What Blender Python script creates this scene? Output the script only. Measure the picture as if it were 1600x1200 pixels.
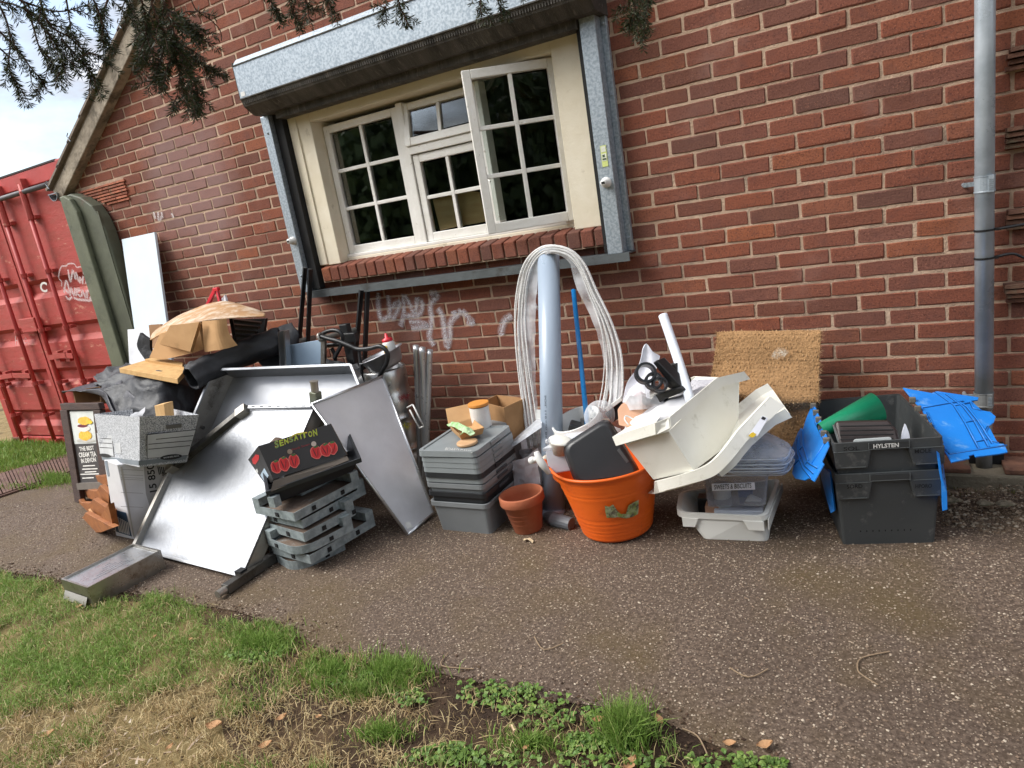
import bpy, bmesh, math, random
import numpy as np
from mathutils import Vector, Matrix, noise
random.seed(7); np.random.seed(7)
sc = bpy.context.scene
COL = sc.collection
for _o in list(bpy.data.objects): bpy.data.objects.remove(_o)

# ---------------------------------------------------------------- camera (solved from the brick courses of the wall)
CR = [Vector((0.8733, 0.4598, -0.1606)), Vector((-0.0250, -0.2870, -0.9576)), Vector((-0.4864, 0.8403, -0.2393))]
CP = Vector((0.018, -3.469, 1.477)); FPX = 1072.0
cam = bpy.data.cameras.new('camera'); cam.sensor_width = 36; cam.lens = FPX / 1600 * 36
cam.clip_start = 0.05; cam.clip_end = 500
co = bpy.data.objects.new('camera', cam); COL.objects.link(co)
_r, _u = CR[0].normalized(), -CR[1]
_b = -CR[2].normalized(); _u = _b.cross(_r).normalized(); _r = _u.cross(_b)
co.matrix_world = Matrix((( _r.x, _u.x, _b.x, CP.x), (_r.y, _u.y, _b.y, CP.y), (_r.z, _u.z, _b.z, CP.z), (0, 0, 0, 1)))
sc.camera = co
# ---------------------------------------------------------------- sky, sun, exposure
SUN_EL, SUN_AZ = math.radians(46), math.radians(236)     # compass angle, clockwise from +Y
w = bpy.data.worlds.new('World'); sc.world = w; w.use_nodes = True
nt = w.node_tree; N = nt.nodes; L = nt.links
bg = N['Background']; bg.inputs['Strength'].default_value = 0.1
sky = N.new('ShaderNodeTexSky'); sky.sky_type = 'NISHITA'; sky.sun_disc = False
sky.sun_elevation = SUN_EL; sky.sun_rotation = SUN_AZ; sky.air_density = 1.2; sky.dust_density = 1.5
tc = N.new('ShaderNodeTexCoord')
mp = N.new('ShaderNodeMapping'); mp.inputs['Scale'].default_value = (1, 1, 2.2); mp.inputs['Location'].default_value = (-1.02, .96, -5.76)
n1 = N.new('ShaderNodeTexNoise'); n1.inputs['Scale'].default_value = 2.6; n1.inputs['Detail'].default_value = 8; n1.inputs['Roughness'].default_value = .55
r1 = N.new('ShaderNodeValToRGB'); r1.color_ramp.elements[0].position = .33; r1.color_ramp.elements[1].position = .47
n2 = N.new('ShaderNodeTexNoise'); n2.inputs['Scale'].default_value = 2.6; n2.inputs['Detail'].default_value = 7
r2 = N.new('ShaderNodeValToRGB')
r2.color_ramp.elements[0].position = .46; r2.color_ramp.elements[0].color = (2.35, 2.5, 2.85, 1)
r2.color_ramp.elements[1].position = .68; r2.color_ramp.elements[1].color = (9.2, 9.3, 9.6, 1)
mx = N.new('ShaderNodeMix'); mx.data_type = 'RGBA'
L.new(tc.outputs['Generated'], mp.inputs['Vector']); L.new(mp.outputs[0], n1.inputs['Vector']); L.new(mp.outputs[0], n2.inputs['Vector'])
L.new(n1.outputs['Fac'], r1.inputs[0]); L.new(n2.outputs['Fac'], r2.inputs[0])
L.new(r1.outputs[0], mx.inputs[0]); L.new(sky.outputs[0], mx.inputs[6]); L.new(r2.outputs[0], mx.inputs[7])
L.new(mx.outputs[2], bg.inputs['Color'])
sd = bpy.data.lights.new('sun', 'SUN'); sd.energy = 1.5; sd.angle = math.radians(36); sd.color = (1, .965, .91)
so = bpy.data.objects.new('sun', sd); COL.objects.link(so); so.location = (-4, -6, 8)
_sdir = Vector((math.sin(SUN_AZ) * math.cos(SUN_EL), math.cos(SUN_AZ) * math.cos(SUN_EL), math.sin(SUN_EL)))
so.rotation_euler = _sdir.to_track_quat('Z', 'Y').to_euler()
vs = sc.view_settings; vs.view_transform = 'Standard'; vs.look = 'None'; vs.gamma = 1; vs.use_curve_mapping = False; vs.exposure = 1.65
sc.cycles.max_bounces = 6; sc.cycles.diffuse_bounces = 3; sc.cycles.glossy_bounces = 3; sc.cycles.transparent_max_bounces = 16
sc.cycles.transmission_bounces = 5; sc.cycles.caustics_reflective = False; sc.cycles.caustics_refractive = False
try: sc.cycles.use_denoising = True
except Exception: pass

# ---------------------------------------------------------------- helpers
def ray(px, py): return CR[0] * ((px - 800) / FPX) + CR[1] * ((py - 600) / FPX) + CR[2]
def G(px, py, z=0.0):                       # point of the ground (or of a level) seen at a pixel
    d = ray(px, py); return CP + d * ((z - CP.z) / d.z)
def V(px, py, Y=0.0):                       # point of an upright plane parallel to the wall
    d = ray(px, py); return CP + d * ((Y - CP.y) / d.y)
def PL(px, py, p0, n):
    d = ray(px, py); return CP + d * ((p0 - CP).dot(n) / d.dot(n))
def toP(X):
    c = Vector(X) - CP; z = c.dot(CR[2])
    if z < .05: return (-9999, -9999)
    return (800 + FPX * c.dot(CR[0]) / z, 600 + FPX * c.dot(CR[1]) / z)
def nrm(a, b, c): return (b - a).cross(c - a).normalized()
def fr(o, ux, up):                          # frame: x along ux, z close to up
    x = ux.normalized(); y = up.cross(x).normalized(); z = x.cross(y)
    return Matrix(((x.x, y.x, z.x, o.x), (x.y, y.y, z.y, o.y), (x.z, y.z, z.z, o.z), (0, 0, 0, 1)))
Z = Vector((0, 0, 1))
def lin(c): c = c / 255.; return c / 12.92 if c <= .04045 else ((c + .055) / 1.055) ** 2.4
def S(r, g, b): return (lin(r), lin(g), lin(b))

WL = {}
class MB:
    def __init__(s): s.v = []; s.f = []; s.uv = []
    def add(s, vs, fs):
        n = len(s.v); s.v += [Vector(q) for q in vs]; s.f += [tuple(i + n for i in q) for q in fs]; return s
    def box(s, x0, x1, y0, y1, z0, z1, M=None):
        vs = [Vector((x, y, z)) for z in (z0, z1) for x, y in ((x0, y0), (x1, y0), (x1, y1), (x0, y1))]
        if M: vs = [M @ q for q in vs]
        return s.hexa(vs)
    def hexa(s, vs):
        return s.add(vs, [(3, 2, 1, 0), (4, 5, 6, 7), (0, 1, 5, 4), (1, 2, 6, 5), (2, 3, 7, 6), (3, 0, 4, 7)])
    def prism(s, poly, vec):
        n = len(poly); a = [Vector(q) for q in poly]; b = [q + vec for q in a]
        return s.add(a + b, [tuple(range(n))[::-1], tuple(range(n, 2 * n))] + [(i, (i + 1) % n, n + (i + 1) % n, n + i) for i in range(n)])
    def bar(s, a, b, w, h, up=Z, off=0):
        M = fr(Vector(a), Vector(b) - Vector(a), up); l = (Vector(b) - Vector(a)).length
        return s.box(0, l, -w / 2, w / 2, -h / 2, h / 2, M)
    def tube(s, pts, r, n=8, cap=True):
        pts = [Vector(q) for q in pts]; m = len(pts); R = r if isinstance(r, (list, tuple)) else [r] * m
        t0 = (pts[1] - pts[0]).normalized(); up = Vector((0, 0, 1)) if abs(t0.z) < .9 else Vector((0, 1, 0))
        x = up.cross(t0).normalized(); vs = []
        for i, p in enumerate(pts):
            t = (pts[min(i + 1, m - 1)] - pts[max(i - 1, 0)]).normalized()
            x = (x - t * x.dot(t)).normalized(); y = t.cross(x)
            vs += [p + (x * math.cos(2 * math.pi * k / n) + y * math.sin(2 * math.pi * k / n)) * R[i] for k in range(n)]
        fs = [(i * n + k, i * n + (k + 1) % n, (i + 1) * n + (k + 1) % n, (i + 1) * n + k) for i in range(m - 1) for k in range(n)]
        if cap: fs += [tuple(range(n))[::-1], tuple(range((m - 1) * n, m * n))]
        return s.add(vs, fs)
    def lathe(s, prof, n=28, M=None, mod=None):
        m = len(prof); vs = []
        for i, (r, z) in enumerate(prof):
            for k in range(n):
                a = 2 * math.pi * k / n; q = Vector((r * math.cos(a), r * math.sin(a), z))
                if mod: q = mod(q, a, i)
                vs.append(M @ q if M else q)
        fs = [(i * n + k, i * n + (k + 1) % n, (i + 1) * n + (k + 1) % n, (i + 1) * n + k) for i in range(m - 1) for k in range(n)]
        return s.add(vs, fs)
    def disc(s, r, z, n=28, M=None):
        vs = [Vector((r * math.cos(2 * math.pi * k / n), r * math.sin(2 * math.pi * k / n), z)) for k in range(n)]
        return s.add([M @ q for q in vs] if M else vs, [tuple(range(n))])
    def sheet(s, g):
        h = len(g); w_ = len(g[0])
        return s.add([q for row in g for q in row], [(i * w_ + j, i * w_ + j + 1, (i + 1) * w_ + j + 1, (i + 1) * w_ + j) for i in range(h - 1) for j in range(w_ - 1)])
    def loops(s, lp, close0=False, close1=False):       # skin between rings of equal length
        n = len(lp[0]); vs = [q for l in lp for q in l]; m = len(lp)
        fs = [(i * n + k, i * n + (k + 1) % n, (i + 1) * n + (k + 1) % n, (i + 1) * n + k) for i in range(m - 1) for k in range(n)]
        if close0: fs.append(tuple(range(n))[::-1])
        if close1: fs.append(tuple(range((m - 1) * n, m * n)))
        return s.add(vs, fs)
    def obj(s, name, mat, parent=None, bevel=0, smooth=False, solid=0, sub=0, label=None, kind=None, recalc=True, seg=2):
        me = bpy.data.meshes.new(name)
        base = WL.get(parent.name) if parent else None
        if parent is None:
            xs = [q.x for q in s.v]; ys = [q.y for q in s.v]; zs = [q.z for q in s.v]
            base = Vector(((min(xs) + max(xs)) / 2, (min(ys) + max(ys)) / 2, min(zs)))
        me.from_pydata([tuple(q - base) for q in s.v], [], s.f)
        if recalc:
            bm = bmesh.new(); bm.from_mesh(me); bmesh.ops.recalc_face_normals(bm, faces=bm.faces); bm.to_mesh(me); bm.free()
        if s.uv:
            u = me.uv_layers.new(name='UVMap'); k = 0
            for p in me.polygons:
                for li in p.loop_indices: u.data[li].uv = s.uv[me.loops[li].vertex_index]
        o = bpy.data.objects.new(name, me); COL.objects.link(o)
        if mat: me.materials.append(mat)
        if parent: o.parent = parent
        else: o.location = base
        WL[o.name] = base.copy()
        if smooth:
            for p in me.polygons: p.use_smooth = True
        if solid:
            md = o.modifiers.new('thick', 'SOLIDIFY'); md.thickness = solid; md.offset = 0
        if sub:
            md = o.modifiers.new('sub', 'SUBSURF'); md.levels = sub; md.render_levels = sub
        if bevel:
            md = o.modifiers.new('bevel', 'BEVEL'); md.width = bevel; md.segments = seg; md.limit_method = 'ANGLE'; md.angle_limit = math.radians(40)
        if label: o['label'] = label
        if kind: o['kind'] = kind
        return o
def tag(o, label, cat, group=None):
    o['label'] = label; o['category'] = cat
    if group: o['group'] = group
    return o
def thing(name, loc, label, cat, group=None):
    o = bpy.data.objects.new(name, None); COL.objects.link(o); o.location = loc; o.empty_display_size = .1
    WL[o.name] = Vector(loc); return tag(o, label, cat, group)
def copy_tree(o, off, label=None, parent=None):
    c = o.copy(); COL.objects.link(c)
    if parent: c.parent = parent
    else: c.location = Vector(o.location) + Vector(off)
    if label: c['label'] = label
    WL[c.name] = WL[o.name] + Vector(off)
    for ch in list(o.children): copy_tree(ch, off, None, c)
    return c
def rrect(w_, d, r, n=4, z=0.0):
    out = []
    for cx, cy, a0 in ((w_ / 2 - r, d / 2 - r, 0), (-w_ / 2 + r, d / 2 - r, 90), (-w_ / 2 + r, -d / 2 + r, 180), (w_ / 2 - r, -d / 2 + r, 270)):
        for k in range(n + 1):
            a = math.radians(a0 + 90 * k / n); out.append(Vector((cx + r * math.cos(a), cy + r * math.sin(a), z)))
    return out
def inset(loop, d):
    c = sum(loop, Vector()) / len(loop); return [q + (c - q).normalized() * d for q in loop]
def open_box(mb, B, T, th):                 # tapered open box from bottom and top loops
    Bi = [q + (sum(T, Vector()) / len(T) - sum(B, Vector()) / len(B)).normalized() * th for q in inset(B, th * 1.4)]
    Ti = inset(T, th * 1.4)
    return mb.loops([B, T, Ti, Bi], True, True)
def band(mb, T, dn, h, out, th=.003):       # rim hanging outside the top loop
    To = inset(T, -out); Tob = [q + dn * h for q in To]
    up = -dn * .002
    return mb.loops([[q + up for q in T], [q + up for q in To], Tob, [q + dn * h for q in inset(To, th)], [q + dn * th for q in inset(To, th)], [q + dn * th for q in T]])
def curve_pts(pts, n=8):                    # Catmull-Rom through 3-D points
    P = [Vector(q) for q in pts]; out = []
    for i in range(len(P) - 1):
        a, b, c, d = P[max(i - 1, 0)], P[i], P[i + 1], P[min(i + 2, len(P) - 1)]
        for k in range(n):
            t = k / n; out.append(.5 * ((2 * b) + (c - a) * t + (2 * a - 5 * b + 4 * c - d) * t * t + (3 * b - a - 3 * c + d) * t ** 3))
    return out + [P[-1]]
def drape(rows, n=5, amp=.0, fs=9.0, seed=0):   # smooth sheet through rows of 3-D points, with wrinkles
    rr = [curve_pts(r, n) for r in rows]
    cols = [curve_pts([r[j] for r in rr], n) for j in range(len(rr[0]))]
    g = [[cols[j][i] for j in range(len(cols))] for i in range(len(cols[0]))]
    if amp:
        g = [[q + Vector(noise.noise_vector(q * fs + Vector((seed, 0, 0)))) * amp + Vector(noise.noise_vector(q * fs * 2.7 + Vector((0, seed, 0)))) * amp * .4 for q in row] for row in g]
    return g
def VV(l): return [V(*q) for q in l]

# ---------------------------------------------------------------- materials
def mat_base(name):
    m = bpy.data.materials.new(name); m.use_nodes = True; return m, m.node_tree.nodes, m.node_tree.links, m.node_tree.nodes['Principled BSDF']
def pm(name, col, rough=.5, metal=0., col2=None, scale=6., lo=.35, hi=.65, detail=6, bump=0., bscale=60., dirt=None, dscale=4., dlo=.55, dhi=.7, spec=.5, rvar=.12, trans=0., alpha=1., rnd=None, coord='Object', stretch=(1, 1, 1)):
    m, N, L, B = mat_base(name)
    tc = N.new('ShaderNodeTexCoord'); mpg = N.new('ShaderNodeMapping'); mpg.inputs['Scale'].default_value = stretch
    L.new(tc.outputs[coord], mpg.inputs['Vector']); vec = mpg.outputs[0]
    def noi(s, d=6, r=.6):
        n = N.new('ShaderNodeTexNoise'); n.inputs['Scale'].default_value = s; n.inputs['Detail'].default_value = d; n.inputs['Roughness'].default_value = r
        L.new(vec, n.inputs['Vector']); return n.outputs['Fac']
    def ramp(f, lo, hi):
        n = N.new('ShaderNodeMapRange'); n.inputs[1].default_value = lo; n.inputs[2].default_value = hi; L.new(f, n.inputs[0]); return n.outputs[0]
    def mix(f, a, b):
        n = N.new('ShaderNodeMix'); n.data_type = 'RGBA'
        if hasattr(f, 'links') or not isinstance(f, float): L.new(f, n.inputs[0])
        else: n.inputs[0].default_value = f
        for k, c in ((6, a), (7, b)):
            if isinstance(c, tuple): n.inputs[k].default_value = (*c[:3], 1)
            else: L.new(c, n.inputs[k])
        return n.outputs[2]
    if col2 is None: col2 = tuple(c * .78 for c in col)
    f1 = ramp(noi(scale, detail), lo, hi)
    c = mix(f1, tuple(col), tuple(col2))
    if rnd:
        oi = N.new('ShaderNodeObjectInfo') if rnd == 'object' else N.new('ShaderNodeNewGeometry')
        hs = N.new('ShaderNodeHueSaturation'); mr = N.new('ShaderNodeMapRange'); mr.inputs[3].default_value = .7; mr.inputs[4].default_value = 1.3
        L.new(oi.outputs['Random' if rnd == 'object' else 'Random Per Island'], mr.inputs[0]); L.new(mr.outputs[0], hs.inputs['Value']); L.new(c, hs.inputs['Color']); c = hs.outputs[0]
    if dirt:
        c = mix(ramp(noi(dscale, 8, .7), dlo, dhi), c, tuple(dirt))
    L.new(c, B.inputs['Base Color'])
    rr = N.new('ShaderNodeMapRange'); rr.inputs[3].default_value = max(.02, rough - rvar); rr.inputs[4].default_value = min(1, rough + rvar)
    L.new(noi(scale * 3.1, 5), rr.inputs[0]); L.new(rr.outputs[0], B.inputs['Roughness'])
    B.inputs['Metallic'].default_value = metal; B.inputs['Specular IOR Level'].default_value = spec
    B.inputs['Transmission Weight'].default_value = trans; B.inputs['Alpha'].default_value = alpha
    if bump:
        b = N.new('ShaderNodeBump'); b.inputs['Strength'].default_value = min(1, bump * 8 + .15); b.inputs['Distance'].default_value = bump * .02
        L.new(noi(bscale, 6, .65), b.inputs['Height']); L.new(b.outputs[0], B.inputs['Normal'])
    return m
def clear_mat(name, col, a=.35, rough=.15, streak=0.0, sscale=30, stretch=(1, 1, 1)):   # thin clear plastic: glossy film over see-through
    m, N, L, B = mat_base(name); out = N['Material Output']
    B.inputs['Base Color'].default_value = (*col, 1); B.inputs['Roughness'].default_value = rough
    t = N.new('ShaderNodeBsdfTransparent'); t.inputs[0].default_value = (*[min(1, .82 + .15 * c) for c in col], 1)
    mx = N.new('ShaderNodeMixShader'); lw = N.new('ShaderNodeLayerWeight'); lw.inputs[0].default_value = .35
    mr = N.new('ShaderNodeMapRange'); mr.inputs[3].default_value = a; mr.inputs[4].default_value = min(1, a + .55)
    L.new(lw.outputs['Facing'], mr.inputs[0]); src = mr.outputs[0]
    if streak:
        tc = N.new('ShaderNodeTexCoord'); mp_ = N.new('ShaderNodeMapping'); mp_.inputs['Scale'].default_value = stretch
        n = N.new('ShaderNodeTexNoise'); n.inputs['Scale'].default_value = sscale; n.inputs['Detail'].default_value = 4
        L.new(tc.outputs['Object'], mp_.inputs[0]); L.new(mp_.outputs[0], n.inputs['Vector'])
        m2 = N.new('ShaderNodeMapRange'); m2.inputs[1].default_value = .42; m2.inputs[2].default_value = .62; m2.inputs[4].default_value = streak; L.new(n.outputs[0], m2.inputs[0])
        ad = N.new('ShaderNodeMath'); ad.operation = 'ADD'; ad.use_clamp = True; L.new(src, ad.inputs[0]); L.new(m2.outputs[0], ad.inputs[1]); src = ad.outputs[0]
    L.new(src, mx.inputs[0]); L.new(t.outputs[0], mx.inputs[1]); L.new(B.outputs[0], mx.inputs[2]); L.new(mx.outputs[0], out.inputs[0])
    return m
def spray_mat(name, col, hard=.25):         # paint mark with soft broken edges; v across the stroke
    m, N, L, B = mat_base(name); out = N['Material Output']; B.inputs['Base Color'].default_value = (*col, 1); B.inputs['Roughness'].default_value = .7
    uv = N.new('ShaderNodeUVMap'); sp = N.new('ShaderNodeSeparateXYZ'); L.new(uv.outputs[0], sp.inputs[0])
    a = N.new('ShaderNodeMath'); a.operation = 'SUBTRACT'; a.inputs[1].default_value = .5; L.new(sp.outputs['Y'], a.inputs[0])
    b = N.new('ShaderNodeMath'); b.operation = 'ABSOLUTE'; L.new(a.outputs[0], b.inputs[0])
    mr = N.new('ShaderNodeMapRange'); mr.inputs[1].default_value = .5; mr.inputs[2].default_value = hard; L.new(b.outputs[0], mr.inputs[0])
    n = N.new('ShaderNodeTexNoise'); n.inputs['Scale'].default_value = 180; n.inputs['Detail'].default_value = 3
    tc = N.new('ShaderNodeTexCoord'); L.new(tc.outputs['Object'], n.inputs['Vector'])
    m2 = N.new('ShaderNodeMapRange'); m2.inputs[1].default_value = .33; m2.inputs[2].default_value = .62; L.new(n.outputs[0], m2.inputs[0])
    mu = N.new('ShaderNodeMath'); mu.operation = 'MULTIPLY'; mu.use_clamp = True; L.new(mr.outputs[0], mu.inputs[0]); L.new(m2.outputs[0], mu.inputs[1])
    L.new(mu.outputs[0], B.inputs['Alpha']); return m
def ribbon(mb, pts, wd, nrmv):
    pts = [Vector(q) for q in pts]; n0 = len(mb.v)
    for i, p in enumerate(pts):
        t = (pts[min(i + 1, len(pts) - 1)] - pts[max(i - 1, 0)]).normalized(); s_ = t.cross(nrmv).normalized() * wd / 2
        mb.v += [p - s_, p + s_]; u = i / max(1, len(pts) - 1); mb.uv += [(u, 0), (u, 1)]
    mb.f += [(n0 + 2 * i, n0 + 2 * i + 1, n0 + 2 * i + 3, n0 + 2 * i + 2) for i in range(len(pts) - 1)]
_fc = {}
def text_geo(t, bold=0.0):
    if (t, bold) not in _fc:
        c = bpy.data.curves.new('lettering', 'FONT'); c.body = t; c.offset = bold; c.resolution_u = 3
        o = bpy.data.objects.new('lettering', c); me = bpy.data.meshes.new_from_object(o)
        vs = [Vector(q.co) for q in me.vertices]; fs = [tuple(p.vertices) for p in me.polygons]
        x0 = min(q.x for q in vs); x1 = max(q.x for q in vs); y0 = min(q.y for q in vs); y1 = max(q.y for q in vs)
        _fc[(t, bold)] = ([Vector(((q.x - x0) / (x1 - x0), (q.y - y0) / (y1 - y0), 0)) for q in vs], fs)
        bpy.data.objects.remove(o); bpy.data.meshes.remove(me)
    return _fc[(t, bold)]
def text4(mb, t, bl, br, tl, off=Vector((0, 0, 0)), bold=0.0):     # text stretched over a parallelogram
    vs, fs = text_geo(t, bold); a = Vector(bl); u = Vector(br) - a; v = Vector(tl) - a
    mb.add([a + u * q.x + v * q.y + off for q in vs], fs)
def blob(mb, c, u, v, off, n=14, wob=0.0):
    mb.add([c + off + (u * math.cos(6.2832 * k / n) + v * math.sin(6.2832 * k / n)) * (1 + wob * math.sin(k * 2.4)) for k in range(n)], [tuple(range(n))])
# ================================================================ SETTING
M_path, N_, L_, B_ = mat_base('tarmac')
def _path():
    N, L, B = N_, L_, B_
    tc = N.new('ShaderNodeTexCoord'); v = tc.outputs['Object']
    def noi(s, d=6, r=.6):
        n = N.new('ShaderNodeTexNoise'); n.inputs['Scale'].default_value = s; n.inputs['Detail'].default_value = d; n.inputs['Roughness'].default_value = r; L.new(v, n.inputs['Vector']); return n.outputs['Fac']
    def mr(f, a, b, c=0., d=1.):
        n = N.new('ShaderNodeMapRange'); n.inputs[1].default_value = a; n.inputs[2].default_value = b; n.inputs[3].default_value = c; n.inputs[4].default_value = d; L.new(f, n.inputs[0]); return n.outputs[0]
    def mix(f, a, b):
        n = N.new('ShaderNodeMix'); n.data_type = 'RGBA'; L.new(f, n.inputs[0])
        for k, c in ((6, a), (7, b)):
            if isinstance(c, tuple): n.inputs[k].default_value = (*c, 1)
            else: L.new(c, n.inputs[k])
        return n.outputs[2]
    c = mix(mr(noi(1.3, 5), .35, .65), S(94, 79, 67), S(114, 97, 83))
    c = mix(mr(noi(70, 4, .7), .42, .6), S(70, 56, 45), c)
    vo = N.new('ShaderNodeTexVoronoi'); vo.inputs['Scale'].default_value = 125; vo.inputs['Randomness'].default_value = 1; L.new(v, vo.inputs['Vector'])
    sp = N.new('ShaderNodeSeparateColor'); L.new(vo.outputs['Color'], sp.inputs[0])
    st = N.new('ShaderNodeMath'); st.operation = 'MULTIPLY'; L.new(mr(sp.outputs[0], .62, .95), st.inputs[0]); L.new(mr(vo.outputs['Distance'], .5, .3), st.inputs[1])
    s2 = mix(sp.outputs[1], S(116, 96, 80), S(200, 182, 160))
    c = mix(st.outputs[0], c, s2)
    mo = N.new('ShaderNodeMath'); mo.operation = 'MULTIPLY'; L.new(mr(noi(1.5, 4, .6), .47, .66), mo.inputs[0]); mo.inputs[1].default_value = .65
    c = mix(mo.outputs[0], c, S(88, 72, 40))
    L.new(c, B.inputs['Base Color']); B.inputs['Roughness'].default_value = .88
    ad = N.new('ShaderNodeMath'); ad.operation = 'ADD'; L.new(st.outputs[0], ad.inputs[0]); L.new(noi(140, 4), ad.inputs[1])
    bu = N.new('ShaderNodeBump'); bu.inputs['Strength'].default_value = .8; bu.inputs['Distance'].default_value = .004; L.new(ad.outputs[0], bu.inputs['Height']); L.new(bu.outputs[0], B.inputs['Normal'])
_path()
M_soil = pm('soil', S(72, 56, 44), .95, col2=S(100, 82, 60), scale=5, dirt=S(54, 42, 34), dscale=2.2, dlo=.45, dhi=.6, bump=.6, bscale=45, spec=.2)
M_lawnsoil = pm('lawn_thatch', S(122, 108, 72), .95, col2=S(140, 122, 86), scale=9, dirt=S(78, 64, 46), dscale=3, dlo=.5, dhi=.66, bump=.5, bscale=60, spec=.2)

def flat(name, pts, z, mat):
    mb = MB(); mb.add([(p.x, p.y, z) for p in pts], [tuple(range(len(pts)))]); return mb.obj(name, mat, kind='structure', recalc=False)
big = [Vector((-90, -90, 0)), Vector((90, -90, 0)), Vector((90, 90, 0)), Vector((-90, 90, 0))]
flat('ground', big, -.012, M_lawnsoil)
def edge_wob(pts, amp, step=.06):
    out = []
    for a, b in zip(pts, pts[1:]):
        n = max(1, int((b - a).length / step))
        for k in range(n):
            p = a.lerp(b, k / n); out.append(p + Vector((noise.noise(p * 3.1), noise.noise(p * 3.1 + Vector((9, 0, 0))), 0)) * amp + Vector((noise.noise(p * 11), noise.noise(p * 11 + Vector((5, 0, 0))), 0)) * amp * .5)
    return out + [pts[-1]]
LOW = [G(*q) for q in ((0, 892), (105, 905), (170, 922), (235, 930), (300, 944), (370, 955), (445, 982), (480, 1008), (560, 1030), (650, 1045), (740, 1065), (850, 1092), (950, 1106), (1040, 1126), (1090, 1150), (1150, 1178), (1230, 1210))]
lowp = edge_wob([Vector((-9, -2.3, 0))] + LOW + [Vector((.1, -2.6, 0)), Vector((1.5, -4.2, 0))], .014)
UP = [G(*q) for q in ((112, 752), (60, 764), (0, 772))]
path_pts = lowp + [Vector((6, -4.5, 0)), Vector((6, .3, 0)), Vector((-5.3, .3, 0))] + edge_wob([Vector((-5.35, -.5, 0))] + UP + [Vector((-9, -1.25, 0))], .03)
mb = MB(); bm = bmesh.new(); vsb = [bm.verts.new((p.x, p.y, 0)) for p in path_pts]; fb = bm.faces.new(vsb); bmesh.ops.triangulate(bm, faces=[fb])
bm.verts.index_update()
mb.add([v.co for v in bm.verts], [tuple(v.index for v in f.verts) for f in bm.faces]); bm.free()
mb.obj('path', M_path, kind='structure', recalc=False)
# bare soil band between the tarmac and the grass, a little below the tarmac
mb = MB(); n_ = len(lowp); rows = []
for t in (0, 1):
    row = []
    for i, p in enumerate(lowp):
        px = toP((p.x, p.y, 0))[0]; wd = np.interp(px, [-100, 250, 420, 560, 760, 1000, 1200, 1600], [.02, .03, .12, .5, .75, .6, .5, .5]) + .12 * noise.noise(p * 2.3)
        row.append(Vector((p.x - .05 * t, p.y + .08 if t == 0 else p.y - max(.03, wd), (-.003 if t == 0 else -.0105) - .0015 * noise.noise(p * 4))))
    rows.append(row)
mb.sheet(rows); mb.obj('soil_verge', M_soil, kind='structure', recalc=False)

# ================================================================ BRICK BUILDING
def brick_mat(name, src):
    m, N, L, B = mat_base(name)
    oi = N.new('ShaderNodeObjectInfo') if src == 'object' else N.new('ShaderNodeNewGeometry')
    rp = N.new('ShaderNodeValToRGB'); e = rp.color_ramp.elements
    cs = [(0, S(117, 71, 57)), (.18, S(131, 78, 61)), (.36, S(121, 78, 66)), (.5, S(136, 80, 60)), (.64, S(108, 71, 60)), (.78, S(125, 83, 71)), (.9, S(147, 88, 62)), (1, S(104, 73, 64))]
    e[0].color = (*cs[0][1], 1); e[1].color = (*cs[-1][1], 1)
    for p, c in cs[1:-1]: q = e.new(p); q.color = (*c, 1)
    L.new(oi.outputs['Random' if src == 'object' else 'Random Per Island'], rp.inputs[0])
    ge = N.new('ShaderNodeNewGeometry'); pos = ge.outputs['Position']
    def noi(s, d=5, r=.6):
        n = N.new('ShaderNodeTexNoise'); n.inputs['Scale'].default_value = s; n.inputs['Detail'].default_value = d; n.inputs['Roughness'].default_value = r; L.new(pos, n.inputs['Vector']); return n.outputs['Fac']
    def mr(f, a, b, c=0., d=1.):
        n = N.new('ShaderNodeMapRange'); n.inputs[1].default_value = a; n.inputs[2].default_value = b; n.inputs[3].default_value = c; n.inputs[4].default_value = d; L.new(f, n.inputs[0]); return n.outputs[0]
    def mix(f, a, b):
        n = N.new('ShaderNodeMix'); n.data_type = 'RGBA'; L.new(f, n.inputs[0]); L.new(a, n.inputs[6])
        if isinstance(b, tuple): n.inputs[7].default_value = (*b, 1)
        else: L.new(b, n.inputs[7])
        return n.outputs[2]
    c = mix(mr(noi(130, 3), .52, .66, 0, .8), rp.outputs[0], S(84, 52, 46))
    c = mix(mr(noi(210, 2), .6, .72, 0, .5), c, S(190, 128, 102))
    c = mix(mr(noi(14, 5), .5, .72, 0, .5), c, S(98, 66, 60))
    c = mix(mr(noi(2.1, 5), .56, .7, 0, .35), c, S(150, 118, 108))
    vd = N.new('ShaderNodeVectorMath'); vd.operation = 'DISTANCE'; vd.inputs[1].default_value = (-4.35, 0, 2.02); L.new(pos, vd.inputs[0])
    wa = N.new('ShaderNodeMath'); wa.operation = 'MULTIPLY_ADD'; wa.inputs[1].default_value = .5; L.new(noi(3.2, 4), wa.inputs[0]); L.new(vd.outputs['Value'], wa.inputs[2])
    c = mix(mr(wa.outputs[0], .85, .55, 0, .5), c, S(150, 128, 126))
    L.new(c, B.inputs['Base Color']); B.inputs['Roughness'].default_value = .9; B.inputs['Specular IOR Level'].default_value = .25
    bu = N.new('ShaderNodeBump'); bu.inputs['Strength'].default_value = .7; bu.inputs['Distance'].default_value = .005; L.new(noi(95, 6, .7), bu.inputs['Height']); L.new(bu.outputs[0], B.inputs['Normal'])
    return m
M_brick = brick_mat('brick_single', 'object'); M_brickj = brick_mat('brick_joined', 'island')
M_mortar = pm('mortar', S(204, 177, 153), .95, col2=S(184, 157, 135), scale=9, dirt=S(140, 122, 108), dscale=2.5, dlo=.5, dhi=.68, bump=.5, bscale=120, spec=.2)
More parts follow.
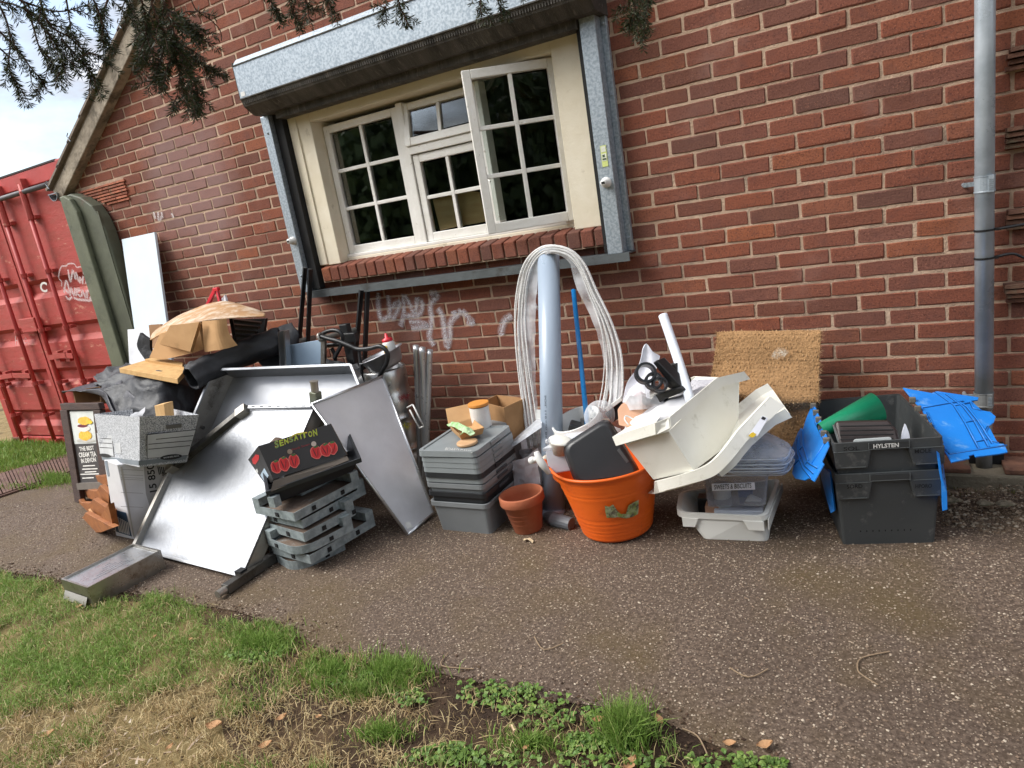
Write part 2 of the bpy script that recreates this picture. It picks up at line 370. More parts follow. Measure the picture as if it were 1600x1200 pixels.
def brick_geo(l, h=.0642, y0=0.0, dep=.03):
    def ring(i, y, j):
        x0, x1, z0, z1 = i, l - i, -h / 2 + i, h / 2 - i
        k = .004; pts = []
        xs = [x0 + k, x0 + (x1 - x0) * .35, x0 + (x1 - x0) * .68, x1 - k]
        pts = [(x, z0) for x in xs] + [(x1, z0 + k), (x1, z1 - k)] + [(x, z1) for x in xs[::-1]] + [(x0, z1 - k), (x0, z0 + k)]
        return [Vector((a + random.uniform(-j, j), y + random.uniform(-j, j) * .4, b + random.uniform(-j, j))) for a, b in pts]
    mb = MB(); mb.loops([ring(0, y0 + dep, 0), ring(0, y0 + .004, .0022), ring(.0038, y0, .0022)], False, True); return mb
Z0 = .45; HB = .1125
ROOF = lambda x: 2.263 + (x + 5.78) * .603 if x < -1.2 else 2.263 + (-1.2 + 5.78) * .603 - (x + 1.2) * .603
bld = thing('brick_building', (-2, .1, 0), 'red brick gable end with a cream framed window and sloping verge', 'building')
OX0, OX1, OZ0, OZ1 = -3.29, -1.245, 1.236, 2.42
mb = MB()                                                    # mortar bed: the wall behind the bricks
MY = .0035
def wallpiece(poly): mb.prism([Vector((x, MY, z)) for x, z in poly], Vector((0, .28, 0)))
wallpiece([(-5.72, -.2), (OX0, -.2), (OX0, ROOF(OX0)), (-5.72, ROOF(-5.72))])
wallpiece([(OX0, -.2), (OX1, -.2), (OX1, OZ0), (OX0, OZ0)])
wallpiece([(OX0, OZ1), (OX1, OZ1), (OX1, ROOF(OX1)), (-1.2 - .05, ROOF(-1.25)), (OX0, ROOF(OX0))])
wallpiece([(OX1, -.2), (3.4, -.2), (3.4, ROOF(3.4)), (-1.2, ROOF(-1.2)), (OX1, ROOF(OX1))])
mb.prism([Vector((-5.72, .29, -.2)), Vector((-5.44, .29, -.2)), Vector((-5.44, .29, 2.28)), Vector((-5.72, .29, 2.28))], Vector((0, 7, 0)))
mb.obj('wall', M_mortar, bld)
cand = []
def addb(x0, x1, k):
    z = Z0 + .075 * k
    if x1 - x0 < .03: return
    if z + .03 > ROOF(x0) - .02 and z + .03 > ROOF(x1) - .02: return
    if x1 < -5.0 and 2.03 < z < 2.22: return
    if z + .03 > ROOF(x0) - .02: x0 = x0 + .07
    if .405 < x0 < .93 and any(abs(z - t) < .052 for t in (1.733, 1.445, 1.128, .828)): return
    cand.append((x0, x1, z))
for k in range(-5, 45):
    i = -52
    if (i - k) % 2: i += 1
    while i * HB < 3.3:
        x0, x1 = i * HB + .0056, (i + 2) * HB - .0056; i += 2
        if x1 < -5.68: continue
        x0 = max(x0, -5.715)
        z = Z0 + .075 * k
        if OZ0 - .03 < z < OZ1 + .03:
            if x0 < OX1 and x1 > OX0:
                if x0 < OX0: addb(x0, OX0, k)
                if x1 > OX1: addb(OX1, x1, k)
                continue
        addb(x0, x1, k)
sc_ = []
for c in cand:
    a, b, z = c; p = [toP((a, 0, z - .033)), toP((b, 0, z - .033)), toP((b, 0, z + .033)), toP((a, 0, z + .033))]
    cx = sum(q[0] for q in p) / 4; cy = sum(q[1] for q in p) / 4
    ar = abs(sum(p[i][0] * p[(i + 1) % 4][1] - p[(i + 1) % 4][0] * p[i][1] for i in range(4))) / 2
    vis = 5 < cx < 1590 and 5 < cy < 1195 and not (z < .5 and a < -2.6) and not (z < .3 and a < .2)
    sc_.append(ar if vis else 0)
order = sorted(range(len(cand)), key=lambda i: -sc_[i]); single = set(order[:298])
VAR = {}
jm = MB()
for i, (a, b, z) in enumerate(cand):
    l = round(b - a, 3); oy = random.uniform(-.0025, .0015)
    if i in single:
        key = (l, random.randrange(6) if l > .2 else 0)
        if key not in VAR:
            g = brick_geo(l); o = g.obj('brick', M_brick, None); VAR[key] = o.data; bpy.data.objects.remove(o)
            for v in VAR[key].vertices: pass
            VAR[key]['dx'] = l / 2
        o = bpy.data.objects.new('brick', VAR[key]); COL.objects.link(o); o.parent = bld
        o.location = Vector((a + l / 2 + random.uniform(-.0025, .0025), .015 + oy, z - .032 + random.uniform(-.0014, .0014))) - WL[bld.name]; o.rotation_euler = (0, random.uniform(-.006, .006), 0)
    else:
        g = brick_geo(b - a); jx = Vector((a + random.uniform(-.0025, .0025), oy, z + random.uniform(-.0014, .0014))); jm.add([q + jx for q in g.v], g.f)
jm.obj('brickwork', M_brickj, bld, kind='stuff')
# tile corbelling at the eaves and tile courses right of the pipe
M_tile = pm('clay_tile', S(172, 104, 78), .9, col2=S(140, 84, 66), scale=20, rnd='object', bump=.3, bscale=90, dirt=S(110, 90, 70), dscale=14)
M_tiled = pm('weathered_tile', S(120, 84, 66), .9, col2=S(96, 66, 54), scale=20, rnd='object', bump=.3, bscale=90, dirt=S(96, 92, 74), dscale=9)
for j in range(7):
    z = 2.043 + j * .0225; xl = -5.33 - j * .053; xr = -5.035 + random.uniform(-.012, .01); y = -.012 - .004 * (j % 2)
    xs = [xl, xl + (xr - xl) * random.uniform(.42, .58), xr]
    for a, b in zip(xs, xs[1:]): MB().box(a + .003, b - .003, y + random.uniform(-.003, .003), .05, z, z + .0135).obj('corbel_tile', M_tile, bld)
for zc, n in ((1.733, 4), (1.445, 4), (1.128, 4), (.828, 4)):
    for j in range(n):
        z = zc - .042 + j * .0215; x = .425 + random.uniform(-.004, .012); pr = -.03 - .012 * j
        xs = [x, x + .17 + random.uniform(-.02, .02), x + .36, x + .6]
        for a, b in zip(xs, xs[1:]): MB().box(a + .002, b - .002, pr + random.uniform(-.004, .004), .03, z, z + .0155).obj('corbel_tile', M_tiled, bld)
# verge, roof, gutter
M_verge = pm('verge_board', S(172, 160, 142), .9, col2=S(112, 102, 88), scale=7, bump=.4, bscale=30, dirt=S(84, 78, 66), dscale=6, dlo=.5, dhi=.66)
M_rt = pm('roof_tile', S(138, 128, 118), .85, col2=S(112, 102, 92), scale=10, rnd='object', bump=.3)
M_galv0 = pm('gutter_metal', S(150, 158, 164), .45, .6, bump=.1)
sl = Vector((1, 0, .603)).normalized(); sn = Vector((-.603, 0, 1)).normalized()
e0 = Vector((-5.86, 0, ROOF(-5.86)))
mb = MB(); a = e0 + sn * -.085; mb.prism([a + Vector((0, -.075, 0)), a + sl * 5.4 + Vector((0, -.075, 0)), a + sl * 5.4 + sn * .11 + Vector((0, -.075, 0)), a + sn * .11 + Vector((0, -.075, 0))], Vector((0, .09, 0)))
mb.obj('verge_board', M_verge, bld, bevel=.006)
mb = MB(); mb.prism([e0 + sn * .05 + Vector((0, -.06, 0)), e0 + sl * 5.4 + sn * .05 + Vector((0, -.06, 0)), e0 + sl * 5.4 + sn * .028 + Vector((0, -.06, 0)), e0 + sn * .028 + Vector((0, -.06, 0))], Vector((0, 7.4, 0)))
p2 = e0 + sl * 5.4; s2 = Vector((1, 0, -.603)).normalized()
mb.prism([p2 + sn * .05 + Vector((0, -.06, 0)), p2 + s2 * 5.8 + Vector((0, -.06, .05)), p2 + s2 * 5.8 + Vector((0, -.06, .03)), p2 + sn * .028 + Vector((0, -.06, 0))], Vector((0, 7.4, 0)))
rf = mb.obj('roof', M_rt, bld)
for j in range(20):
    p = e0 + sl * (j * .27 - .03) + sn * .052
    mb = MB(); mb.prism([p, p + sl * .3 - sn * .002, p + sl * .3 + sn * .012, p + sn * .02], Vector((0, .28, 0))); mb.v = [q + Vector((0, -.1, 0)) for q in mb.v]
    mb.obj('roof_tile', M_rt, rf)
    if j % 2 == 0:
        mb = MB(); q = p + sl * .05 + Vector((0, -.105, 0)); mb.tube([q - sn * .02, q + sn * .03, q + sn * .035 + sl * .03], .004, 5); mb.obj('tile_clip', M_galv0, rf)
mb = MB(); prof = [(math.cos(t) * .058, math.sin(t) * .058) for t in np.linspace(math.pi, 2 * math.pi, 11)]
gx, gz = -5.86, 2.215
mb.loops([[Vector((gx + u, y, gz + v)) for u, v in prof] + [Vector((gx + u * .93, y, gz + v * .93)) for u, v in prof[::-1]] for y in (-.09, 6)], True, True)
mb.box(gx - .062, gx + .062, -.094, -.086, gz - .004, gz + .003)
gt = mb.obj('gutter', M_galv0, bld)
MB().box(gx + .02, gx + .15, -.05, .1, gz - .075, gz - .035).obj('gutter_bracket', pm('dark_bracket', S(70, 74, 72), .7), gt)
# sill of bricks on edge
x = -3.238; cnt = 0
while x < -1.31:
    wd = .068 + random.uniform(-.003, .003); t = random.uniform(-.004, .004)
    mb = MB(); mb.hexa([Vector(q) for q in ((x, -.055 + t, 1.238), (x + wd, -.055 + t, 1.238), (x + wd, .12, 1.25), (x, .12, 1.25), (x, -.06 + t, 1.325), (x + wd, -.06 + t, 1.325), (x + wd, .12, 1.36), (x, .12, 1.36))])
    mb.obj('sill_brick', M_brick, bld, bevel=.006); x += wd + .0085
MB().box(-3.245, -1.285, -.045, .13, 1.232, 1.312).obj('sill_mortar', M_mortar, bld)
# window
M_cream = pm('cream_paint', S(234, 226, 206), .55, col2=S(224, 214, 190), scale=5, dirt=S(170, 156, 126), dscale=9, dlo=.6, dhi=.75, bump=.12, bscale=40)
M_white = pm('white_gloss_paint', S(240, 239, 234), .4, col2=S(230, 228, 220), scale=8, dirt=S(150, 138, 118), dscale=26, dlo=.63, dhi=.74, bump=.15, bscale=70)
M_glass, N, L, B = mat_base('window_glass'); out = N['Material Output']
gl = N.new('ShaderNodeBsdfGlossy'); gl.inputs['Roughness'].default_value = .02; tr = N.new('ShaderNodeBsdfTransparent'); tr.inputs[0].default_value = (.86, .9, .88, 1)
fz = N.new('ShaderNodeFresnel'); fz.inputs[0].default_value = 1.5; mxs = N.new('ShaderNodeMixShader'); am = N.new('ShaderNodeMath'); am.operation = 'MULTIPLY'; am.inputs[1].default_value = 1.8
L.new(fz.outputs[0], am.inputs[0]); L.new(am.outputs[0], mxs.inputs[0]); L.new(tr.outputs[0], mxs.inputs[1]); L.new(gl.outputs[0], mxs.inputs[2]); L.new(mxs.outputs[0], out.inputs[0])
mb = MB()
mb.box(-3.272, -3.10, -.012, .22, 1.34, 2.42); mb.box(-1.445, -1.283, -.012, .22, 1.335, 2.42); mb.box(-3.10, -1.445, -.010, .22, 2.215, 2.42)
mb.box(-3.272, -3.205, -.022, -.012, 1.345, 2.30); mb.box(-3.10, -1.445, .06, .22, 1.342, 1.366)
win = mb.obj('window', M_cream, bld, bevel=.004)
def casement(M, w_, h_, nx, ny, st=.045, split=None, hz=.04):
    mb = MB(); d0, d1 = 0, hz
    mb.box(0, st, d0, d1, 0, h_, M); mb.box(w_ - st, w_, d0, d1, 0, h_, M); mb.box(st, w_ - st, d0, d1, 0, st * 1.15, M); mb.box(st, w_ - st, d0, d1, h_ - st, h_, M)
    mb.obj('casement', M_white, win, bevel=.004)
    gx0, gx1, gz0, gz1 = st, w_ - st, st * 1.15, h_ - st; b = .011
    for i in range(1, nx): x = gx0 + (gx1 - gx0) * i / nx; MB().box(x - b, x + b, .004, d1 - .006, gz0, gz1, M).obj('glazing_bar', M_white, win, bevel=.003)
    for j in range(1, ny):
        z = gz0 + (gz1 - gz0) * j / ny
        for i in range(nx): xa = gx0 + (gx1 - gx0) * i / nx + (b if i else 0); xb = gx0 + (gx1 - gx0) * (i + 1) / nx - (b if i < nx - 1 else 0); MB().box(xa, xb, .006, d1 - .008, z - b, z + b, M).obj('glazing_bar', M_white, win, bevel=.003)
    for i in range(nx):
        for j in range(ny):
            xa = gx0 + (gx1 - gx0) * i / nx; xb = gx0 + (gx1 - gx0) * (i + 1) / nx; za = gz0 + (gz1 - gz0) * j / ny; zb = gz0 + (gz1 - gz0) * (j + 1) / ny
            MB().box(xa + b, xb - b, .017, .021, za + b, zb - b, M).obj('pane', M_glass, win)
T = Matrix.Translation
casement(T((-3.095, .085, 1.385)), .585, .80, 2, 3)
mb = MB(); mb.box(-2.508, -2.462, .075, .15, 1.37, 2.2); mb.box(-1.985, -1.93, .075, .15, 1.37, 2.2); mb.box(-3.10, -1.445, .062, .15, 1.366, 1.386); mb.obj('mullion', M_white, win, bevel=.004)
tz = V(632, 232, .085).z
mb = MB(); mb.box(-2.462, -1.985, .07, .15, tz - .045, tz); mb.obj('transom', M_white, win, bevel=.004)
casement(T((-2.458, .085, 1.387)), .47, tz - .05 - 1.387, 2, 2)
casement(T((-2.475, .058, tz + .004)) @ Matrix.Rotation(math.radians(-9), 4, 'X'), .50, 2.19 - tz, 2, 1, st=.04)
casement(T((-1.455, .06, 1.384)) @ Matrix.Rotation(math.radians(34), 4, 'Z') @ T((-.487, 0, 0)), .487, .822, 2, 3)
mb = MB(); mb.tube([(-1.90, -.02, 1.66), (-1.93, -.01, 1.68), (-1.93, -.0, 1.71)], .006, 6); mb.obj('catch', M_white, win)
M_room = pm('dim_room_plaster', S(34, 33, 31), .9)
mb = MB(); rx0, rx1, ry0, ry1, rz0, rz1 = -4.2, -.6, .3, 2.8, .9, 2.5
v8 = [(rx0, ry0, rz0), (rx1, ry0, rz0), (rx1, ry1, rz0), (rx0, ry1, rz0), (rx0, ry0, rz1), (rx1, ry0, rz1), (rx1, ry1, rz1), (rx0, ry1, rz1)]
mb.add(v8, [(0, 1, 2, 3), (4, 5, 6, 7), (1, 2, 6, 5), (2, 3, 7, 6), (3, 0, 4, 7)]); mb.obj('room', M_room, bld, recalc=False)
M_ply = pm('plywood', S(240, 206, 156), .7, col2=S(228, 188, 136), scale=5, stretch=(1, 6, 6), bump=.08)
pw = thing('plywood_board', (-2.25, .2, 1.37), 'bare plywood sheets propped inside the middle window', 'board')
yb = .128
def quadY(pxs, Y, th=.012): mbq = MB(); mbq.prism([V(*q, Y) for q in pxs], Vector((0, th, 0))); return mbq
b1 = quadY(((676, 312), (707, 303), (722, 352), (688, 360)), yb).obj('board', M_ply, pw)
b2 = quadY(((706, 296), (748, 300), (760, 346), (716, 354)), yb + .03).obj('board', M_ply, pw)

# ================================================================ ROLLER SHUTTER
M_galv = pm('galvanised_steel', S(182, 192, 200), .45, .6, col2=S(150, 162, 172), scale=75, lo=.4, hi=.6, detail=2, bump=.06, bscale=50)
M_galvd = pm('grimy_shaded_steel', S(92, 88, 82), .75, .35, col2=S(56, 53, 48), scale=4, stretch=(5, 1, 1), dirt=S(128, 122, 112), dscale=16, bump=.3, bscale=30)  # grime and the shade under the hood mixed into one dark colour
M_black = pm('black_gap', S(22, 22, 23), .8)
sh = thing('roller_shutter', (-2.25, -.1, 1.16), 'galvanised roller shutter housing and guides around the cream window', 'shutter')
xa, xb = -3.385, -1.13
mb = MB(); mb.prism([Vector((xa, y, z)) for y, z in ((-.003, 2.62), (-.215, 2.62), (-.25, 2.585), (-.25, 2.395), (-.003, 2.395))], Vector((xb - xa, 0, 0))); hd = mb.obj('shutter_hood', M_galv, sh, bevel=.003)
mb = MB(); mb.box(xa - .004, xb + .004, -.255, -.25, 2.578, 2.584); mb.box(xa - .004, xb + .004, -.256, -.25, 2.391, 2.397); mb.box(xa - .003, xa, -.25, 0, 2.395, 2.6); mb.obj('hood_fold', M_galvd, hd)
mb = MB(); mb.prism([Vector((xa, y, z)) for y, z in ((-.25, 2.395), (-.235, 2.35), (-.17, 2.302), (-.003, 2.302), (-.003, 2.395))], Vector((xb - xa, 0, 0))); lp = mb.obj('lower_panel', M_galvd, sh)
mb = MB()
for k in range(150):
    x = xa + .02 + k * (xb - xa - .04) / 150; mb.box(x, x + .006, -.2465, -.238, 2.362, 2.39)
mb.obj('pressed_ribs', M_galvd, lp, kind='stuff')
mb = MB(); mb.box(-3.26, -1.25, -.12, -.03, 2.262, 2.302); mb.obj('shutter_slat', M_galvd, sh)
mb = MB(); mb.box(-3.415, -3.348, -.10, -.0, 1.19, 2.302); mb.obj('guide_rail', M_galv, sh, bevel=.003)
mb = MB(); mb.box(-3.348, -3.278, -.06, -.012, 1.20, 2.302); mb.obj('guide_channel', M_black, sh)
mb = MB(); mb.box(-1.245, -1.165, -.10, 0, 1.192, 2.36); mb.box(-1.165, -1.135, -.03, 0, 1.192, 2.36); mb.obj('guide_rail', M_galv, sh, bevel=.003)
mb = MB(); mb.box(-1.268, -1.245, -.085, -.012, 1.20, 2.302); mb.obj('guide_channel', M_black, sh)
mb = MB(); mb.box(-3.36, -1.13, -.11, 0, 1.184, 1.192); mb.box(-3.36, -1.13, -.11, -.104, 1.148, 1.184); mb.obj('bottom_angle', pm('dull_angle', S(110, 116, 118), .5, .6, dirt=S(70, 66, 60), bump=.1), sh)
for x, z in ((-1.15, 2.27), (-1.15, 1.95), (-1.15, 1.6), (-1.15, 1.26), (-3.38, 1.3), (-3.38, 2.2)):
    mb = MB(); mb.lathe([(.007, 0), (.007, .004), (.004, .007), (.001, .007)], 8, T((x, -.03 if x > -2 else -.10, z)) @ Matrix.Rotation(math.radians(90), 4, 'X')); mb.obj('bolt', M_galv, sh)
M_wplast = pm('white_plastic', S(228, 228, 224), .35)
for x, z in ((-1.205, 1.545), (-3.375, 1.53)):
    Mx = T((x, -.10, z)) @ Matrix.Rotation(math.radians(90), 4, 'X'); mb = MB(); mb.lathe([(.026, 0), (.026, .012), (.017, .016), (.017, .045), (.012, .05), (.001, .05)], 16, Mx); lk = mb.obj('lock_housing', M_wplast, sh, smooth=True)
    MB().box(-.009, .009, -.006, .006, .0495, .0515, Mx).obj('keyhole', M_black, lk)
Ms = MB(); Ms.box(-1.215, -1.185, -.1025, -.1, 1.62, 1.72); st = Ms.obj('sticker', pm('sticker_yellow', S(214, 224, 140), .4), sh)
mb = MB(); mb.box(-1.212, -1.188, -.1035, -.1025, 1.69, 1.716); mb.box(-1.212, -1.188, -.1035, -.1025, 1.648, 1.682); mb.obj('sticker_print', pm('sticker_white', S(226, 230, 214), .4), st)
mb = MB(); mb.box(-1.210, -1.19, -.1042, -.1035, 1.652, 1.66); mb.box(-1.208, -1.196, -.1042, -.1035, 1.665, 1.677); mb.obj('sticker_print', pm('sticker_dark', S(70, 90, 60), .5), st)
MB().box(xa + .015, xa + .05, -.252, -.25, 2.405, 2.43).obj('sticker', M_wplast, sh)

# ================================================================ DRAINPIPE AND PLINTH
M_pipe = pm('grey_metal_pipe', S(192, 201, 208), .3, .1, col2=S(136, 146, 154), scale=3, bump=.03, bscale=60)
M_pipe2 = pm('dull_grey_pipe', S(124, 126, 126), .6, .1, bump=.1)
M_tie = pm('black_nylon', S(22, 22, 24), .5)
dp = thing('drainpipe', (.352, -.08, .08), 'galvanised grey drainpipe clipped to the brick wall', 'drainpipe')
mb = MB(); mb.tube([(.350, -.075, 3.4), (.354, -.075, .34)], .034, 24); mb.obj('pipe', M_pipe, dp, smooth=True)
mb = MB(); mb.tube([(.354, -.075, .36), (.355, -.075, .02)], .0305, 20); mb.obj('lower_pipe', M_pipe2, dp, smooth=True)
for z0, z1 in ((.355, .415), (1.252, 1.317)):
    mb = MB(); mb.lathe([(.036, z0), (.0375, z0), (.0375, z0 + .004), (.036, z0 + .006), (.036, z1 - .006), (.0375, z1 - .004), (.0375, z1), (.036, z1)], 24, T((.353, -.075, 0)))
    mb.box(.362, .380, -.117, -.104, z0, z1); cl = mb.obj('pipe_clip', M_pipe if z0 > 1 else M_pipe2, dp)
    mb = MB(); mb.box(.285, .322, -.055, -.045, (z0 + z1) / 2 - .006, (z0 + z1) / 2 + .012); mb.tube([(.288, -.058, (z0 + z1) / 2 + .003), (.288, .004, (z0 + z1) / 2 + .003)], .008, 8); mb.obj('clip_bolt', M_galv, cl)
    for j in range(6):
        z = z0 + .01 + j * (z1 - z0 - .02) / 6; MB().box(.364, .378, -.1185, -.117, z, z + .004).obj('clip_rib', M_galv, cl)
for z in (1.098, .985):
    mb = MB(); mb.lathe([(.0345, z), (.037, z), (.037, z + .008), (.0345, z + .008)], 20, T((.353, -.075, 0))); mb.box(.386, .4, -.09, -.076, z - .002, z + .010); mb.obj('cable_tie', M_tie, dp)
for z, e in ((1.10, 1.105), (.99, .965)):
    mb = MB(); mb.tube(curve_pts([(.392, -.08, z), (.45, -.07, z + .004), (.52, -.05, e), (.75, -.03, e), (1.4, -.02, e + .03)], 5), .006, 6); mb.obj('cable', M_tie, dp)
M_conc = pm('concrete', S(132, 122, 104), .92, col2=S(104, 96, 80), scale=6, dirt=S(78, 80, 48), dscale=5, dlo=.5, dhi=.65, bump=.5, bscale=40)
pl = thing('concrete_plinth', (.6, -.1, 0), 'low mossy concrete plinth with red tiles at the wall foot', 'plinth')
mb = MB(); mb.box(-5.5, -.02, -.05, -.0, -.05, .075); mb.box(.1, 1.7, -.17, -.0, -.05, .072); mb.obj('kerb', M_conc, pl, bevel=.012)
for a, b in ((.1, .30), (.42, .60), (.605, .8), (.805, 1.0)): MB().box(a, b, -.165, -.005, .0725, .092 + random.uniform(0, .006)).obj('tile', M_tiled, pl, bevel=.004)
mb = MB(); mb.box(.28, .43, -.05, -.0, .073, .16); mb.obj('hole', M_black, pl)
# ================================================================ SHIPPING CONTAINER
M_red = pm('container_red', S(184, 66, 60), .55, col2=S(166, 58, 54), scale=3, dirt=S(196, 120, 98), dscale=5.5, dlo=.68, dhi=.78, bump=.15, bscale=12)
M_redw = pm('worn_container_red', S(176, 68, 62), .65, col2=S(160, 70, 60), scale=4, dirt=S(206, 150, 126), dscale=4.5, dlo=.6, dhi=.7, bump=.2, bscale=14, stretch=(1, 1, 3))
M_redd = pm('door_seal', S(56, 42, 42), .8)
M_rust = pm('rusty_steel', S(112, 66, 50), .85, col2=S(78, 50, 42), dirt=S(150, 66, 58), dscale=7, bump=.3)
M_bargrey = pm('grey_bar', S(104, 102, 104), .6, .3, dirt=S(140, 60, 54), dscale=9)
cn = thing('shipping_container', (-6.95, 2, -.06), 'faded red shipping container with locking bars and white graffiti', 'container')
cx0, cx1, cy, cz0, cz1 = -8.09, -5.70, .02, -.06, 2.475
mb = MB(); mb.box(cx0, cx1, cy + .10, 6.1, cz0 + .1, cz1 - .01)
for k in range(26):
    for x in (cx0, cx1): mb.box(x - .02, x + .02, .4 + k * .22, .5 + k * .22, cz0 + .15, cz1 - .1)
mb.obj('body', M_red, cn)
mb = MB(); mb.box(cx0, cx0 + .1, cy, cy + .14, cz0, cz1); mb.box(cx1 - .1, cx1, cy, cy + .14, cz0, cz1); mb.box(cx0 + .1, cx1 - .1, cy, cy + .14, cz1 - .13, cz1); mb.box(cx0 + .1, cx1 - .1, cy, cy + .14, cz0, cz0 + .13); mb.obj('door_frame', M_red, cn, bevel=.008)
MB().box(cx0 + .1, cx1 - .17, cy - .004, cy + .3, cz1, cz1 + .014).obj('top_rail', M_redd, cn)
for x in (cx0, cx1 - .165):
    for z in (cz0, cz1 - .115):
        mb = MB(); mb.box(x - .003, x + .168, cy - .012, cy + .17, z - .003, z + .122); cc = mb.obj('corner_casting', M_red if z > 1 else M_rust, cn, bevel=.01)
        mb = MB(); Mx = T((x + .08, cy - .0135, z + .06)) @ Matrix.Rotation(math.radians(90), 4, 'X'); mb.add([Mx @ Vector((.032 * math.cos(a), .045 * math.sin(a), 0)) for a in np.linspace(0, 6.283, 15)[:-1]], [tuple(range(14))]); mb.obj('casting_hole', M_redd, cc)
xs = -6.98
for d, (dx0, dx1) in enumerate(((cx0 + .115, xs - .012), (xs + .012, cx1 - .115))):
    mb = MB(); prof = []
    z0, z1 = cz0 + .145, cz1 - .145; y1, y0 = cy + .055, cy + .015
    zz = z0; prof = [(y0, z0), (y0, z0 + .07)]
    for k in range(5):
        a = z0 + .10 + k * (z1 - z0 - .2) / 5; b = a + (z1 - z0 - .2) / 5
        if k == 4: a += .02
        prof += [(y0, a), (y1, a + .05), (y1, a + .13), (y0, a + .17)] if k < 4 else []
    prof += [(y0, z1)]
    mb.sheet([[Vector((x, y, z)) for y, z in prof] for x in (dx0, dx1)]); mb.prism([Vector((dx0, cy + .06, z0)), Vector((dx1, cy + .06, z0)), Vector((dx1, cy + .06, z1)), Vector((dx0, cy + .06, z1))], Vector((0, .03, 0)))
    mb.box(dx0, dx0 + .05, y0 - .008, y1, z0, z1); mb.box(dx1 - .05, dx1, y0 - .008, y1, z0, z1)
    dr = mb.obj('door', M_redw, cn, recalc=False)
    for k in range(4):
        z = z0 + .3 + k * .55; x = dx0 - .03 if d == 0 else dx1 - .02
        mb = MB(); mb.box(x, x + .06, cy - .02, cy + .02, z, z + .09); mb.obj('hinge', M_redw, dr)
MB().box(xs - .013, xs + .013, cy + .02, cy + .07, cz0 + .14, cz1 - .14).obj('door_seal', M_redd, cn)
MB().tube([(cx0 + .12, cy - .035, cz1 - .165), (cx1 - .12, cy - .035, cz1 - .165)], .021, 10).obj('cam_bar', M_bargrey, cn, smooth=True)
for x in (-7.83, -7.22, -6.80, -6.40):
    mb = MB(); mb.tube([(x, cy - .04, cz0 + .04), (x, cy - .04, cz1 - .10)], .019, 10); rb = mb.obj('locking_bar', M_red, cn, smooth=True)
    mb = MB(); mb.tube([(x, cy - .04, cz1 - .40), (x, cy - .04, cz1 - .16)], .026, 10); mb.box(x - .04, x + .04, cy - .05, cy, cz1 - .15, cz1 - .06); mb.box(x - .04, x + .04, cy - .05, cy, cz0 + .02, cz0 + .12)
    mb.obj('bar_keeper', M_redw, rb, kind='stuff')
    for z in (.3, .62, 1.12, 1.62, 2.08):
        mb = MB(); mb.lathe([(.02, z), (.03, z), (.03, z + .035), (.02, z + .035)], 10, T((x, cy - .04, 0))); mb.box(x - .05, x + .05, cy - .03, cy + .02, z + .004, z + .03); mb.obj('bar_bracket', M_redw, rb)
    hz = .72 if x < -7 else .88
    s = 1 if x in (-7.83, -6.80) else -1
    mb = MB(); mb.bar((x, cy - .06, hz), (x + s * .30, cy - .065, hz + .015), .012, .045); mb.box(x + s * .12 - .03, x + s * .12 + .03, cy - .05, cy + .02, hz - .05, hz + .05); mb.obj('door_handle', M_redw, rb)
MB().box(-7.12, -6.86, cy - .05, cy + .01, 1.13, 1.26).obj('lock_box', M_redw, cn, bevel=.006)
M_spray = spray_mat('white_spray', S(226, 214, 214), .12)
def mark_px(strokes, Y, wd, name, par, mat=None):
    for s_ in strokes:
        mb = MB(); ribbon(mb, curve_pts([V(a, b, Y) for a, b in s_], 5), wd, Vector((0, 1, 0))); mb.obj(name, mat or M_spray, par, recalc=False)
def zp(l, cx, cy_, k): return [[(cx + a / k, cy_ + b / k) for a, b in s_] for s_ in l]
cloud = [[(370, 900), (385, 865), (415, 862), (425, 850), (460, 848), (480, 870), (505, 868), (520, 890), (520, 910), (535, 930), (535, 975)], [(370, 900), (368, 940), (385, 960), (385, 990)]]
tagw = [[(425, 885), (440, 960), (455, 890), (470, 940)], [(468, 945), (475, 905), (492, 960)], [(478, 945), (490, 935)], [(500, 930), (498, 970)], [(520, 925), (515, 975)], [(500, 950), (518, 948)],
        [(400, 1030), (415, 955), (440, 1050)], [(395, 1000), (430, 1030)], [(440, 1040), (445, 1000), (460, 1045), (470, 1000)], [(475, 1050), (480, 1010), (500, 1010), (480, 1030), (505, 1055)], [(510, 1055), (515, 1015), (535, 1060), (540, 1015)], [(545, 1065), (550, 1015), (570, 1030)], [(560, 1070), (580, 1040), (590, 1060)],
        [(410, 1050), (430, 1070), (450, 1055)], [(460, 1060), (490, 1072), (530, 1075), (560, 1078), (590, 1070)]]
CYm = cy - .0085
mark_px(zp(cloud, 0, 200, 4), CYm, .018, 'graffiti', cn); mark_px(zp(tagw, 0, 200, 4), CYm, .034, 'graffiti', cn)
mark_px(zp([[(95, 300), (98, 355)], [(108, 295), (112, 358)], [(98, 330), (112, 325)], [(125, 345), (130, 310), (145, 330), (128, 335)], [(145, 360), (160, 310), (178, 358)], [(150, 345), (170, 340)]], 0, 450, 4), CYm, .012, 'graffiti', cn)
mb = MB(); text4(mb, 'C', V(63, 456, CYm), V(74, 457, CYm), V(62, 440, CYm), bold=.03); mb.obj('letter', pm('white_letter', S(226, 222, 216), .6), cn, recalc=False)

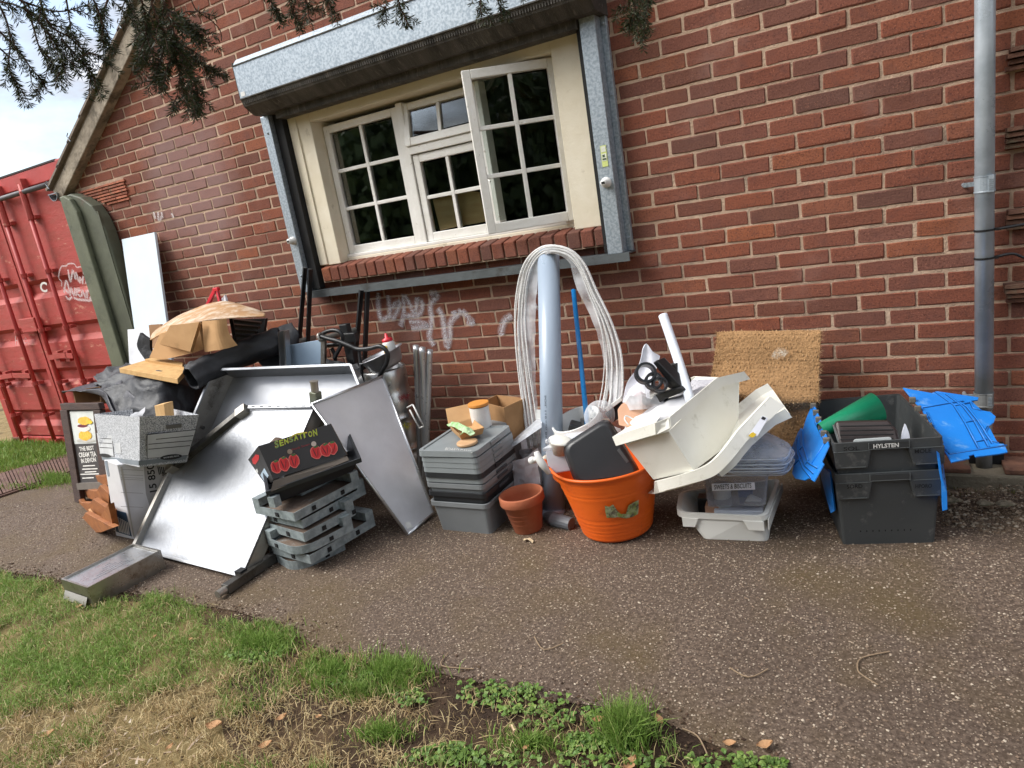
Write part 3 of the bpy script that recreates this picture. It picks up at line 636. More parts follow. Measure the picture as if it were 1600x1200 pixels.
# ================================================================ GREEN TANK, BOARDS
M_green = pm('olive_green_plastic', S(108, 112, 90), .6, col2=S(88, 92, 74), scale=3, dirt=S(66, 70, 56), dscale=5, dlo=.55, dhi=.7, bump=.15, bscale=20)
M_green2 = pm('olive_green_dark', S(92, 96, 78), .6, col2=S(70, 73, 60), scale=3, dirt=S(110, 60, 50), dscale=4, dlo=.6, dhi=.7, bump=.15, bscale=20)  # darker olive than the front panel, with rust-coloured patches
tk = thing('storage_tank', (-5.5, -.12, 0), 'tall olive green metal tank with rounded top between container and brick wall', 'tank')
prof = [(-5.685, -.03), (-5.685, 2.17), (-5.60, 2.175), (-5.48, 2.13), (-5.37, 2.05), (-5.315, 1.95), (-5.29, 1.85), (-5.275, -.03)]
mb = MB(); mb.prism([Vector((x, -.11, z)) for x, z in prof], Vector((0, .095, 0))); mb.obj('body', M_green2, tk, bevel=.01)
mb = MB(); mb.prism([Vector((x, -.15, z)) for x, z in [(-5.685, -.03), (-5.685, 2.165), (-5.63, 2.168), (-5.56, 2.13), (-5.515, 2.03), (-5.505, -.03)]], Vector((0, .04, 0))); mb.obj('front_panel', M_green, tk, bevel=.01)
for x in (-5.31,): MB().box(x - .008, x + .008, -.156 if x < -5.5 else -.116, -.1, .05, 2.0).obj('rib', M_green2, tk)
M_pale = pm('pale_blue_laminate', S(214, 228, 236), .4, col2=S(206, 221, 230), scale=3, dirt=S(168, 178, 184), dscale=8, dlo=.66, dhi=.76)
def slabpx(pxs, p0, n, th, name, mat, par=None, **k):
    mb = MB(); mb.prism([PL(a, b, p0, n) for a, b in pxs], -n * th); return mb.obj(name, mat, par, **k)
nb = Vector((0, -1, .20)).normalized()
o = slabpx(((190, 374), (241, 363), (270, 575), (222, 600)), Vector((-5, -.06, 1.75)), nb, .02, 'tall_board', M_pale, bevel=.002); tag(o, 'tall pale blue board leaning upright against the brick wall', 'board')
M_whiteb = pm('white_melamine', S(236, 238, 242), .4, dirt=S(206, 208, 210), dscale=6, dlo=.6, dhi=.75)
o = slabpx(((199, 515), (236, 513), (250, 620), (205, 625)), Vector((-4.9, -.42, .8)), nb, .018, 'short_board', M_whiteb, bevel=.002); tag(o, 'short white board standing in front of the tall pale board', 'board')
# brown ribbed mat on the grass
M_mat = pm('brown_rubber_mat', S(112, 86, 74), .85, col2=S(90, 66, 58), scale=14, bump=.4)
mt = thing('ground_mat', G(40, 740), 'brown ribbed mat lying flat on the grass by the red container', 'mat')
q = [G(-30, 752), G(107, 712), G(114, 740), G(-20, 785)]
mb = MB(); mb.prism([p + Z * .004 for p in q], Z * .012); mb.obj('base', M_mat, mt)
for k in range(26):
    t = (k + .5) / 26; a = q[0].lerp(q[1], t); b = q[3].lerp(q[2], min(1, t + .03)); mb = MB(); mb.bar(a.lerp(b, .03) + Z * .02, a.lerp(b, .97) + Z * .02, .03, .01); mb.obj('rib', M_mat, mt)

# ================================================================ SIGN
M_wood = pm('dark_wood', S(74, 54, 46), .7, col2=S(56, 40, 36), scale=4, stretch=(1, 1, 8), bump=.15)
M_slate = pm('poster_charcoal', S(70, 66, 66), .6); M_post = pm('poster_white', S(226, 230, 226), .5); M_txt = pm('poster_text', S(240, 238, 232), .5)
sg = thing('pavement_sign', G(128, 785), 'wooden framed cream tea sign standing behind the boxes', 'sign')
ps = G(126, 784); ns = Vector((-.16, -1, .10)).normalized()
def ps_(a, b, o_=0.): return PL(a, b, ps, ns) + ns * o_
def slab_s(pxs, name, mat, o0, th, par=sg, **k):
    mb = MB(); mb.prism([ps_(a, b, o0) for a, b in pxs], -ns * th); return mb.obj(name, mat, par, **k)
slab_s(((98, 630), (158, 629), (161, 639), (101, 640)), 'frame_rail', M_wood, .02, .035, bevel=.003)
slab_s(((98, 640.2), (109, 640), (131, 782), (122, 787)), 'frame_stile', M_wood, .02, .035, bevel=.003)
slab_s(((150, 640), (161, 640), (176, 780), (165, 785)), 'frame_stile', M_wood, .02, .035, bevel=.003)
slab_s(((124, 754), (168, 752), (169, 762), (126, 764)), 'frame_rail', pm('grey_wood', S(112, 104, 96), .8), .021, .03)
po = slab_s(((107, 638), (155, 637), (170, 753), (124, 755)), 'poster', M_slate, .004, .008)
slab_s(((110, 643), (151, 642), (156, 692), (118, 693.5)), 'poster_picture', M_post, .006, .002, po)
def dab(cx, cy_, ru, rv, mat, o_, name='poster_print', ang=0., par=None, wob=.06):
    mb = MB(); c = ps_(cx, cy_); u = (ps_(cx + ru * math.cos(ang), cy_ + ru * math.sin(ang)) - c); v = (ps_(cx - rv * math.sin(ang), cy_ + rv * math.cos(ang)) - c)
    blob(mb, c, u, v, ns * o_, 14, wob); return mb.obj(name, mat, par or po, recalc=False)
M_sponge = pm('print_sponge', S(222, 164, 44), .6, col2=S(240, 200, 80), scale=40); M_jam = pm('print_jam', S(110, 30, 50), .6); M_crm = pm('print_cream', S(240, 228, 220), .6)
dab(136, 688, 15, 3, pm('print_plate', S(206, 204, 196), .5), .0085); dab(135, 680, 10.5, 8, M_sponge, .009); dab(133, 669, 10, 5, M_crm, .0095); dab(131, 665, 8, 2.5, M_jam, .010); dab(134, 657, 10.5, 6.5, M_sponge, .0105); dab(143, 659, 4, 3, pm('print_yellow', S(240, 210, 60), .6), .011)
mb = MB()
for t, a, b, c in (('THE BEST', (126, 704.5), (149, 702.5), (124.5, 698)), ('CREAM TEA', (125.5, 714.5), (152.5, 712.5), (124, 707)), ('IN DEVON', (129, 723.5), (152, 721), (127.6, 716.5))): text4(mb, t, ps_(*a, .006), ps_(*b, .006), ps_(*c, .006), bold=.03)
mb.obj('lettering', M_txt, po, recalc=False)
for i, (x0, x1, y) in enumerate(((131, 150, 727), (130, 154, 732), (134, 152, 736.5), (127, 156, 740), (130, 148, 746))):
    mb = MB(); mb.add([ps_(x0, y, .006), ps_(x1, y - 1, .006), ps_(x1, y + .7, .006), ps_(x0, y + 1.7, .006)], [(0, 1, 2, 3)]); mb.obj('text_line', M_txt, po, recalc=False)

# ================================================================ OPEN CARTON BEHIND SIGN, WOODEN RACK
M_cardd = pm('brown_card', S(150, 112, 76), .85, col2=S(132, 98, 66), scale=5, bump=.1, bscale=20)
M_card = pm('tan_card', S(192, 152, 106), .85, col2=S(178, 138, 94), scale=5, bump=.1, bscale=20, dirt=S(150, 116, 78), dscale=7, dlo=.58, dhi=.72)
oc = thing('open_carton', V(140, 640, -.95), 'brown carton with its open end facing out above the cream tea sign', 'box')
Yc = -.93
A = [V(*q, Yc) for q in ((113, 610), (156, 604), (158, 628), (118, 632))]; dv = V(215, 660, -.55) - V(170, 640, -.93); dv = Vector((.42, .42, -.12))
mb = MB(); Bk = [p + dv for p in A]; Ai = inset(A, .012); Bi = [p + dv * .9 for p in Ai]
mb.loops([Bk, A, Ai, Bi], True, True); mb.obj('walls', M_cardd, oc, recalc=True)
rk = thing('wooden_rack', G(150, 826), 'orange brown wooden bottle rack with notched rails lying beside the white carton', 'rack')
M_rack = pm('orange_wood', S(156, 96, 46), .6, col2=S(130, 76, 36), scale=4, stretch=(1, 5, 5), bump=.08); M_racke = pm('cut_wood', S(196, 150, 104), .8)
def rz(l): return [(100 + a / 7.27, 700 + b / 7.27) for a, b in l]
rails = [(-1.18, [(75, 785), (95, 740), (105, 775), (180, 790), (215, 785), (240, 735), (560, 905), (420, 960), (345, 960), (290, 940)]),
         (-1.12, [(135, 655), (170, 585), (190, 620), (265, 625), (300, 620), (330, 580), (540, 720), (530, 830), (210, 740)]),
         (-1.06, [(210, 500), (250, 430), (270, 470), (345, 490), (370, 485), (405, 425), (510, 520), (510, 660), (250, 560)]),
         (-1.00, [(285, 345), (330, 290), (345, 310), (440, 320), (480, 300), (500, 420), (480, 430)]),
         (-.95, [(370, 200), (400, 160), (470, 160), (480, 280), (410, 260)])]
rka, rkb_ = G(112, 791), G(150, 832); rkn = Vector(((rkb_ - rka).y, -(rkb_ - rka).x, 0)).normalized(); rkn = rkn if rkn.y < 0 else -rkn
for k_, (Y, l) in enumerate(rails):
    mb = MB(); mb.prism([PL(a, b, rka - rkn * .05 * k_, rkn) for a, b in rz(l)], -rkn * .03); mb.obj('rail', M_rack, rk, bevel=.002)
a = [PL(x, y, rka - rkn * .02, rkn) for x, y in rz([(500, 640), (560, 905), (420, 955), (400, 800)])]
mb = MB(); mb.prism(a, -rkn * .03); mb.obj('base_board', M_rack, rk)
for Y, pts in ((-1.1, [(290, 700), (330, 760)]), (-1.04, [(205, 520), (220, 600)])):
    p, q_ = [PL(x, y, rka - rkn * (.03 if Y < -1.08 else .08), rkn) for x, y in rz(pts)]; mb = MB(); mb.bar(p, q_, .012, .012); mb.obj('peg', M_racke, rk)

# ================================================================ WHITE CARTON AND ARCHIVE BOX
M_wcard = pm('white_card', S(222, 222, 224), .7, col2=S(208, 208, 212), scale=4, dirt=S(176, 172, 166), dscale=5, dlo=.6, dhi=.75, bump=.12, bscale=16)
M_gcard = pm('grey_print', S(170, 168, 168), .7); M_bprint = pm('blue_print', S(46, 78, 108), .6); M_ink = pm('black_ink', S(30, 30, 32), .7)
wb = thing('white_carton', G(205, 840), 'tall white cardboard carton printed 15 850 under the speckled archive box', 'box')
P0 = G(181, 837); P1 = G(209, 843);  nw = Vector(((P1 - P0).y, -(P1 - P0).x, 0)).normalized(); dR = Vector((.62, .78, 0)).normalized()
def pw_(a, b, o_=0., n=None): n = n or nw; return PL(a, b, P1, n) + n * o_
nr_ = (pw_(183, 726) - P1).cross(dR).normalized(); nr_ = nr_ if nr_.y < 0 else -nr_
w_ = [P0, P1, pw_(262, 760, 0, nr_), None]; w_[2].z = 0; w_[3] = w_[2] + P0 - P1 + Vector((.0, .0, 0))
wt = [pw_(162, 718), pw_(183, 726), pw_(266, 722, 0, nr_), None]; wt[3] = wt[2] + wt[0] - wt[1]
mb = MB(); mb.loops([w_, wt], True, True); mb.obj('carton_walls', M_wcard, wb, bevel=.004)
def slab_w(l, name, mat, o_, n=None): n = n or nw; mbq = MB(); mbq.prism([pw_(*q, o_, n) for q in l], -n * .0012); return mbq.obj(name, mat, wb)
def cz(l): return [(100 + a / 7.27, 700 + b / 7.27) for a, b in l]
slab_w(cz([(905, 200), (1200, 180), (1150, 420), (985, 700), (930, 520)]), 'grey_panel', M_gcard, .0012, nr_)
slab_w(cz([(540, 690), (705, 735), (772, 1005), (595, 950)]), 'blue_panel', M_bprint, .0012)
slab_w(cz([(640, 215), (660, 210), (800, 1000), (785, 1002)]), 'crease', pm('tape', S(196, 192, 184), .4), .002, nr_)
for y in (240, 300, 330, 350, 500, 660): slab_w(cz([(645, y), (900, y + 12), (900, y + 16), (645, y + 4)]), 'crease', M_gcard, .0014, nr_)
slab_w(cz([(460, 150), (490, 140), (520, 320), (500, 325)]), 'print_patch', pm('pale_print', S(150, 160, 172), .7), .0012)
mb = MB(); text4(mb, '15 850', pw_(*cz([(1060, 490)])[0], .0022, nr_), pw_(*cz([(1020, 175)])[0], .0022, nr_), pw_(*cz([(975, 505)])[0], .0022, nr_), bold=.02); mb.obj('lettering', M_ink, wb, recalc=False)
for k in range(4): slab_w(cz([(1060 + k * 20, 210 + k * 2), (1072 + k * 20, 208 + k * 2), (1090 + k * 18, 300 - k * 6), (1078 + k * 18, 302 - k * 6)]), 'barcode', M_ink, .0022, nr_)
for k in range(7): slab_w(cz([(590 + k * 22, 770 + k * 12), (598 + k * 22, 772 + k * 12), (640 + k * 18, 950 + k * 6), (630 + k * 18, 948 + k * 6)]), 'small_print', M_wcard, .0022)
M_speck, N, L, B = mat_base('speckled_card')
tcs = N.new('ShaderNodeTexCoord'); ns1 = N.new('ShaderNodeTexNoise'); ns1.inputs['Scale'].default_value = 210; ns1.inputs['Detail'].default_value = 2; L.new(tcs.outputs['Object'], ns1.inputs['Vector'])
rsp = N.new('ShaderNodeValToRGB'); rsp.color_ramp.elements[0].position = .44; rsp.color_ramp.elements[0].color = (*S(120, 124, 130), 1); rsp.color_ramp.elements[1].position = .54; rsp.color_ramp.elements[1].color = (*S(206, 208, 212), 1)
L.new(ns1.outputs[0], rsp.inputs[0]); L.new(rsp.outputs[0], B.inputs['Base Color']); B.inputs['Roughness'].default_value = .7
ab = thing('archive_box', V(218, 728, -1.42), 'grey speckled archive box with open top standing on the white carton', 'box')
c0 = V(218, 730, -1.45); ct = V(218, 651, -1.47)
pR = V(292, 722, -1.22); pRt = V(311, 648, -1.21); pL = V(160, 718, -1.23); pLt = V(147, 647, -1.22)
pB = pR + pL - c0; pBt = V(250, 634, -1.02)
Bq = [c0, pR, pB, pL]; Tq = [ct, pRt, pBt, pLt]
mb = MB(); open_box(mb, Bq, Tq, .004); mb.obj('box_walls', M_speck, ab)
nR = nrm(c0, pR, pRt); nR = nR if nR.y < 0 else -nR; nL = nrm(c0, ct, pL); nL = nL if nL.y < 0 else -nL
def slab_a(l, name, mat, side, o_=.0015):
    p0, n = (c0, nR) if side == 'R' else (c0, nL); mbq = MB(); mbq.prism([PL(a, b, p0, n) + n * o_ for a, b in l], -n * .001); return mbq.obj(name, mat, ab)
def az(l): return [(80 + a / 3.333, 600 + b / 3.333) for a, b in l]
M_lab = pm('label_paper', S(204, 206, 208), .6)
slab_a(az([(498, 262), (755, 236), (715, 372), (498, 388)]), 'label_outline', M_ink, 'R', .0012); slab_a(az([(501, 265), (751, 239), (712, 369), (501, 385)]), 'label', M_lab, 'R', .002)
slab_a(az([(236, 252), (318, 258), (330, 378), (255, 368)]), 'label_outline', M_ink, 'L', .0012); slab_a(az([(239, 255), (316, 261), (327, 375), (257, 365)]), 'label', M_lab, 'L', .002)
slab_a(az([(333, 307), (362, 309), (366, 362), (338, 360)]), 'label', M_lab, 'L', .002)
for k in range(3): slab_a(az([(545 - 40 * (k > 0), 285 + k * 26), (740 - k * 9, 266 + k * 26), (740 - k * 9, 269 + k * 26), (545 - 40 * (k > 0), 288 + k * 26)]), 'label_line', M_ink, 'R', .0028)
for k in range(3): slab_a(az([(248 + k * 3, 280 + k * 24), (315 + k * 3, 284 + k * 24), (315 + k * 3, 287 + k * 24), (248 + k * 3, 283 + k * 24)]), 'label_line', M_ink, 'L', .0028)
def oval(cx, cy_, ru, rv, side, mat, o_, ang=0.):
    p0, n = (c0, nR) if side == 'R' else (c0, nL); mbq = MB(); c = PL(cx, cy_, p0, n); blob(mbq, c, PL(cx + ru, cy_ + ru * ang, p0, n) - c, PL(cx, cy_ + rv, p0, n) - c, n * o_, 16); return mbq.obj('emblem', mat, ab, recalc=False)
oval(*az([(624, 378)])[0], 17, 4.2, 'R', M_ink, .0035, -.1); oval(*az([(282, 371)])[0], 9, 2.8, 'L', M_ink, .0035, .12)
mb = MB(); text4(mb, 'BANKERS BOX', PL(*az([(585, 385)])[0], c0, nR) + nR * .0045, PL(*az([(665, 374)])[0], c0, nR) + nR * .0045, PL(*az([(584, 378)])[0], c0, nR) + nR * .0045, bold=.02); mb.obj('lettering', M_lab, ab, recalc=False)
slab_a(az([(597, 214), (680, 206), (678, 226), (600, 234)]), 'hand_hole', pm('card_hole', S(108, 106, 102), .8), 'R', .0012)
slab_a(az([(456, 400), (708, 372), (700, 392), (456, 424)]), 'base_band', pm('box_band', S(128, 136, 142), .7), 'R', .0012); slab_a(az([(262, 375), (456, 400), (456, 424), (268, 396)]), 'base_band', pm('box_band_l', S(128, 136, 142), .7), 'L', .0012)
# contents: timber offcut and clear film
M_pine = pm('pine', S(218, 180, 126), .7, col2=S(204, 162, 108), scale=4, stretch=(10, 10, 1))
mb = MB(); mb.prism([V(*q, -1.2) for q in ((241, 634), (256, 631), (260, 665), (246, 668))], Vector((.01, .05, 0))); o = mb.obj('timber_offcut', M_pine, bevel=.002); tag(o, 'short pale pine offcut poking out of the speckled archive box', 'offcut')
M_film = clear_mat('clear_film', S(226, 228, 232), .10, .2, .25, 14)
g = drape([[V(214, 620, -.85), V(222, 612, -.88), V(233, 594, -.9)], [V(206, 638, -1.0), V(222, 632, -1.03), V(230, 620, -1.0)], [V(203, 655, -1.2), V(214, 652, -1.22), V(222, 650, -1.2)]], 6, .012, 12, 3)
mb = MB(); mb.sheet(g); o = mb.obj('clear_film', M_film, smooth=True, recalc=False); tag(o, 'crumpled clear film rising from the speckled archive box', 'plastic film')
# ================================================================ BLACK SHEETING AND CARDBOARD HEAP
M_bsheet = pm('black_membrane', S(46, 48, 52), .55, col2=S(36, 37, 41), scale=7, bump=.25, bscale=25, dirt=S(84, 84, 86), dscale=6, dlo=.62, dhi=.78)
M_gsheet = pm('grey_black_membrane', S(66, 66, 72), .5, col2=S(52, 52, 58), scale=6, bump=.25, bscale=25, dirt=S(104, 104, 106), dscale=5, dlo=.6, dhi=.8)
g = drape([VV([(150, 588, -.55), (185, 572, -.6), (235, 575, -.6), (290, 570, -.55), (350, 560, -.5)]),
           VV([(152, 600, -.85), (190, 590, -.85), (235, 582, -.9), (290, 590, -.80), (345, 600, -.6)]),
           VV([(165, 612, -1.0), (195, 612, -1.0), (240, 612, -1.02), (290, 615, -.88), (340, 625, -.66)]),
           VV([(185, 640, -1.08), (205, 645, -1.1), (245, 645, -1.1), (290, 650, -.92), (335, 665, -.72)]),
           VV([(205, 680, -1.1), (215, 690, -1.12), (250, 690, -1.1), (290, 690, -.95), (330, 720, -.75)])], 14, .03, 6, 1)
def crease(g, amp, fs, sd):
    return [[q + Vector((0, -.5, .7)) * (amp * ((1 - abs(noise.noise(Vector((q.x * fs, q.y * fs * 1.6 + q.z * fs, sd))))) ** 4 * 1.4 - .5)) for q in r] for r in g]
g = crease(g, .028, 3.6, 3)
mb = MB(); mb.sheet(g); o = mb.obj('black_sheet', M_bsheet, smooth=True, recalc=False, solid=.003); tag(o, 'crumpled black plastic sheeting heaped behind the speckled archive box', 'plastic sheet')
g = drape([VV([(96, 616, -.98), (120, 606, -.9), (160, 594, -.78), (200, 572, -.7)]), VV([(100, 611, -1.0), (125, 611, -.98), (165, 612, -.98), (190, 600, -.95)]), VV([(150, 614, -1.0), (160, 612, -1.02), (180, 636, -1.05), (215, 622, -1.05)]), VV([(172, 640, -1.05), (180, 645, -1.08), (205, 672, -1.1), (222, 640, -1.1)])], 8, .012, 8, 5)
mb = MB(); mb.sheet(g); o = mb.obj('grey_sheet', M_gsheet, smooth=True, recalc=False, solid=.003); tag(o, 'stiff dark grey sheet draped over the open brown carton beside the cream tea sign', 'plastic sheet')
# roll of black membrane: folded sleeve running up to the right
def sleeve(path, ru, rv, seed, amp=.012):
    rings = []; n = 26
    for i, (p, sx, sy) in enumerate(path):
        t = (path[min(i + 1, len(path) - 1)][0] - path[max(i - 1, 0)][0]).normalized(); u = t.cross(Vector((0, -.35, 1))).normalized(); v = u.cross(t)
        rings.append([p + u * (math.cos(a) * ru * sx) + v * (math.sin(a) * rv * sy) + Vector(noise.noise_vector(p * 5 + u * math.cos(a) * 2 + v * math.sin(a) * 2 + Vector((seed, 0, 0)))) * amp * 1.4 for a in [6.2832 * k / n for k in range(n)]])
    return rings
cp = curve_pts([V(297, 592, -.92), V(330, 575, -.78), (V(370, 557, -.64)), V(410, 543, -.52), V(440, 532, -.40)], 6)
rings = sleeve([(p, 1 + .25 * i / len(cp), 1 + .15 * i / len(cp)) for i, p in enumerate(cp)], .06, .072, 2)
rings = crease(rings, .02, 6, 7)
mb = MB(); mb.loops(rings, False, True); o = mb.obj('membrane_roll', M_bsheet, smooth=True, solid=.012, sub=1); tag(o, 'folded roll of black membrane, open end towards the archive box', 'membrane roll')
g = drape([VV([(395, 556, -.5), (410, 535, -.42), (430, 515, -.34), (453, 503, -.25)]), VV([(410, 572, -.5), (430, 548, -.42), (452, 526, -.34), (466, 518, -.28)]), VV([(420, 590, -.5), (440, 572, -.45), (458, 555, -.38), (470, 545, -.3)])], 8, .02, 7, 8)
mb = MB(); mb.sheet(g); o = mb.obj('black_sheet', M_bsheet, smooth=True, recalc=False, solid=.003); tag(o, 'black sheet folded up to a point in front of the black angle posts', 'plastic sheet')
o = MB(); o.sheet(drape([VV([(221, 520, -.7), (236, 531, -.7)]), VV([(216, 541, -.72), (238, 548, -.7)]), VV([(230, 563, -.72), (250, 556, -.7)])], 5, .004, 8, 3)); o = o.obj('membrane_offcut', M_bsheet, recalc=False, solid=.02); tag(o, 'bent black offcut sticking out left of the tan cardboard', 'offcut')
# cardboard
M_cards = pm('stained_card', S(176, 138, 96), .8, col2=S(158, 120, 82), scale=4, dirt=S(208, 192, 172), dscale=9, dlo=.45, dhi=.65, bump=.12, bscale=18)
g = drape([VV([(250, 512, -.50), (288, 489, -.42), (340, 472, -.40), (385, 478, -.40), (414, 490, -.44)]), VV([(240, 520, -.66), (285, 499, -.62), (340, 482, -.60), (385, 484, -.58), (415, 491, -.54)]), VV([(235, 531, -.75), (268, 516, -.80), (310, 503, -.80), (360, 497, -.76), (414, 494.5, -.66)])], 8, .006, 6, 2)
mb = MB(); mb.sheet(g); o = mb.obj('cardboard_sheet', M_cards, recalc=False, solid=.007, smooth=True); tag(o, 'white stained curved cardboard sheet on top of the heap', 'cardboard')
def cardpx(pts, dv, name, mat, label, cat='cardboard', bev=.002):
    mb = MB(); mb.prism([V(*q) for q in pts], Vector(dv)); o = mb.obj(name, mat, bevel=bev); return tag(o, label, cat)
cardpx(((250, 521, -.80), (310, 506, -.78), (318, 546, -.80), (304, 551, -.82), (256, 562, -.83), (233, 559, -.84)), (.0, .03, .006), 'torn_cardboard', M_card, 'torn tan cardboard panel behind the flattened box')
o = thing('flattened_box', V(275, 530, -.87), 'small flattened cardboard box with layered edges under the curved sheet', 'cardboard')
for k in range(3):
    mb = MB(); mb.prism([V(a + k * 1.6, b + k * .8, -.86 + k * .009) for a, b in ((266, 508.5), (311, 503.5), (297, 549.5), (249, 537.5))], Vector((0, .006, .001))); mb.obj('layer', M_card, o)
mb = MB(); mb.sheet(drape([VV([(316, 502, -.80), (336, 500, -.83), (354, 498, -.80)]), VV([(318, 525, -.80), (338, 524, -.84), (358, 520, -.80)]), VV([(321, 549, -.80), (345, 547, -.84), (371, 539, -.78)])], 6, .004, 9, 4)); o = mb.obj('cardboard_flap', M_card, recalc=False, solid=.006); tag(o, 'curved cardboard flap to the right of the flattened box', 'cardboard')
cardpx(((232, 508, -.55), (250, 507, -.52), (268, 540, -.6), (236, 545, -.62)), (0, .02, 0), 'cardboard_offcut', M_cardd, 'dark brown cardboard corner behind the left end of the curved sheet')
M_chip = pm('chipboard', S(206, 168, 112), .8, col2=S(188, 148, 94), scale=22, bump=.15, bscale=50)
mb = MB(); tp = [V(186, 575, -.98), V(226, 563, -.80), V(287, 571, -.80), V(288, 580, -.86), V(277, 592, -.98)]; mb.prism(tp, Vector((0, -.004, -.03))); o = mb.obj('chipboard_plank', M_chip, bevel=.002); tag(o, 'wide chipboard plank lying flat on the black sheeting', 'plank')
mb = MB(); mb.prism([V(226, 561, -.82), V(246, 557, -.76), V(286, 566, -.78), V(285, 572, -.82)], Vector((0, 0, -.02))); o = mb.obj('chipboard_strip', M_chip, bevel=.002); tag(o, 'narrow chipboard strip resting on the back of the wide plank', 'plank')
# black slatted crate under the sheet
M_blkp = pm('black_plastic', S(30, 31, 33), .4, bump=.05); M_blkm = pm('black_paint_steel', S(34, 35, 37), .4, .2, bump=.08, dirt=S(72, 66, 60), dscale=12, dlo=.64, dhi=.74)
cr = thing('slatted_crate', V(385, 520, -.45), 'black slatted crate half hidden under the curved cardboard sheet', 'crate')
for k in range(4):
    a = V(362 + k * 2, 500 + k * 8, -.42); b = V(408 - k * 3, 505 + k * 7, -.36); mb = MB(); mb.bar(a, b, .03, .016); mb.obj('slat', M_blkm, cr)
mb = MB(); mb.bar(V(361, 498, -.55), V(368, 536, -.6), .02, .02); mb.obj('post', M_blkm, cr)
mb = MB(); mb.prism([V(360, 500, -.34), V(415, 498, -.30), V(410, 535, -.34), V(365, 545, -.36)], Vector((0, .02, 0))); mb.obj('back_panel', M_blkp, cr)
cardpx(((376, 538, -.6), (398, 528, -.56), (400, 533, -.56), (378, 541, -.6)), (0, .03, .0), 'timber_strip', M_pine, 'thin pale timber strip beside the black slatted crate', 'offcut')
# red triangle and white panel
M_redp = pm('red_plastic', S(214, 44, 58), .35)
tr_ = thing('warning_triangle', V(338, 465, -.35), 'red warning triangle standing up behind the curved cardboard sheet', 'warning triangle')
for a, b in (((336, 453), (323, 480)), ((339, 453), (346, 480)), ((323, 480), (346, 480))):
    mb = MB(); mb.bar(V(*a, -.34), V(*b, -.36), .03, .012, Vector((0, -1, 0))); mb.obj('bar', M_redp, tr_, bevel=.003)
    mb = MB(); mb.bar(V(a[0] + .8, a[1] + 2, -.349), V(b[0] + .8, b[1], -.369), .006, .006, Vector((0, -1, 0))); mb.obj('groove', pm('dark_red', S(150, 26, 40), .4), tr_)
mb = MB(); mb.box(-.025, .025, -.012, .012, -.012, .012, T(V(338, 452, -.34))); mb.obj('apex', M_redp, tr_, bevel=.004)
cardpx(((343, 470, -.3), (351, 461, -.28), (356, 478, -.3), (347, 482, -.3)), (0, .015, 0), 'white_offcut', M_whiteb, 'small white board corner beside the red warning triangle', 'offcut')

# ================================================================ STAINLESS TRAYS
def steel(name, c, rough=.32, metal=1., stretch=(1, 1, 1), bump=.03, dirt=None, dlo=.6, dhi=.75, dscale=6, c2=.9, bscale=22, scale=9):
    return pm(name, c, rough, metal, col2=tuple(x * c2 for x in c), scale=scale, stretch=stretch, bump=bump, bscale=bscale, dirt=dirt, dscale=dscale, dlo=dlo, dhi=dhi, rvar=.1)
M_ss = steel('stainless_sheet', S(158, 161, 166), .44, .8, (1, 1, 1), .09, S(150, 142, 124), .62, .8, 4, .94, 26)
M_ss2 = steel('stainless_white', S(182, 184, 188), .4, .8, (1, 1, 1), .04, S(190, 184, 170), .64, .82, 3.5, .95)
M_ssd = steel('stainless_side', S(176, 172, 164), .4, .85, (1, 1, 1), .05, S(96, 86, 74), .56, .74, 7, .85)
M_ssdark = steel('grimy_stainless', S(104, 102, 98), .42, .8, (1, 1, 1), .08, S(60, 54, 46), .5, .7, 8, .8)
# front top: pentagon sheet leaning back on the heap
ta = G(213, 858, .01); tb = G(378, 899, .03); tt = V(440, 637, -.98); n1_ = nrm(ta, tb, tt); n1_ = n1_ if n1_.z > 0 else -n1_
def p1_(a, b, o_=0.): return PL(a, b, ta, n1_) + n1_ * o_
t1 = thing('steel_table_top', ta, 'large five sided stainless table top leaning on the heap, face up', 'steel panel')
outl = [(213, 857), (268, 737), (386, 641), (490, 638), (378, 899)]
mb = MB(); mb.prism([p1_(*q) for q in outl], -n1_ * .012); mb.obj('sheet', M_ss, t1)
def rail1(a, b, w_, h_, mat, name, o_=.01): mb = MB(); mb.bar(p1_(*a, o_), p1_(*b, o_), w_, h_, n1_); return mb.obj(name, mat, t1, bevel=.002)
rail1((214, 857), (269, 738), .028, .04, M_ssd, 'edge_rail'); rail1((262, 743), (388, 640), .036, .04, M_ssdark, 'edge_rail', .016)
rail1((268, 737), (280, 727), .05, .05, M_ssd, 'rail_joint', .02); rail1((376, 650), (390, 640), .05, .045, M_ssd, 'rail_joint', .02)
rail1((392, 638), (490, 636), .02, .02, M_ss2, 'top_rail', .012); rail1((214, 858), (378, 900), .014, .02, M_ss2, 'front_lip', .004)
for k in range(7): a = p1_(398 + k * 13, 637.6 - k * .1, .0235); mb = MB(); mb.bar(a, a + (p1_(490, 637) - p1_(400, 638)).normalized() * .03, .005, .002, n1_); mb.obj('slot', M_black, t1)
sk = (tb - tt).normalized()
mb = MB(); a, b = p1_(490, 638), p1_(378, 899); mb.prism([a, b, b - n1_ * .075, a - n1_ * .075], sk.cross(n1_) * .004); mb.obj('side_skirt', M_ssd, t1)
mb = MB(); mb.bar(p1_(392, 640, -.04), p1_(268, 735, -.04), .03, .03, n1_); mb.obj('under_bar', M_ssdark, t1)
mb = MB(); mb.box(-.02, .02, -.02, .02, -.02, .03, T(tb)); mb.obj('corner_block', M_black, t1)
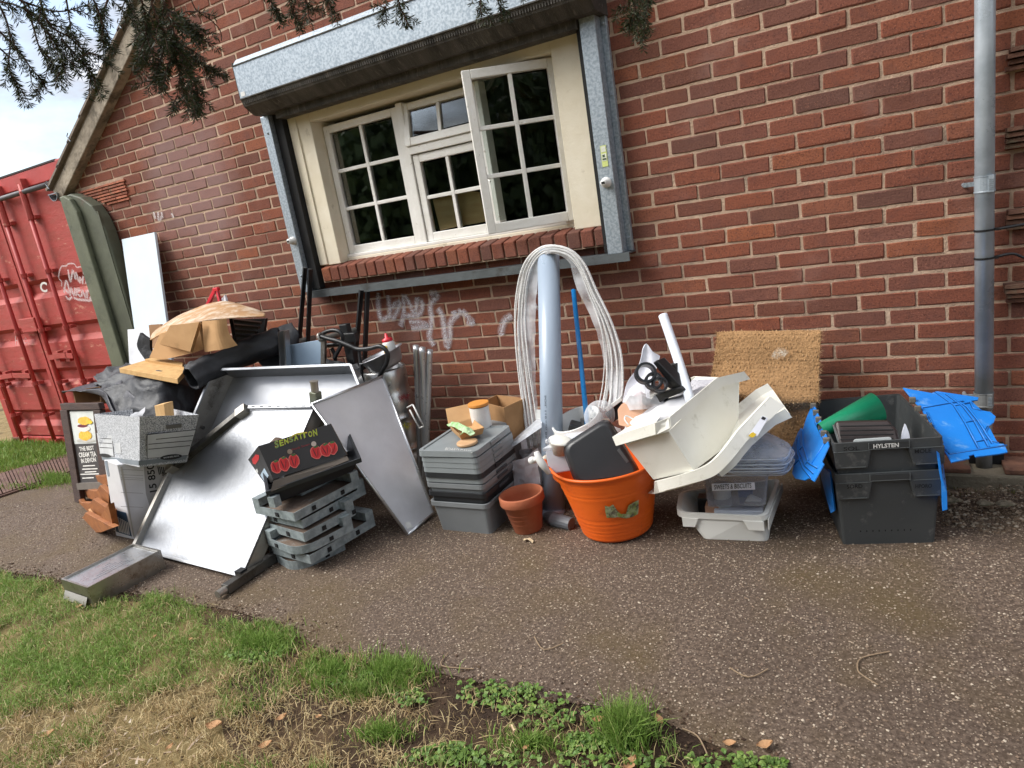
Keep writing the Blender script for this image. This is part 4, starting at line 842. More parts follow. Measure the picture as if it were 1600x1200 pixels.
# second tray standing behind it
q0 = V(334, 578, -.78); q1 = V(556, 570, -.60); q2 = V(262, 745, -1.12)
n2_ = nrm(q0, q2, q1); n2_ = n2_ if n2_.y < 0 else -n2_
def p2_(a, b, o_=0.): return PL(a, b, q0, n2_) + n2_ * o_
t2 = thing('steel_sink_tray', q2, 'deep stainless tray with scorched side standing behind the front steel top', 'steel tray')
dp_ = -.15; ob = [(333, 578), (548, 570), (561, 602), (536, 660), (440, 745), (262, 745)]
inn = [p2_(*q, 0) for q in ob]; cen = sum(inn, Vector()) / 6
flo = [p + n2_ * dp_ + (cen - p).normalized() * .03 for p in inn]
mb = MB(); mb.add(flo, [tuple(range(6))]); mb.obj('tray_floor', M_ss2, t2, recalc=False)
for i in range(6):
    a, b, c, d = inn[i], inn[(i + 1) % 6], flo[(i + 1) % 6], flo[i]; mb = MB(); mb.prism([a, b, c, d], nrm(a, b, c) * -.003); mb.obj('tray_wall', M_ssd if i == 5 else M_ss2, t2)
mb = MB()
for i in (0, 5, 1): a, b = inn[i], inn[(i + 1) % 6]; mb2 = MB(); mb2.bar(a, b, .016, .012, n2_); mb2.obj('rim', M_ss2 if i else M_ss, t2, bevel=.002)
wl = (inn[5] + inn[0]) / 2; wf = (flo[5] + flo[0]) / 2
M_soot = spray_mat('soot', S(20, 18, 17), -.1)
mb = MB(); d_ = (inn[5] - inn[0]).normalized(); nn = nrm(inn[5], inn[0], flo[0]); nn = nn if nn.x > 0 else -nn
for t0, wd in ((.0, .07),): ribbon(mb, [inn[0].lerp(flo[0], .5) + d_ * (t0 + k * .06) + nn * .003 for k in range(5)], wd, nn)
mb.obj('soot_stain', M_soot, t2, recalc=False)
mb = MB(); c = inn[0].lerp(inn[5], .52).lerp(flo[0].lerp(flo[5], .52), .55); mb.lathe([(.012, 0), (.012, .016), (.001, .018)], 10, fr(c, n2_, nn)); mb.obj('stud', M_ssdark, t2)
# aluminium panel
M_alu = steel('scuffed_aluminium', S(226, 226, 230), .36, .4, (1, 1, 1), .10, S(150, 140, 136), .6, .82, 3, .86, 7, 4)
M_alue = steel('aluminium_edge', S(206, 208, 210), .3, .9)
al = thing('aluminium_panel', G(637, 835), 'scuffed aluminium panel with rolled edge leaning left of the grey boxes', 'metal panel')
pa = G(637, 836); pb = V(677, 801, -.80); pd = V(487, 632, -1.02); na = nrm(pa, pb, pd); na = na if na.y < 0 else -na
def pal(a, b, o_=0.): return PL(a, b, pa, na) + na * o_
oa = [(637, 836), (677, 801), (598, 588), (487, 632)]
mb = MB(); mb.prism([pal(*q) for q in oa], -na * .01); mb.obj('sheet', M_alu, al)
for i in range(4):
    mb = MB(); mb.tube([pal(*oa[i], .002), pal(*oa[(i + 1) % 4], .002)], .0075, 8); mb.obj('rolled_edge', M_alue, al, smooth=True)
mb = MB(); mb.add([pal(*q, .003) for q in ((632, 817), (640, 815), (644, 824), (636, 827))], [(0, 1, 2, 3)]); mb.obj('sticker', M_wplast, al, recalc=False)
# drawer
dw = thing('steel_box', G(180, 925), 'shallow stainless drawer box lying on the path at the grass edge', 'metal box')
B0, B1, B2 = G(147, 949), G(260, 888), G(105, 934); ux = (B1 - B0); uy = (B2 - B0); B3 = B1 + uy; hz = .105
top = [p + Z * hz for p in (B0, B1, B3, B2)]; bot = [B0, B1, B3, B2]
mb = MB(); mb.loops([bot, top, inset(top, .012), [p - Z * .012 for p in inset(top, .014)]], True, False); mb.obj('drawer_walls', steel('drawer_side', S(168, 164, 156), .3, .9, (1, 1, 1), .05, S(110, 96, 80), .54, .72, 9), dw)
ins = [p - Z * .011 for p in inset(top, .016)]
mb = MB(); mb.add(ins, [(0, 1, 2, 3)]); mb.obj('drawer_face', steel('drawer_face', S(194, 197, 200), .3, .85, (1, 1, 1), .04, S(150, 140, 130), .6, .8, 8), dw, recalc=False)
mb = MB()
for k in range(5): a = ins[0].lerp(ins[3], .3 + .1 * k); b = ins[1].lerp(ins[2], .3 + .1 * k); mb.bar(a.lerp(b, .15 + .08 * k) + Z * .001, a.lerp(b, .75 - .05 * k) + Z * .001, .0016, .0012)
mb.obj('scratches', M_ss2, dw, kind='stuff')
e = (B2 - B0).normalized(); fnv = Vector((-ux.normalized().x, -ux.normalized().y, 0))
mb = MB(); a, b = B0.lerp(B2, .12), B0.lerp(B2, .95); mb.prism([a + Z * .045 + fnv * .002, b + Z * .045 + fnv * .002, b + Z * .008 + fnv * .022, a + Z * .008 + fnv * .022], Z * .003); mb.obj('handle_lip', M_ssd, dw)

# ================================================================ LEGS, POSTS, TUBES
lg = thing('table_leg', G(345, 928), 'square steel table leg lying on the path with its round foot out', 'table leg')
a = G(352, 921, .028); b = G(440, 862, .028)
mb = MB(); mb.bar(a, b, .045, .045); mb.obj('leg_tube', M_ssdark, lg, bevel=.003)
mb = MB(); c = a + (a - b).normalized() * .045; mb.tube([a, c], .018, 14); mb.obj('foot', M_ssd, lg, smooth=False)
lg2 = thing('upright_leg', V(498, 690, -.7), 'upright square steel leg with round foot between the two steel trays', 'table leg')
a = V(501, 700, -.93); b = V(492.5, 612, -.93); c = V(490.5, 597, -.93)
mb = MB(); mb.bar(a, b, .046, .046, Vector((0, -1, 0))); mb.obj('leg_tube', steel('greenish_steel', S(136, 140, 124), .45, .7, (1, 1, 1), .05, S(84, 84, 70)), lg2, bevel=.003)
mb = MB(); mb.tube([b, c], .02, 14); mb.tube([c, c + (c - b).normalized() * .006], .023, 14); mb.obj('foot', M_ssd, lg2)
for i, (a, b) in enumerate((((477, 418), (467.5, 540)), ((485.5, 420), (481, 545)), ((565, 453), (553, 585)), ((574.5, 455), (569, 590)))):
    A_, B_ = V(*a, -.13), V(*b, -.21); d = (B_ - A_).normalized(); s_ = d.cross(Vector((0, -1, 0))).normalized(); f_ = d.cross(s_)
    B_ = A_ + (B_ - A_) * (A_.z - .02) / (A_.z - B_.z)
    mb = MB(); mb.prism([A_ - s_ * .019, A_ + s_ * .019, A_ + s_ * .019 - f_ * .004, A_ - s_ * .015 - f_ * .004, A_ - s_ * .015 - f_ * .036, A_ - s_ * .019 - f_ * .036], B_ - A_)
    o = mb.obj('steel_angle_bar', M_blkm, bevel=.001); tag(o, ['black angle bar under the left shutter guide, left of its pair', 'black angle bar under the left shutter guide, right of its pair', 'black angle bar by the keg, left of its pair', 'black angle bar by the keg, right of its pair'][i], 'angle bar', 'black angle bars leaning on the wall')
pn = thing('screen_panel', V(470, 570, -.42), 'pale blue screen panel with grey tube posts behind the steel trays', 'panel')
M_blue = pm('pale_blue_panel', S(186, 210, 232), .45, col2=S(176, 200, 224), scale=3)
mb = MB(); mb.prism([V(*q, -.42) for q in ((450, 540), (501, 531), (501, 590), (452, 592))], Vector((0, .015, 0))); mb.obj('panel', M_blue, pn)
mb = MB(); mb.prism([V(*q, -.40) for q in ((429, 545), (438, 541), (440, 590), (430, 592))], Vector((0, .015, 0))); mb.obj('panel', M_blue, pn)
mb = MB(); mb.prism([V(*q, -.425) for q in ((501, 532), (507, 531), (507, 590), (501, 590))], Vector((.0, .02, 0))); mb.obj('edge_strip', M_ssd, pn)
for x, y in ((430, 543), (500, 530)):
    mb = MB(); c = V(x, y, -.44); mb.tube([c, c + Vector((.05, .30, -.01))], .017, 12, cap=False); mb.obj('tube', M_ssd, pn, solid=.004)
mb = MB(); A_, B_ = V(443, 517, -.46), V(447, 590, -.5); d = B_ - A_
for s0, w0, f0, f1 in ((-.03, .012, -.02, .02), (.018, .012, -.02, .02), (-.018, .036, .012, .016)):
    mb.prism([A_ + Vector((s0, f0, 0)), A_ + Vector((s0 + w0, f0, 0)), A_ + Vector((s0 + w0, f1, 0)), A_ + Vector((s0, f1, 0))], d)
o = mb.obj('channel_post', steel('channel_steel', S(176, 178, 180), .35, .9)); tag(o, 'grey steel channel post standing beside the pale blue screen panel', 'post')
# bent tube trolley frame
fm = thing('tubular_frame', V(560, 560, -.4), 'bent black tube trolley frame between the angle bars and the keg', 'frame')
def z5(l): return [(380 + a / 5, 500 + b / 5) for a, b in l]
for pts, Y, r in (([(598, 125), (680, 150), (740, 165), (830, 200), (900, 228), (990, 222), (1060, 205), (1105, 225), (1130, 275), (1118, 340), (1090, 390), (1065, 440)], -.46, .013),
                  ([(615, 110), (650, 92), (700, 80), (750, 90), (775, 130), (770, 185), (740, 245), (712, 300)], -.42, .012), ([(905, 225), (912, 300), (925, 400), (940, 490)], -.44, .011),
                  ([(655, 195), (720, 190), (790, 195), (850, 215)], -.36, .012), ([(690, 220), (715, 270), (720, 320)], -.35, .012), ([(960, 320), (1000, 350), (1015, 400), (1020, 440)], -.42, .006)):
    mb = MB(); mb.tube(curve_pts([V(x, y, Y) for x, y in z5(pts)], 5), r, 10); mb.obj('tube', M_blkm, fm, smooth=True)
mb = MB(); mb.box(-.03, .03, -.02, .02, -.2, .16, T(V(*z5([(835, 230)])[0], -.33))); mb.obj('clamp_post', M_blkp, fm, bevel=.004)
mb = MB(); mb.box(-.06, .05, -.02, .02, -.03, .03, T(V(*z5([(840, 135)])[0], -.34))); mb.obj('clamp_block', M_blkp, fm, bevel=.006)
mb = MB(); mb.lathe([(.02, 0), (.028, .004), (.028, .012), (.02, .016)], 12, T(V(*z5([(598, 135)])[0], -.46)) @ Matrix.Rotation(1.4, 4, 'Y')); mb.obj('tube_end', M_ssd, fm)
mb = MB(); mb.sheet(drape([VV([(508, 560, -.42), (530, 568, -.40), (560, 566, -.38)]), VV([(508, 585, -.46), (535, 590, -.44), (570, 590, -.42)]), VV([(520, 610, -.5), (560, 612, -.5), (590, 606, -.5)])], 5, .02, 10, 9)); o = mb.obj('black_sheet', M_bsheet, recalc=False, solid=.004); tag(o, 'black rubble sheet behind the right end of the rear steel tray', 'plastic sheet')
# keg with bowl and bottle
M_keg = steel('keg_steel', S(190, 190, 188), .3, .95, (1, 1, 1), .05, S(120, 112, 104), .6, .78, 8)
kc = V(613, 640, -.33); kg = thing('beer_keg', (kc.x, kc.y, 0), 'dented stainless beer keg standing against the wall under the white graffiti', 'keg')
Kx = T((kc.x, kc.y, 0)); R_ = .143
mb = MB(); mb.lathe([(.001, 0), (.10, 0), (.128, .02), (.13, .06), (R_, .10), (R_, .17), (.138, .185), (.149, .20), (.149, .215), (.138, .23), (R_, .25), (R_, .37), (.138, .385), (.149, .40), (.149, .415), (.138, .43), (R_, .45), (R_, .52), (.13, .56), (.125, .60), (.132, .62), (.132, .70), (.126, .71), (.12, .70), (.118, .60), (.001, .57)], 36, Kx); mb.obj('barrel', M_keg, kg, smooth=True)
mb = MB()
M_ypaint = spray_mat('yellow_paint', S(200, 190, 50), .0); M_rpaint = spray_mat('red_paint', S(150, 40, 44), .0)
for mm, z, a0 in ((M_ypaint, .36, -.75), (M_rpaint, .53, -.5)):
    mb = MB(); ribbon(mb, [Vector((kc.x + .1455 * math.cos(a0 + k * .09), kc.y + .1455 * math.sin(a0 + k * .09), z + .02 * math.sin(k * 3))) for k in range(6)], .06, Vector((math.cos(a0), math.sin(a0), 0))); mb.obj('paint_mark', mm, kg, recalc=False)
bw = V(604, 566, -.36)
mb = MB(); Mb = T((bw.x, bw.y, .715)) @ Matrix.Rotation(math.radians(-14), 4, 'Y') @ Matrix.Rotation(math.radians(6), 4, 'X'); mb.lathe([(.001, 0), (.085, 0), (.105, .02), (.122, .085), (.138, .09), (.138, .094), (.120, .09), (.10, .022), (.001, .006)], 32, Mb)
bowl = mb.obj('steel_bowl', M_ss2, smooth=True); tag(bowl, 'stainless mixing bowl tilted on top of the keg', 'bowl')
bc = V(611, 552, -.33); mbz = thing('sauce_bottle', bc, 'white sauce bottle with red nozzle cap standing on the steel bowl', 'bottle')
s_ = .0042
Mt = T((bc.x, bc.y, V(611, 551, -.33).z)) @ Matrix.Rotation(math.radians(-5), 4, 'Y')
mb = MB(); mb.lathe([(.001, 0), (.036, 0), (.038, .006), (.036, .06), (.03, .07), (.001, .07)], 20, Mt); mb.obj('bottle', M_wplast, mbz, smooth=True)
mb = MB(); mb.lathe([(.03, .068), (.032, .07), (.031, .086), (.012, .092), (.006, .118), (.002, .12)], 18, Mt); mb.obj('cap', M_redp, mbz, smooth=True)
mb = MB(); mb.sheet([[Mt @ Vector((.0385 * math.cos(a), .0385 * math.sin(a), z)) for a in np.linspace(-2.3, -1.2, 7)] for z in (.006, .05)]); lb = mb.obj('label', pm('label_yellow', S(238, 190, 40), .5), mbz, recalc=False)
mb = MB(); mb.sheet([[Mt @ Vector((.039 * math.cos(a), .039 * math.sin(a), z)) for a in np.linspace(-1.9, -1.5, 4)] for z in (.012, .05)]); mb.obj('label_print', pm('label_red', S(206, 40, 34), .5), lb, recalc=False)
M_tube = steel('steel_tube', S(206, 208, 210), .3, .7, (1, 1, 1), .03, S(100, 98, 94))
for i, (a, b) in enumerate((((650, 540), (656, 690)), ((659.5, 543), (664, 690)), ((671.5, 547), (666, 694)))):
    A_, B_ = V(*a, -.16 - .03 * (i % 2)), V(*b, -.42 - .02 * i); B_ = A_ + (B_ - A_) * (A_.z - .005) / (A_.z - B_.z)
    mb = MB(); mb.tube([A_, A_.lerp(B_, .04), A_.lerp(B_, .041), B_], [.0185, .0185, .0175, .0175], 14, cap=False); o = mb.obj('steel_tube', M_tube, smooth=True, solid=.003); tag(o, ['leftmost of the three steel tubes leaning on the wall by the keg', 'middle one of the three steel tubes by the keg', 'rightmost of the three steel tubes, crossing its neighbours'][i], 'tube', 'steel tubes leaning on the wall')
wr = thing('wire_bracket', V(650, 650, -.55), 'white wire bracket hooked behind the aluminium panel edge', 'bracket')
for a, b in (((636, 637), (645, 632)), ((645, 632), (662, 666)), ((662, 666), (655, 669)), ((640, 640), (655, 669))):
    mb = MB(); mb.tube([V(*a, -.56), V(*b, -.56)], .0045, 6); mb.obj('wire', M_wplast, wr, smooth=True)
# ================================================================ STACK OF GALVANISED FRAMES, CRATE AND PEPPER BOX
M_zinc = pm('dull_zinc', S(154, 164, 166), .55, .3, col2=S(126, 136, 138), scale=28, lo=.4, hi=.6, bump=.08, dirt=S(92, 88, 80), dscale=6, dlo=.58, dhi=.75)
M_zincr = pm('rusty_web', S(120, 104, 92), .8, .1, col2=S(104, 86, 72), scale=14, dirt=S(138, 142, 140), dscale=8, bump=.15)
GRP = 'galvanised steel frames in the stack'
def galv_frame(loc, rot, wx, wy, h, label, rounded, notch):
    t = thing('galvanised_frame', loc, label, 'metal frame', GRP)
    M = T(loc) @ Matrix.Rotation(rot, 4, 'Z')
    # corner at the origin, arms along +x and +y
    R = .10 if rounded else .006
    pts = []
    for k in range(7): a = math.pi + math.pi / 2 * k / 6; pts.append(Vector((R + R * math.cos(a), R + R * math.sin(a), 0)))
    pts += [Vector((wx, 0, 0)), Vector((wx, .16, 0)), Vector((.18, .17, 0)), Vector((.17, wy, 0)), Vector((0, wy, 0))]
    pts = [M @ p for p in pts]
    lip = [p + Z * h for p in pts]
    mb = MB(); mb.add([p + Z * (h - .012) for p in pts], [tuple(range(len(pts)))]); mb.obj('web', M_zincr, t, recalc=False)
    mb = MB(); n = len(pts)
    for i in range(n):
        a, b = pts[i], pts[(i + 1) % n]
        if (b - a).length > .001: mb.prism([a, b, b + Z * h, a + Z * h], (b - a).cross(Z).normalized() * -.003)
    mb.obj('rim', M_zinc, t, kind='stuff')
    for x in ((.10, .28) if notch else (.16,)):
        mb = MB(); mb.box(x, x + .022, -.005, -.002, h * .2, h * .7, M); mb.obj('slot', M_black, t)
    for x in ((.12,) if notch else (.2,)):
        mb = MB(); mb.box(-.005, -.002, x, x + .022, h * .2, h * .7, M); mb.obj('slot', M_black, t)
    mb = MB(); mb.box(wx - .05, wx, .0, .16, h, h + .045, M); mb.obj('bracket', M_zinc, t)
    mb = MB(); mb.box(.0, .16, wy - .05, wy, h, h + .04, M); mb.obj('bracket', M_zinc, t)
C0 = G(462, 897)
la = ['lowest round cornered galvanised frame of the stack, lying on the ground', 'second galvanised frame up, square cornered with dark slots', 'round cornered galvanised frame in the middle of the stack', 'square cornered galvanised frame above the middle, sticking out to the left', 'fifth galvanised frame up, turned so that a long bar faces right', 'top galvanised frame of the stack, just under the black tray']
cfg = [((462, 897), .0, True), ((487, 882), .055, False), ((470, 872), .11, True), ((477, 847), .165, False), ((474, 826), .215, False), ((462, 815), .27, False)]
for i, (q, z, rd) in enumerate(cfg):
    p = G(q[0], q[1], z)
    galv_frame(p, math.radians(80 + (-10, 2, -4, -1, 2, 3)[i]), (.27, .41, .30, .30, .40, .41)[i], (.29, .30, .30, .40, .27, .31)[i], (.045, .046, .04, .044, .042, .042)[i], la[i], rd, i % 2 == 1)
# black tray crate
bt = thing('black_tray', G(428, 789, .30), 'black plastic tray under the red pepper box on the stack of frames', 'tray')
f0 = V(426, 790, -1.42); f1 = V(564, 729, -1.12); f0t = V(418, 767, -1.44); f1t = V(561, 716, -1.13)
dv = Vector((-.23, .20, .05))
b0 = [V(428, 789, -1.42), V(551, 736, -1.14)]; b0 += [b0[1] + dv, b0[0] + dv]
t0 = [f0t, f1t, f1t + dv * 1.12, f0t + dv * 1.12]
mb = MB(); open_box(mb, b0, t0, .005); mb.obj('tray_walls', pm('glossy_black_plastic', S(20, 24, 30), .45, dirt=S(60, 62, 64), dscale=9, dlo=.66, dhi=.8), bt)
mb = MB(); band(mb, t0, -Z, .02, .012); mb.obj('tray_rim', pm('black_rim', S(34, 38, 42), .4), bt, bevel=.002)
MB().box(-.02, .02, -.02, .02, -.05, .0, T(V(427, 775, -1.43))).obj('foot', M_zinc, bt)
# pepper box
M_pbox = pm('black_print_card', S(38, 36, 36), .5, col2=S(44, 42, 41), scale=4, bump=.06, bscale=14)
M_pin = pm('box_inside', S(92, 76, 62), .8)
px_ = thing('pepper_box', V(427, 755, -1.40), 'black cardboard pepper box with red peppers and green lettering', 'box')
k0 = V(427, 750, -1.41); k1 = V(543, 709, -1.12); k1t = V(516, 661, -1.12); nk = nrm(k0, k1, k1t); nk = nk if nk.y < 0 else -nk
def pk(a, b, o_=0.): return PL(a, b, k0, nk) + nk * o_
fq = [pk(427, 749), pk(542.5, 711), pk(516.5, 662), pk(403.5, 697)]
lq0 = V(413, 769, -1.25); lq1 = V(387, 719, -1.28); back = Vector((-.20, .27, .03))
mb = MB(); mb.prism(fq, -nk * .005); mb.obj('front_panel', M_pbox, px_)
lft = [fq[0], fq[3], V(387, 719, -1.16), V(412, 769, -1.2)]
nl = nrm(lft[0], lft[1], lft[2]); nl = nl if nl.x < 0 else -nl
lft = [PL(a, b, fq[0], nl) for a, b in ((427, 749), (403.5, 697), (387, 719), (413, 769))]
mb = MB(); mb.prism(lft, -nl * .005); mb.obj('end_panel', M_pbox, px_)
bk = [p - nk * .22 + Z * .0 for p in fq]
mb = MB(); mb.prism(bk, -nk * .004); mb.prism([fq[1], fq[2], bk[2], bk[1]], Vector((.004, 0, 0))); mb.prism([fq[2] - nk * .001, fq[3] - nk * .001, fq[3].lerp(bk[3], .35), fq[2].lerp(bk[2], .35)], Z * -.004); mb.obj('box_walls', M_pin, px_, kind='stuff')
mb = MB(); lp2 = [pk(427, 751), pk(542, 712.5), V(545, 719, -1.15), V(423, 768, -1.44)]; mb.prism(lp2, Vector((0, .004, -.004))); mb.obj('bottom_flap', pm('grey_brown_flap', S(84, 76, 68), .7), px_)
mb = MB(); mb.sheet(drape([[pk(424, 690, -.07), pk(430, 682, -.08), pk(438, 682, -.09)], [pk(412, 696, -.04), pk(428, 690, -.04), pk(444, 686, -.04)]], 4, .002, 6, 1)); mb.obj('torn_flap', M_pin, px_, recalc=False, solid=.004)
def kz(l): return [(380 + a / 8, 650 + b / 8) for a, b in l]
M_pred = pm('print_red', S(206, 38, 38), .45, col2=S(176, 22, 26), scale=40); M_ppink = pm('print_outline', S(226, 110, 100), .5); M_pgreen = pm('print_leaf', S(70, 110, 54), .5); M_pdark = pm('print_dark_red', S(110, 14, 18), .5)
M_lg = pm('print_lime', S(166, 200, 66), .5); M_ly = pm('print_yellow2', S(226, 196, 60), .5); M_dg = pm('print_dark_green', S(70, 140, 90), .5)
def dabk(cx, cy_, ru, rv, ang, mat, o_, name, n=14, wob=.05):
    x, y = kz([(cx, cy_)])[0]; c = pk(x, y); u = pk(x + ru / 8 * math.cos(ang), y + ru / 8 * math.sin(ang)) - c; v = pk(x - rv / 8 * math.sin(ang), y + rv / 8 * math.cos(ang)) - c
    mb = MB(); blob(mb, c, u, v, nk * o_, n, wob); return mb.obj(name, mat, px_, recalc=False)
j = 0
for cx, cy_, rw, rh, an in ((415, 635, 62, 75, -.25), (635, 560, 60, 82, -.12), (512, 600, 62, 84, -.2), (912, 455, 66, 76, -.25), (1115, 400, 55, 76, -.1), (1030, 425, 66, 76, -.35)):
    o_ = .0015 + .0012 * j; j += 1
    dabk(cx, cy_, rw + 10, rh + 10, an, M_ppink, o_, 'pepper_outline'); dabk(cx, cy_, rw, rh, an, M_pred, o_ + .0003, 'pepper_print')
    dabk(cx - 20, cy_ + 8, 8, rh * .75, an - .2, M_pdark, o_ + .0006, 'pepper_crease'); dabk(cx + 20, cy_ + 4, 6, rh * .7, an + .25, M_pdark, o_ + .0006, 'pepper_crease')
    dabk(cx - 8, cy_ - rh * .92, 30, 15, an, M_pgreen, o_ + .0008, 'pepper_stalk', 10, .3)
for cx, cy_ in ((582, 447), (880, 350)): dabk(cx, cy_, 32, 32, 0, pm('print_round', S(196, 180, 168) if cx > 600 else S(150, 130, 112), .5), .0095, 'round_sticker', 18, 0)
lt = 'SENSATION'
for i, ch in enumerate(lt):
    t = i / 8; x0 = 402 + 540 * (i + .02) / 9; y0 = 405 - 150 * t - 18 * math.sin(math.pi * t); hgt = (88, 70, 66, 66, 78, 66, 66, 66, 78)[i]; wd_ = 44 if ch != 'I' else 14; sl_ = -16.
    for mat, off, gr in ((M_ly, .0015, 2.5), (M_dg if i in (0, 3) else M_lg, .0022, 0)):
        mb = MB(); bl = pk(*kz([(x0 - gr, y0 + gr)])[0]); br = pk(*kz([(x0 + wd_ + gr, y0 + sl_ + gr)])[0]); tl = pk(*kz([(x0 - 14 - gr, y0 - hgt - gr)])[0])
        text4(mb, ch, bl, br, tl, nk * off, bold=.03 if gr else .0); mb.obj('lettering', mat, px_, recalc=False)
mb = MB(); text4(mb, 'Ready Sweet', pk(*kz([(615, 440)])[0], .0015), pk(*kz([(835, 368)])[0], .0015), pk(*kz([(608, 408)])[0], .0015)); mb.obj('lettering', pm('print_red_script', S(150, 30, 34), .5), px_, recalc=False)
mb = MB(); ribbon(mb, curve_pts([pk(*kz([q])[0], .0012) for q in ((570, 285), (640, 235), (720, 212), (800, 208))], 5), .006, nk); mb.obj('arc_print', M_ly, px_, recalc=False)
def dabl(l, mat, o_, name):
    mb = MB(); mb.prism([PL(*q, fq[0], nl) + nl * o_ for q in kz(l)], -nl * .001); return mb.obj(name, mat, px_)
dabl([(110, 540), (160, 480), (200, 490), (200, 540), (155, 605), (125, 595)], M_pred, .0015, 'pepper_print'); dabl([(218, 735), (265, 650), (320, 745), (275, 835)], pm('print_pale_blue', S(190, 212, 230), .5), .0015, 'label')
dabl([(150, 680), (175, 655), (190, 690), (178, 725)], M_wplast, .0015, 'hand_hole'); dabl([(160, 760), (180, 750), (205, 860), (195, 880)], M_pred, .0015, 'pepper_print'); dabl([(205, 830), (235, 810), (250, 850), (225, 920)], M_ly, .002, 'label')

# ================================================================ GREY BOXES WITH LIDS, JARS
M_eg = pm('grey_plastic', S(126, 130, 132), .5, col2=S(118, 122, 124), scale=4, bump=.03, dirt=S(150, 152, 152), dscale=8, dlo=.64, dhi=.8); M_ed = pm('dark_grey_plastic', S(70, 74, 78), .45, bump=.03); M_eb = pm('near_black_plastic', S(38, 40, 43), .45)
M_el = pm('light_grey_lid', S(134, 140, 142), .42, col2=S(126, 132, 134), scale=4, bump=.03)
GE = 'grey storage boxes and lids in one stack'
ec = Vector((-1.852, -.775, 0))
def ebox(z, h, wb_, db_, wt_, dt_, mat, label, rim=.022, name='storage_box'):
    t = thing(name, ec + Z * z, label, 'storage box', GE); M = T(ec + Z * z)
    B = [M @ p for p in rrect(wb_, db_, .02)]; Tp = [M @ (p + Z * h) for p in rrect(wt_, dt_, .025)]
    mb = MB(); open_box(mb, B, Tp, .003); mb.obj('box_walls', mat, t)
    mb = MB(); band(mb, Tp, -Z, rim, .010); mb.obj('rim', mat, t, bevel=.0015)
    mb = MB(); mb.box(wt_ / 2 + .010, wt_ / 2 + .014, -.05, .05, h - .019, h - .006, M); mb.obj('clip', M_ed, t)
    return t
def elid(z, mat, label, th=.02, dz=(0, 0), rot=0., name='box_lid'):
    t = thing(name, ec + Z * z, label, 'lid', GE); M = T(ec + Z * z + Vector((dz[0], dz[1], 0))) @ Matrix.Rotation(rot, 4, 'Z')
    a = [M @ p for p in rrect(.338, .375, .03)]; b = [M @ (p + Z * th) for p in rrect(.334, .371, .03)]; c = [M @ (p + Z * th) for p in rrect(.30, .337, .022)]; d = [M @ (p + Z * (th - .006)) for p in rrect(.296, .333, .022)]
    mb = MB(); mb.loops([a, b, c, d], True, True); mb.obj('lid_panel', mat, t)
    mb = MB(); mb.box(.165, .173, -.045, .045, th * .1, th * .8, M); mb.obj('clip', mat, t); return t
ebox(0, .165, .295, .31, .325, .345, M_eg, 'grey storage box at the bottom of the stack, standing on the path')
ebox(.055, .165, .29, .305, .325, .345, M_eb, 'black nested box just above the bottom grey box')
ebox(.10, .165, .29, .305, .325, .345, M_eg, 'grey nested box below the top box of the stack')
ebox(.13, .165, .29, .305, .325, .345, M_el, 'top grey nested box, right under the black gap slab')
elid(.30, M_eb, 'black slab in place of the shaded gap between the nested boxes and the grey lids', .026)  # near-black lid shape stands in for the shade in the gap
for k in range(3): elid(.327 + k * .027, M_el, ['lowest of the three plain grey lids in the stack', 'middle one of the three plain grey lids in the stack', 'uppermost plain grey lid, under the lid with writing'][k], .025)
tl_ = elid(.412, M_el, 'top grey lid with white handwriting, carrying the cardboard tray', .028, (-.006, -.004), .02)
ztop = .412 + .028
mb = MB(); text4(mb, 'BOARD GAMES', G(695, 703, ztop - .004), G(738, 708, ztop - .004), G(697, 699, ztop - .004)); mb.obj('lettering', M_wplast, tl_, recalc=False)
# cardboard tray with green wrapper, wooden disc
dc = G(730.5, 694, ztop - .004)
M_lw = pm('light_wood', S(206, 168, 128), .6, col2=S(190, 150, 110), scale=6); M_bam = pm('bamboo', S(214, 146, 70), .5, col2=S(200, 130, 58), scale=5, stretch=(8, 1, 1))
mb = MB(); mb.lathe([(.001, 0), (.048, 0), (.052, .004), (.052, .012), (.049, .016), (.001, .0165)], 28, T(dc)); o = mb.obj('wooden_disc', M_lw, smooth=False, bevel=.002); tag(o, 'round pale wooden lid lying on the grey lid under the cardboard tray', 'lid')
zt = dc.z + .017
ctr = thing('cardboard_tray', G(730, 680, zt), 'small brown cardboard food tray on the round wooden lid', 'tray')
q = [G(721, 687, zt), G(754, 678, zt), None, None]; dvv = (G(708, 675, zt) - q[0]) * 1.1; q[2] = q[1] + dvv; q[3] = q[0] + dvv
tp_ = [p + Z * .035 + (p - sum(q, Vector()) / 4) * .18 for p in q]
mb = MB(); open_box(mb, q, tp_, .003); mb.obj('tray_walls', M_card, ctr)
mb = MB(); a, b = tp_[2], tp_[3]; mb.prism([a, b, b + Vector((-.05, .07, .06)), a + Vector((-.05, .07, .055))], Vector((0, .002, .002))); mb.obj('tray_flap', M_card, ctr)
M_leaf = pm('green_wrapper', S(134, 182, 110), .4, col2=S(190, 214, 176), scale=30, bump=.2)
mb = MB(); mb.sheet(drape([[tp_[3] + Vector((-.01, -.0, .0)), tp_[3] + Vector((.03, .0, .018)), tp_[3] + Vector((.07, .0, .0))], [tp_[0] + Vector((0, .03, .005)), tp_[0] + Vector((.03, .03, .022)), tp_[0] + Vector((.07, .03, .0))], [tp_[0] + Vector((0, .0, -.005)), tp_[0] + Vector((.03, .0, .012)), tp_[0] + Vector((.06, .0, -.005))]], 6, .008, 40, 2)); o = mb.obj('green_wrapper', M_leaf, recalc=False, solid=.003); tag(o, 'crumpled green wrapper lying in the cardboard food tray', 'wrapper')
M_cer = pm('white_ceramic', S(232, 230, 226), .2)
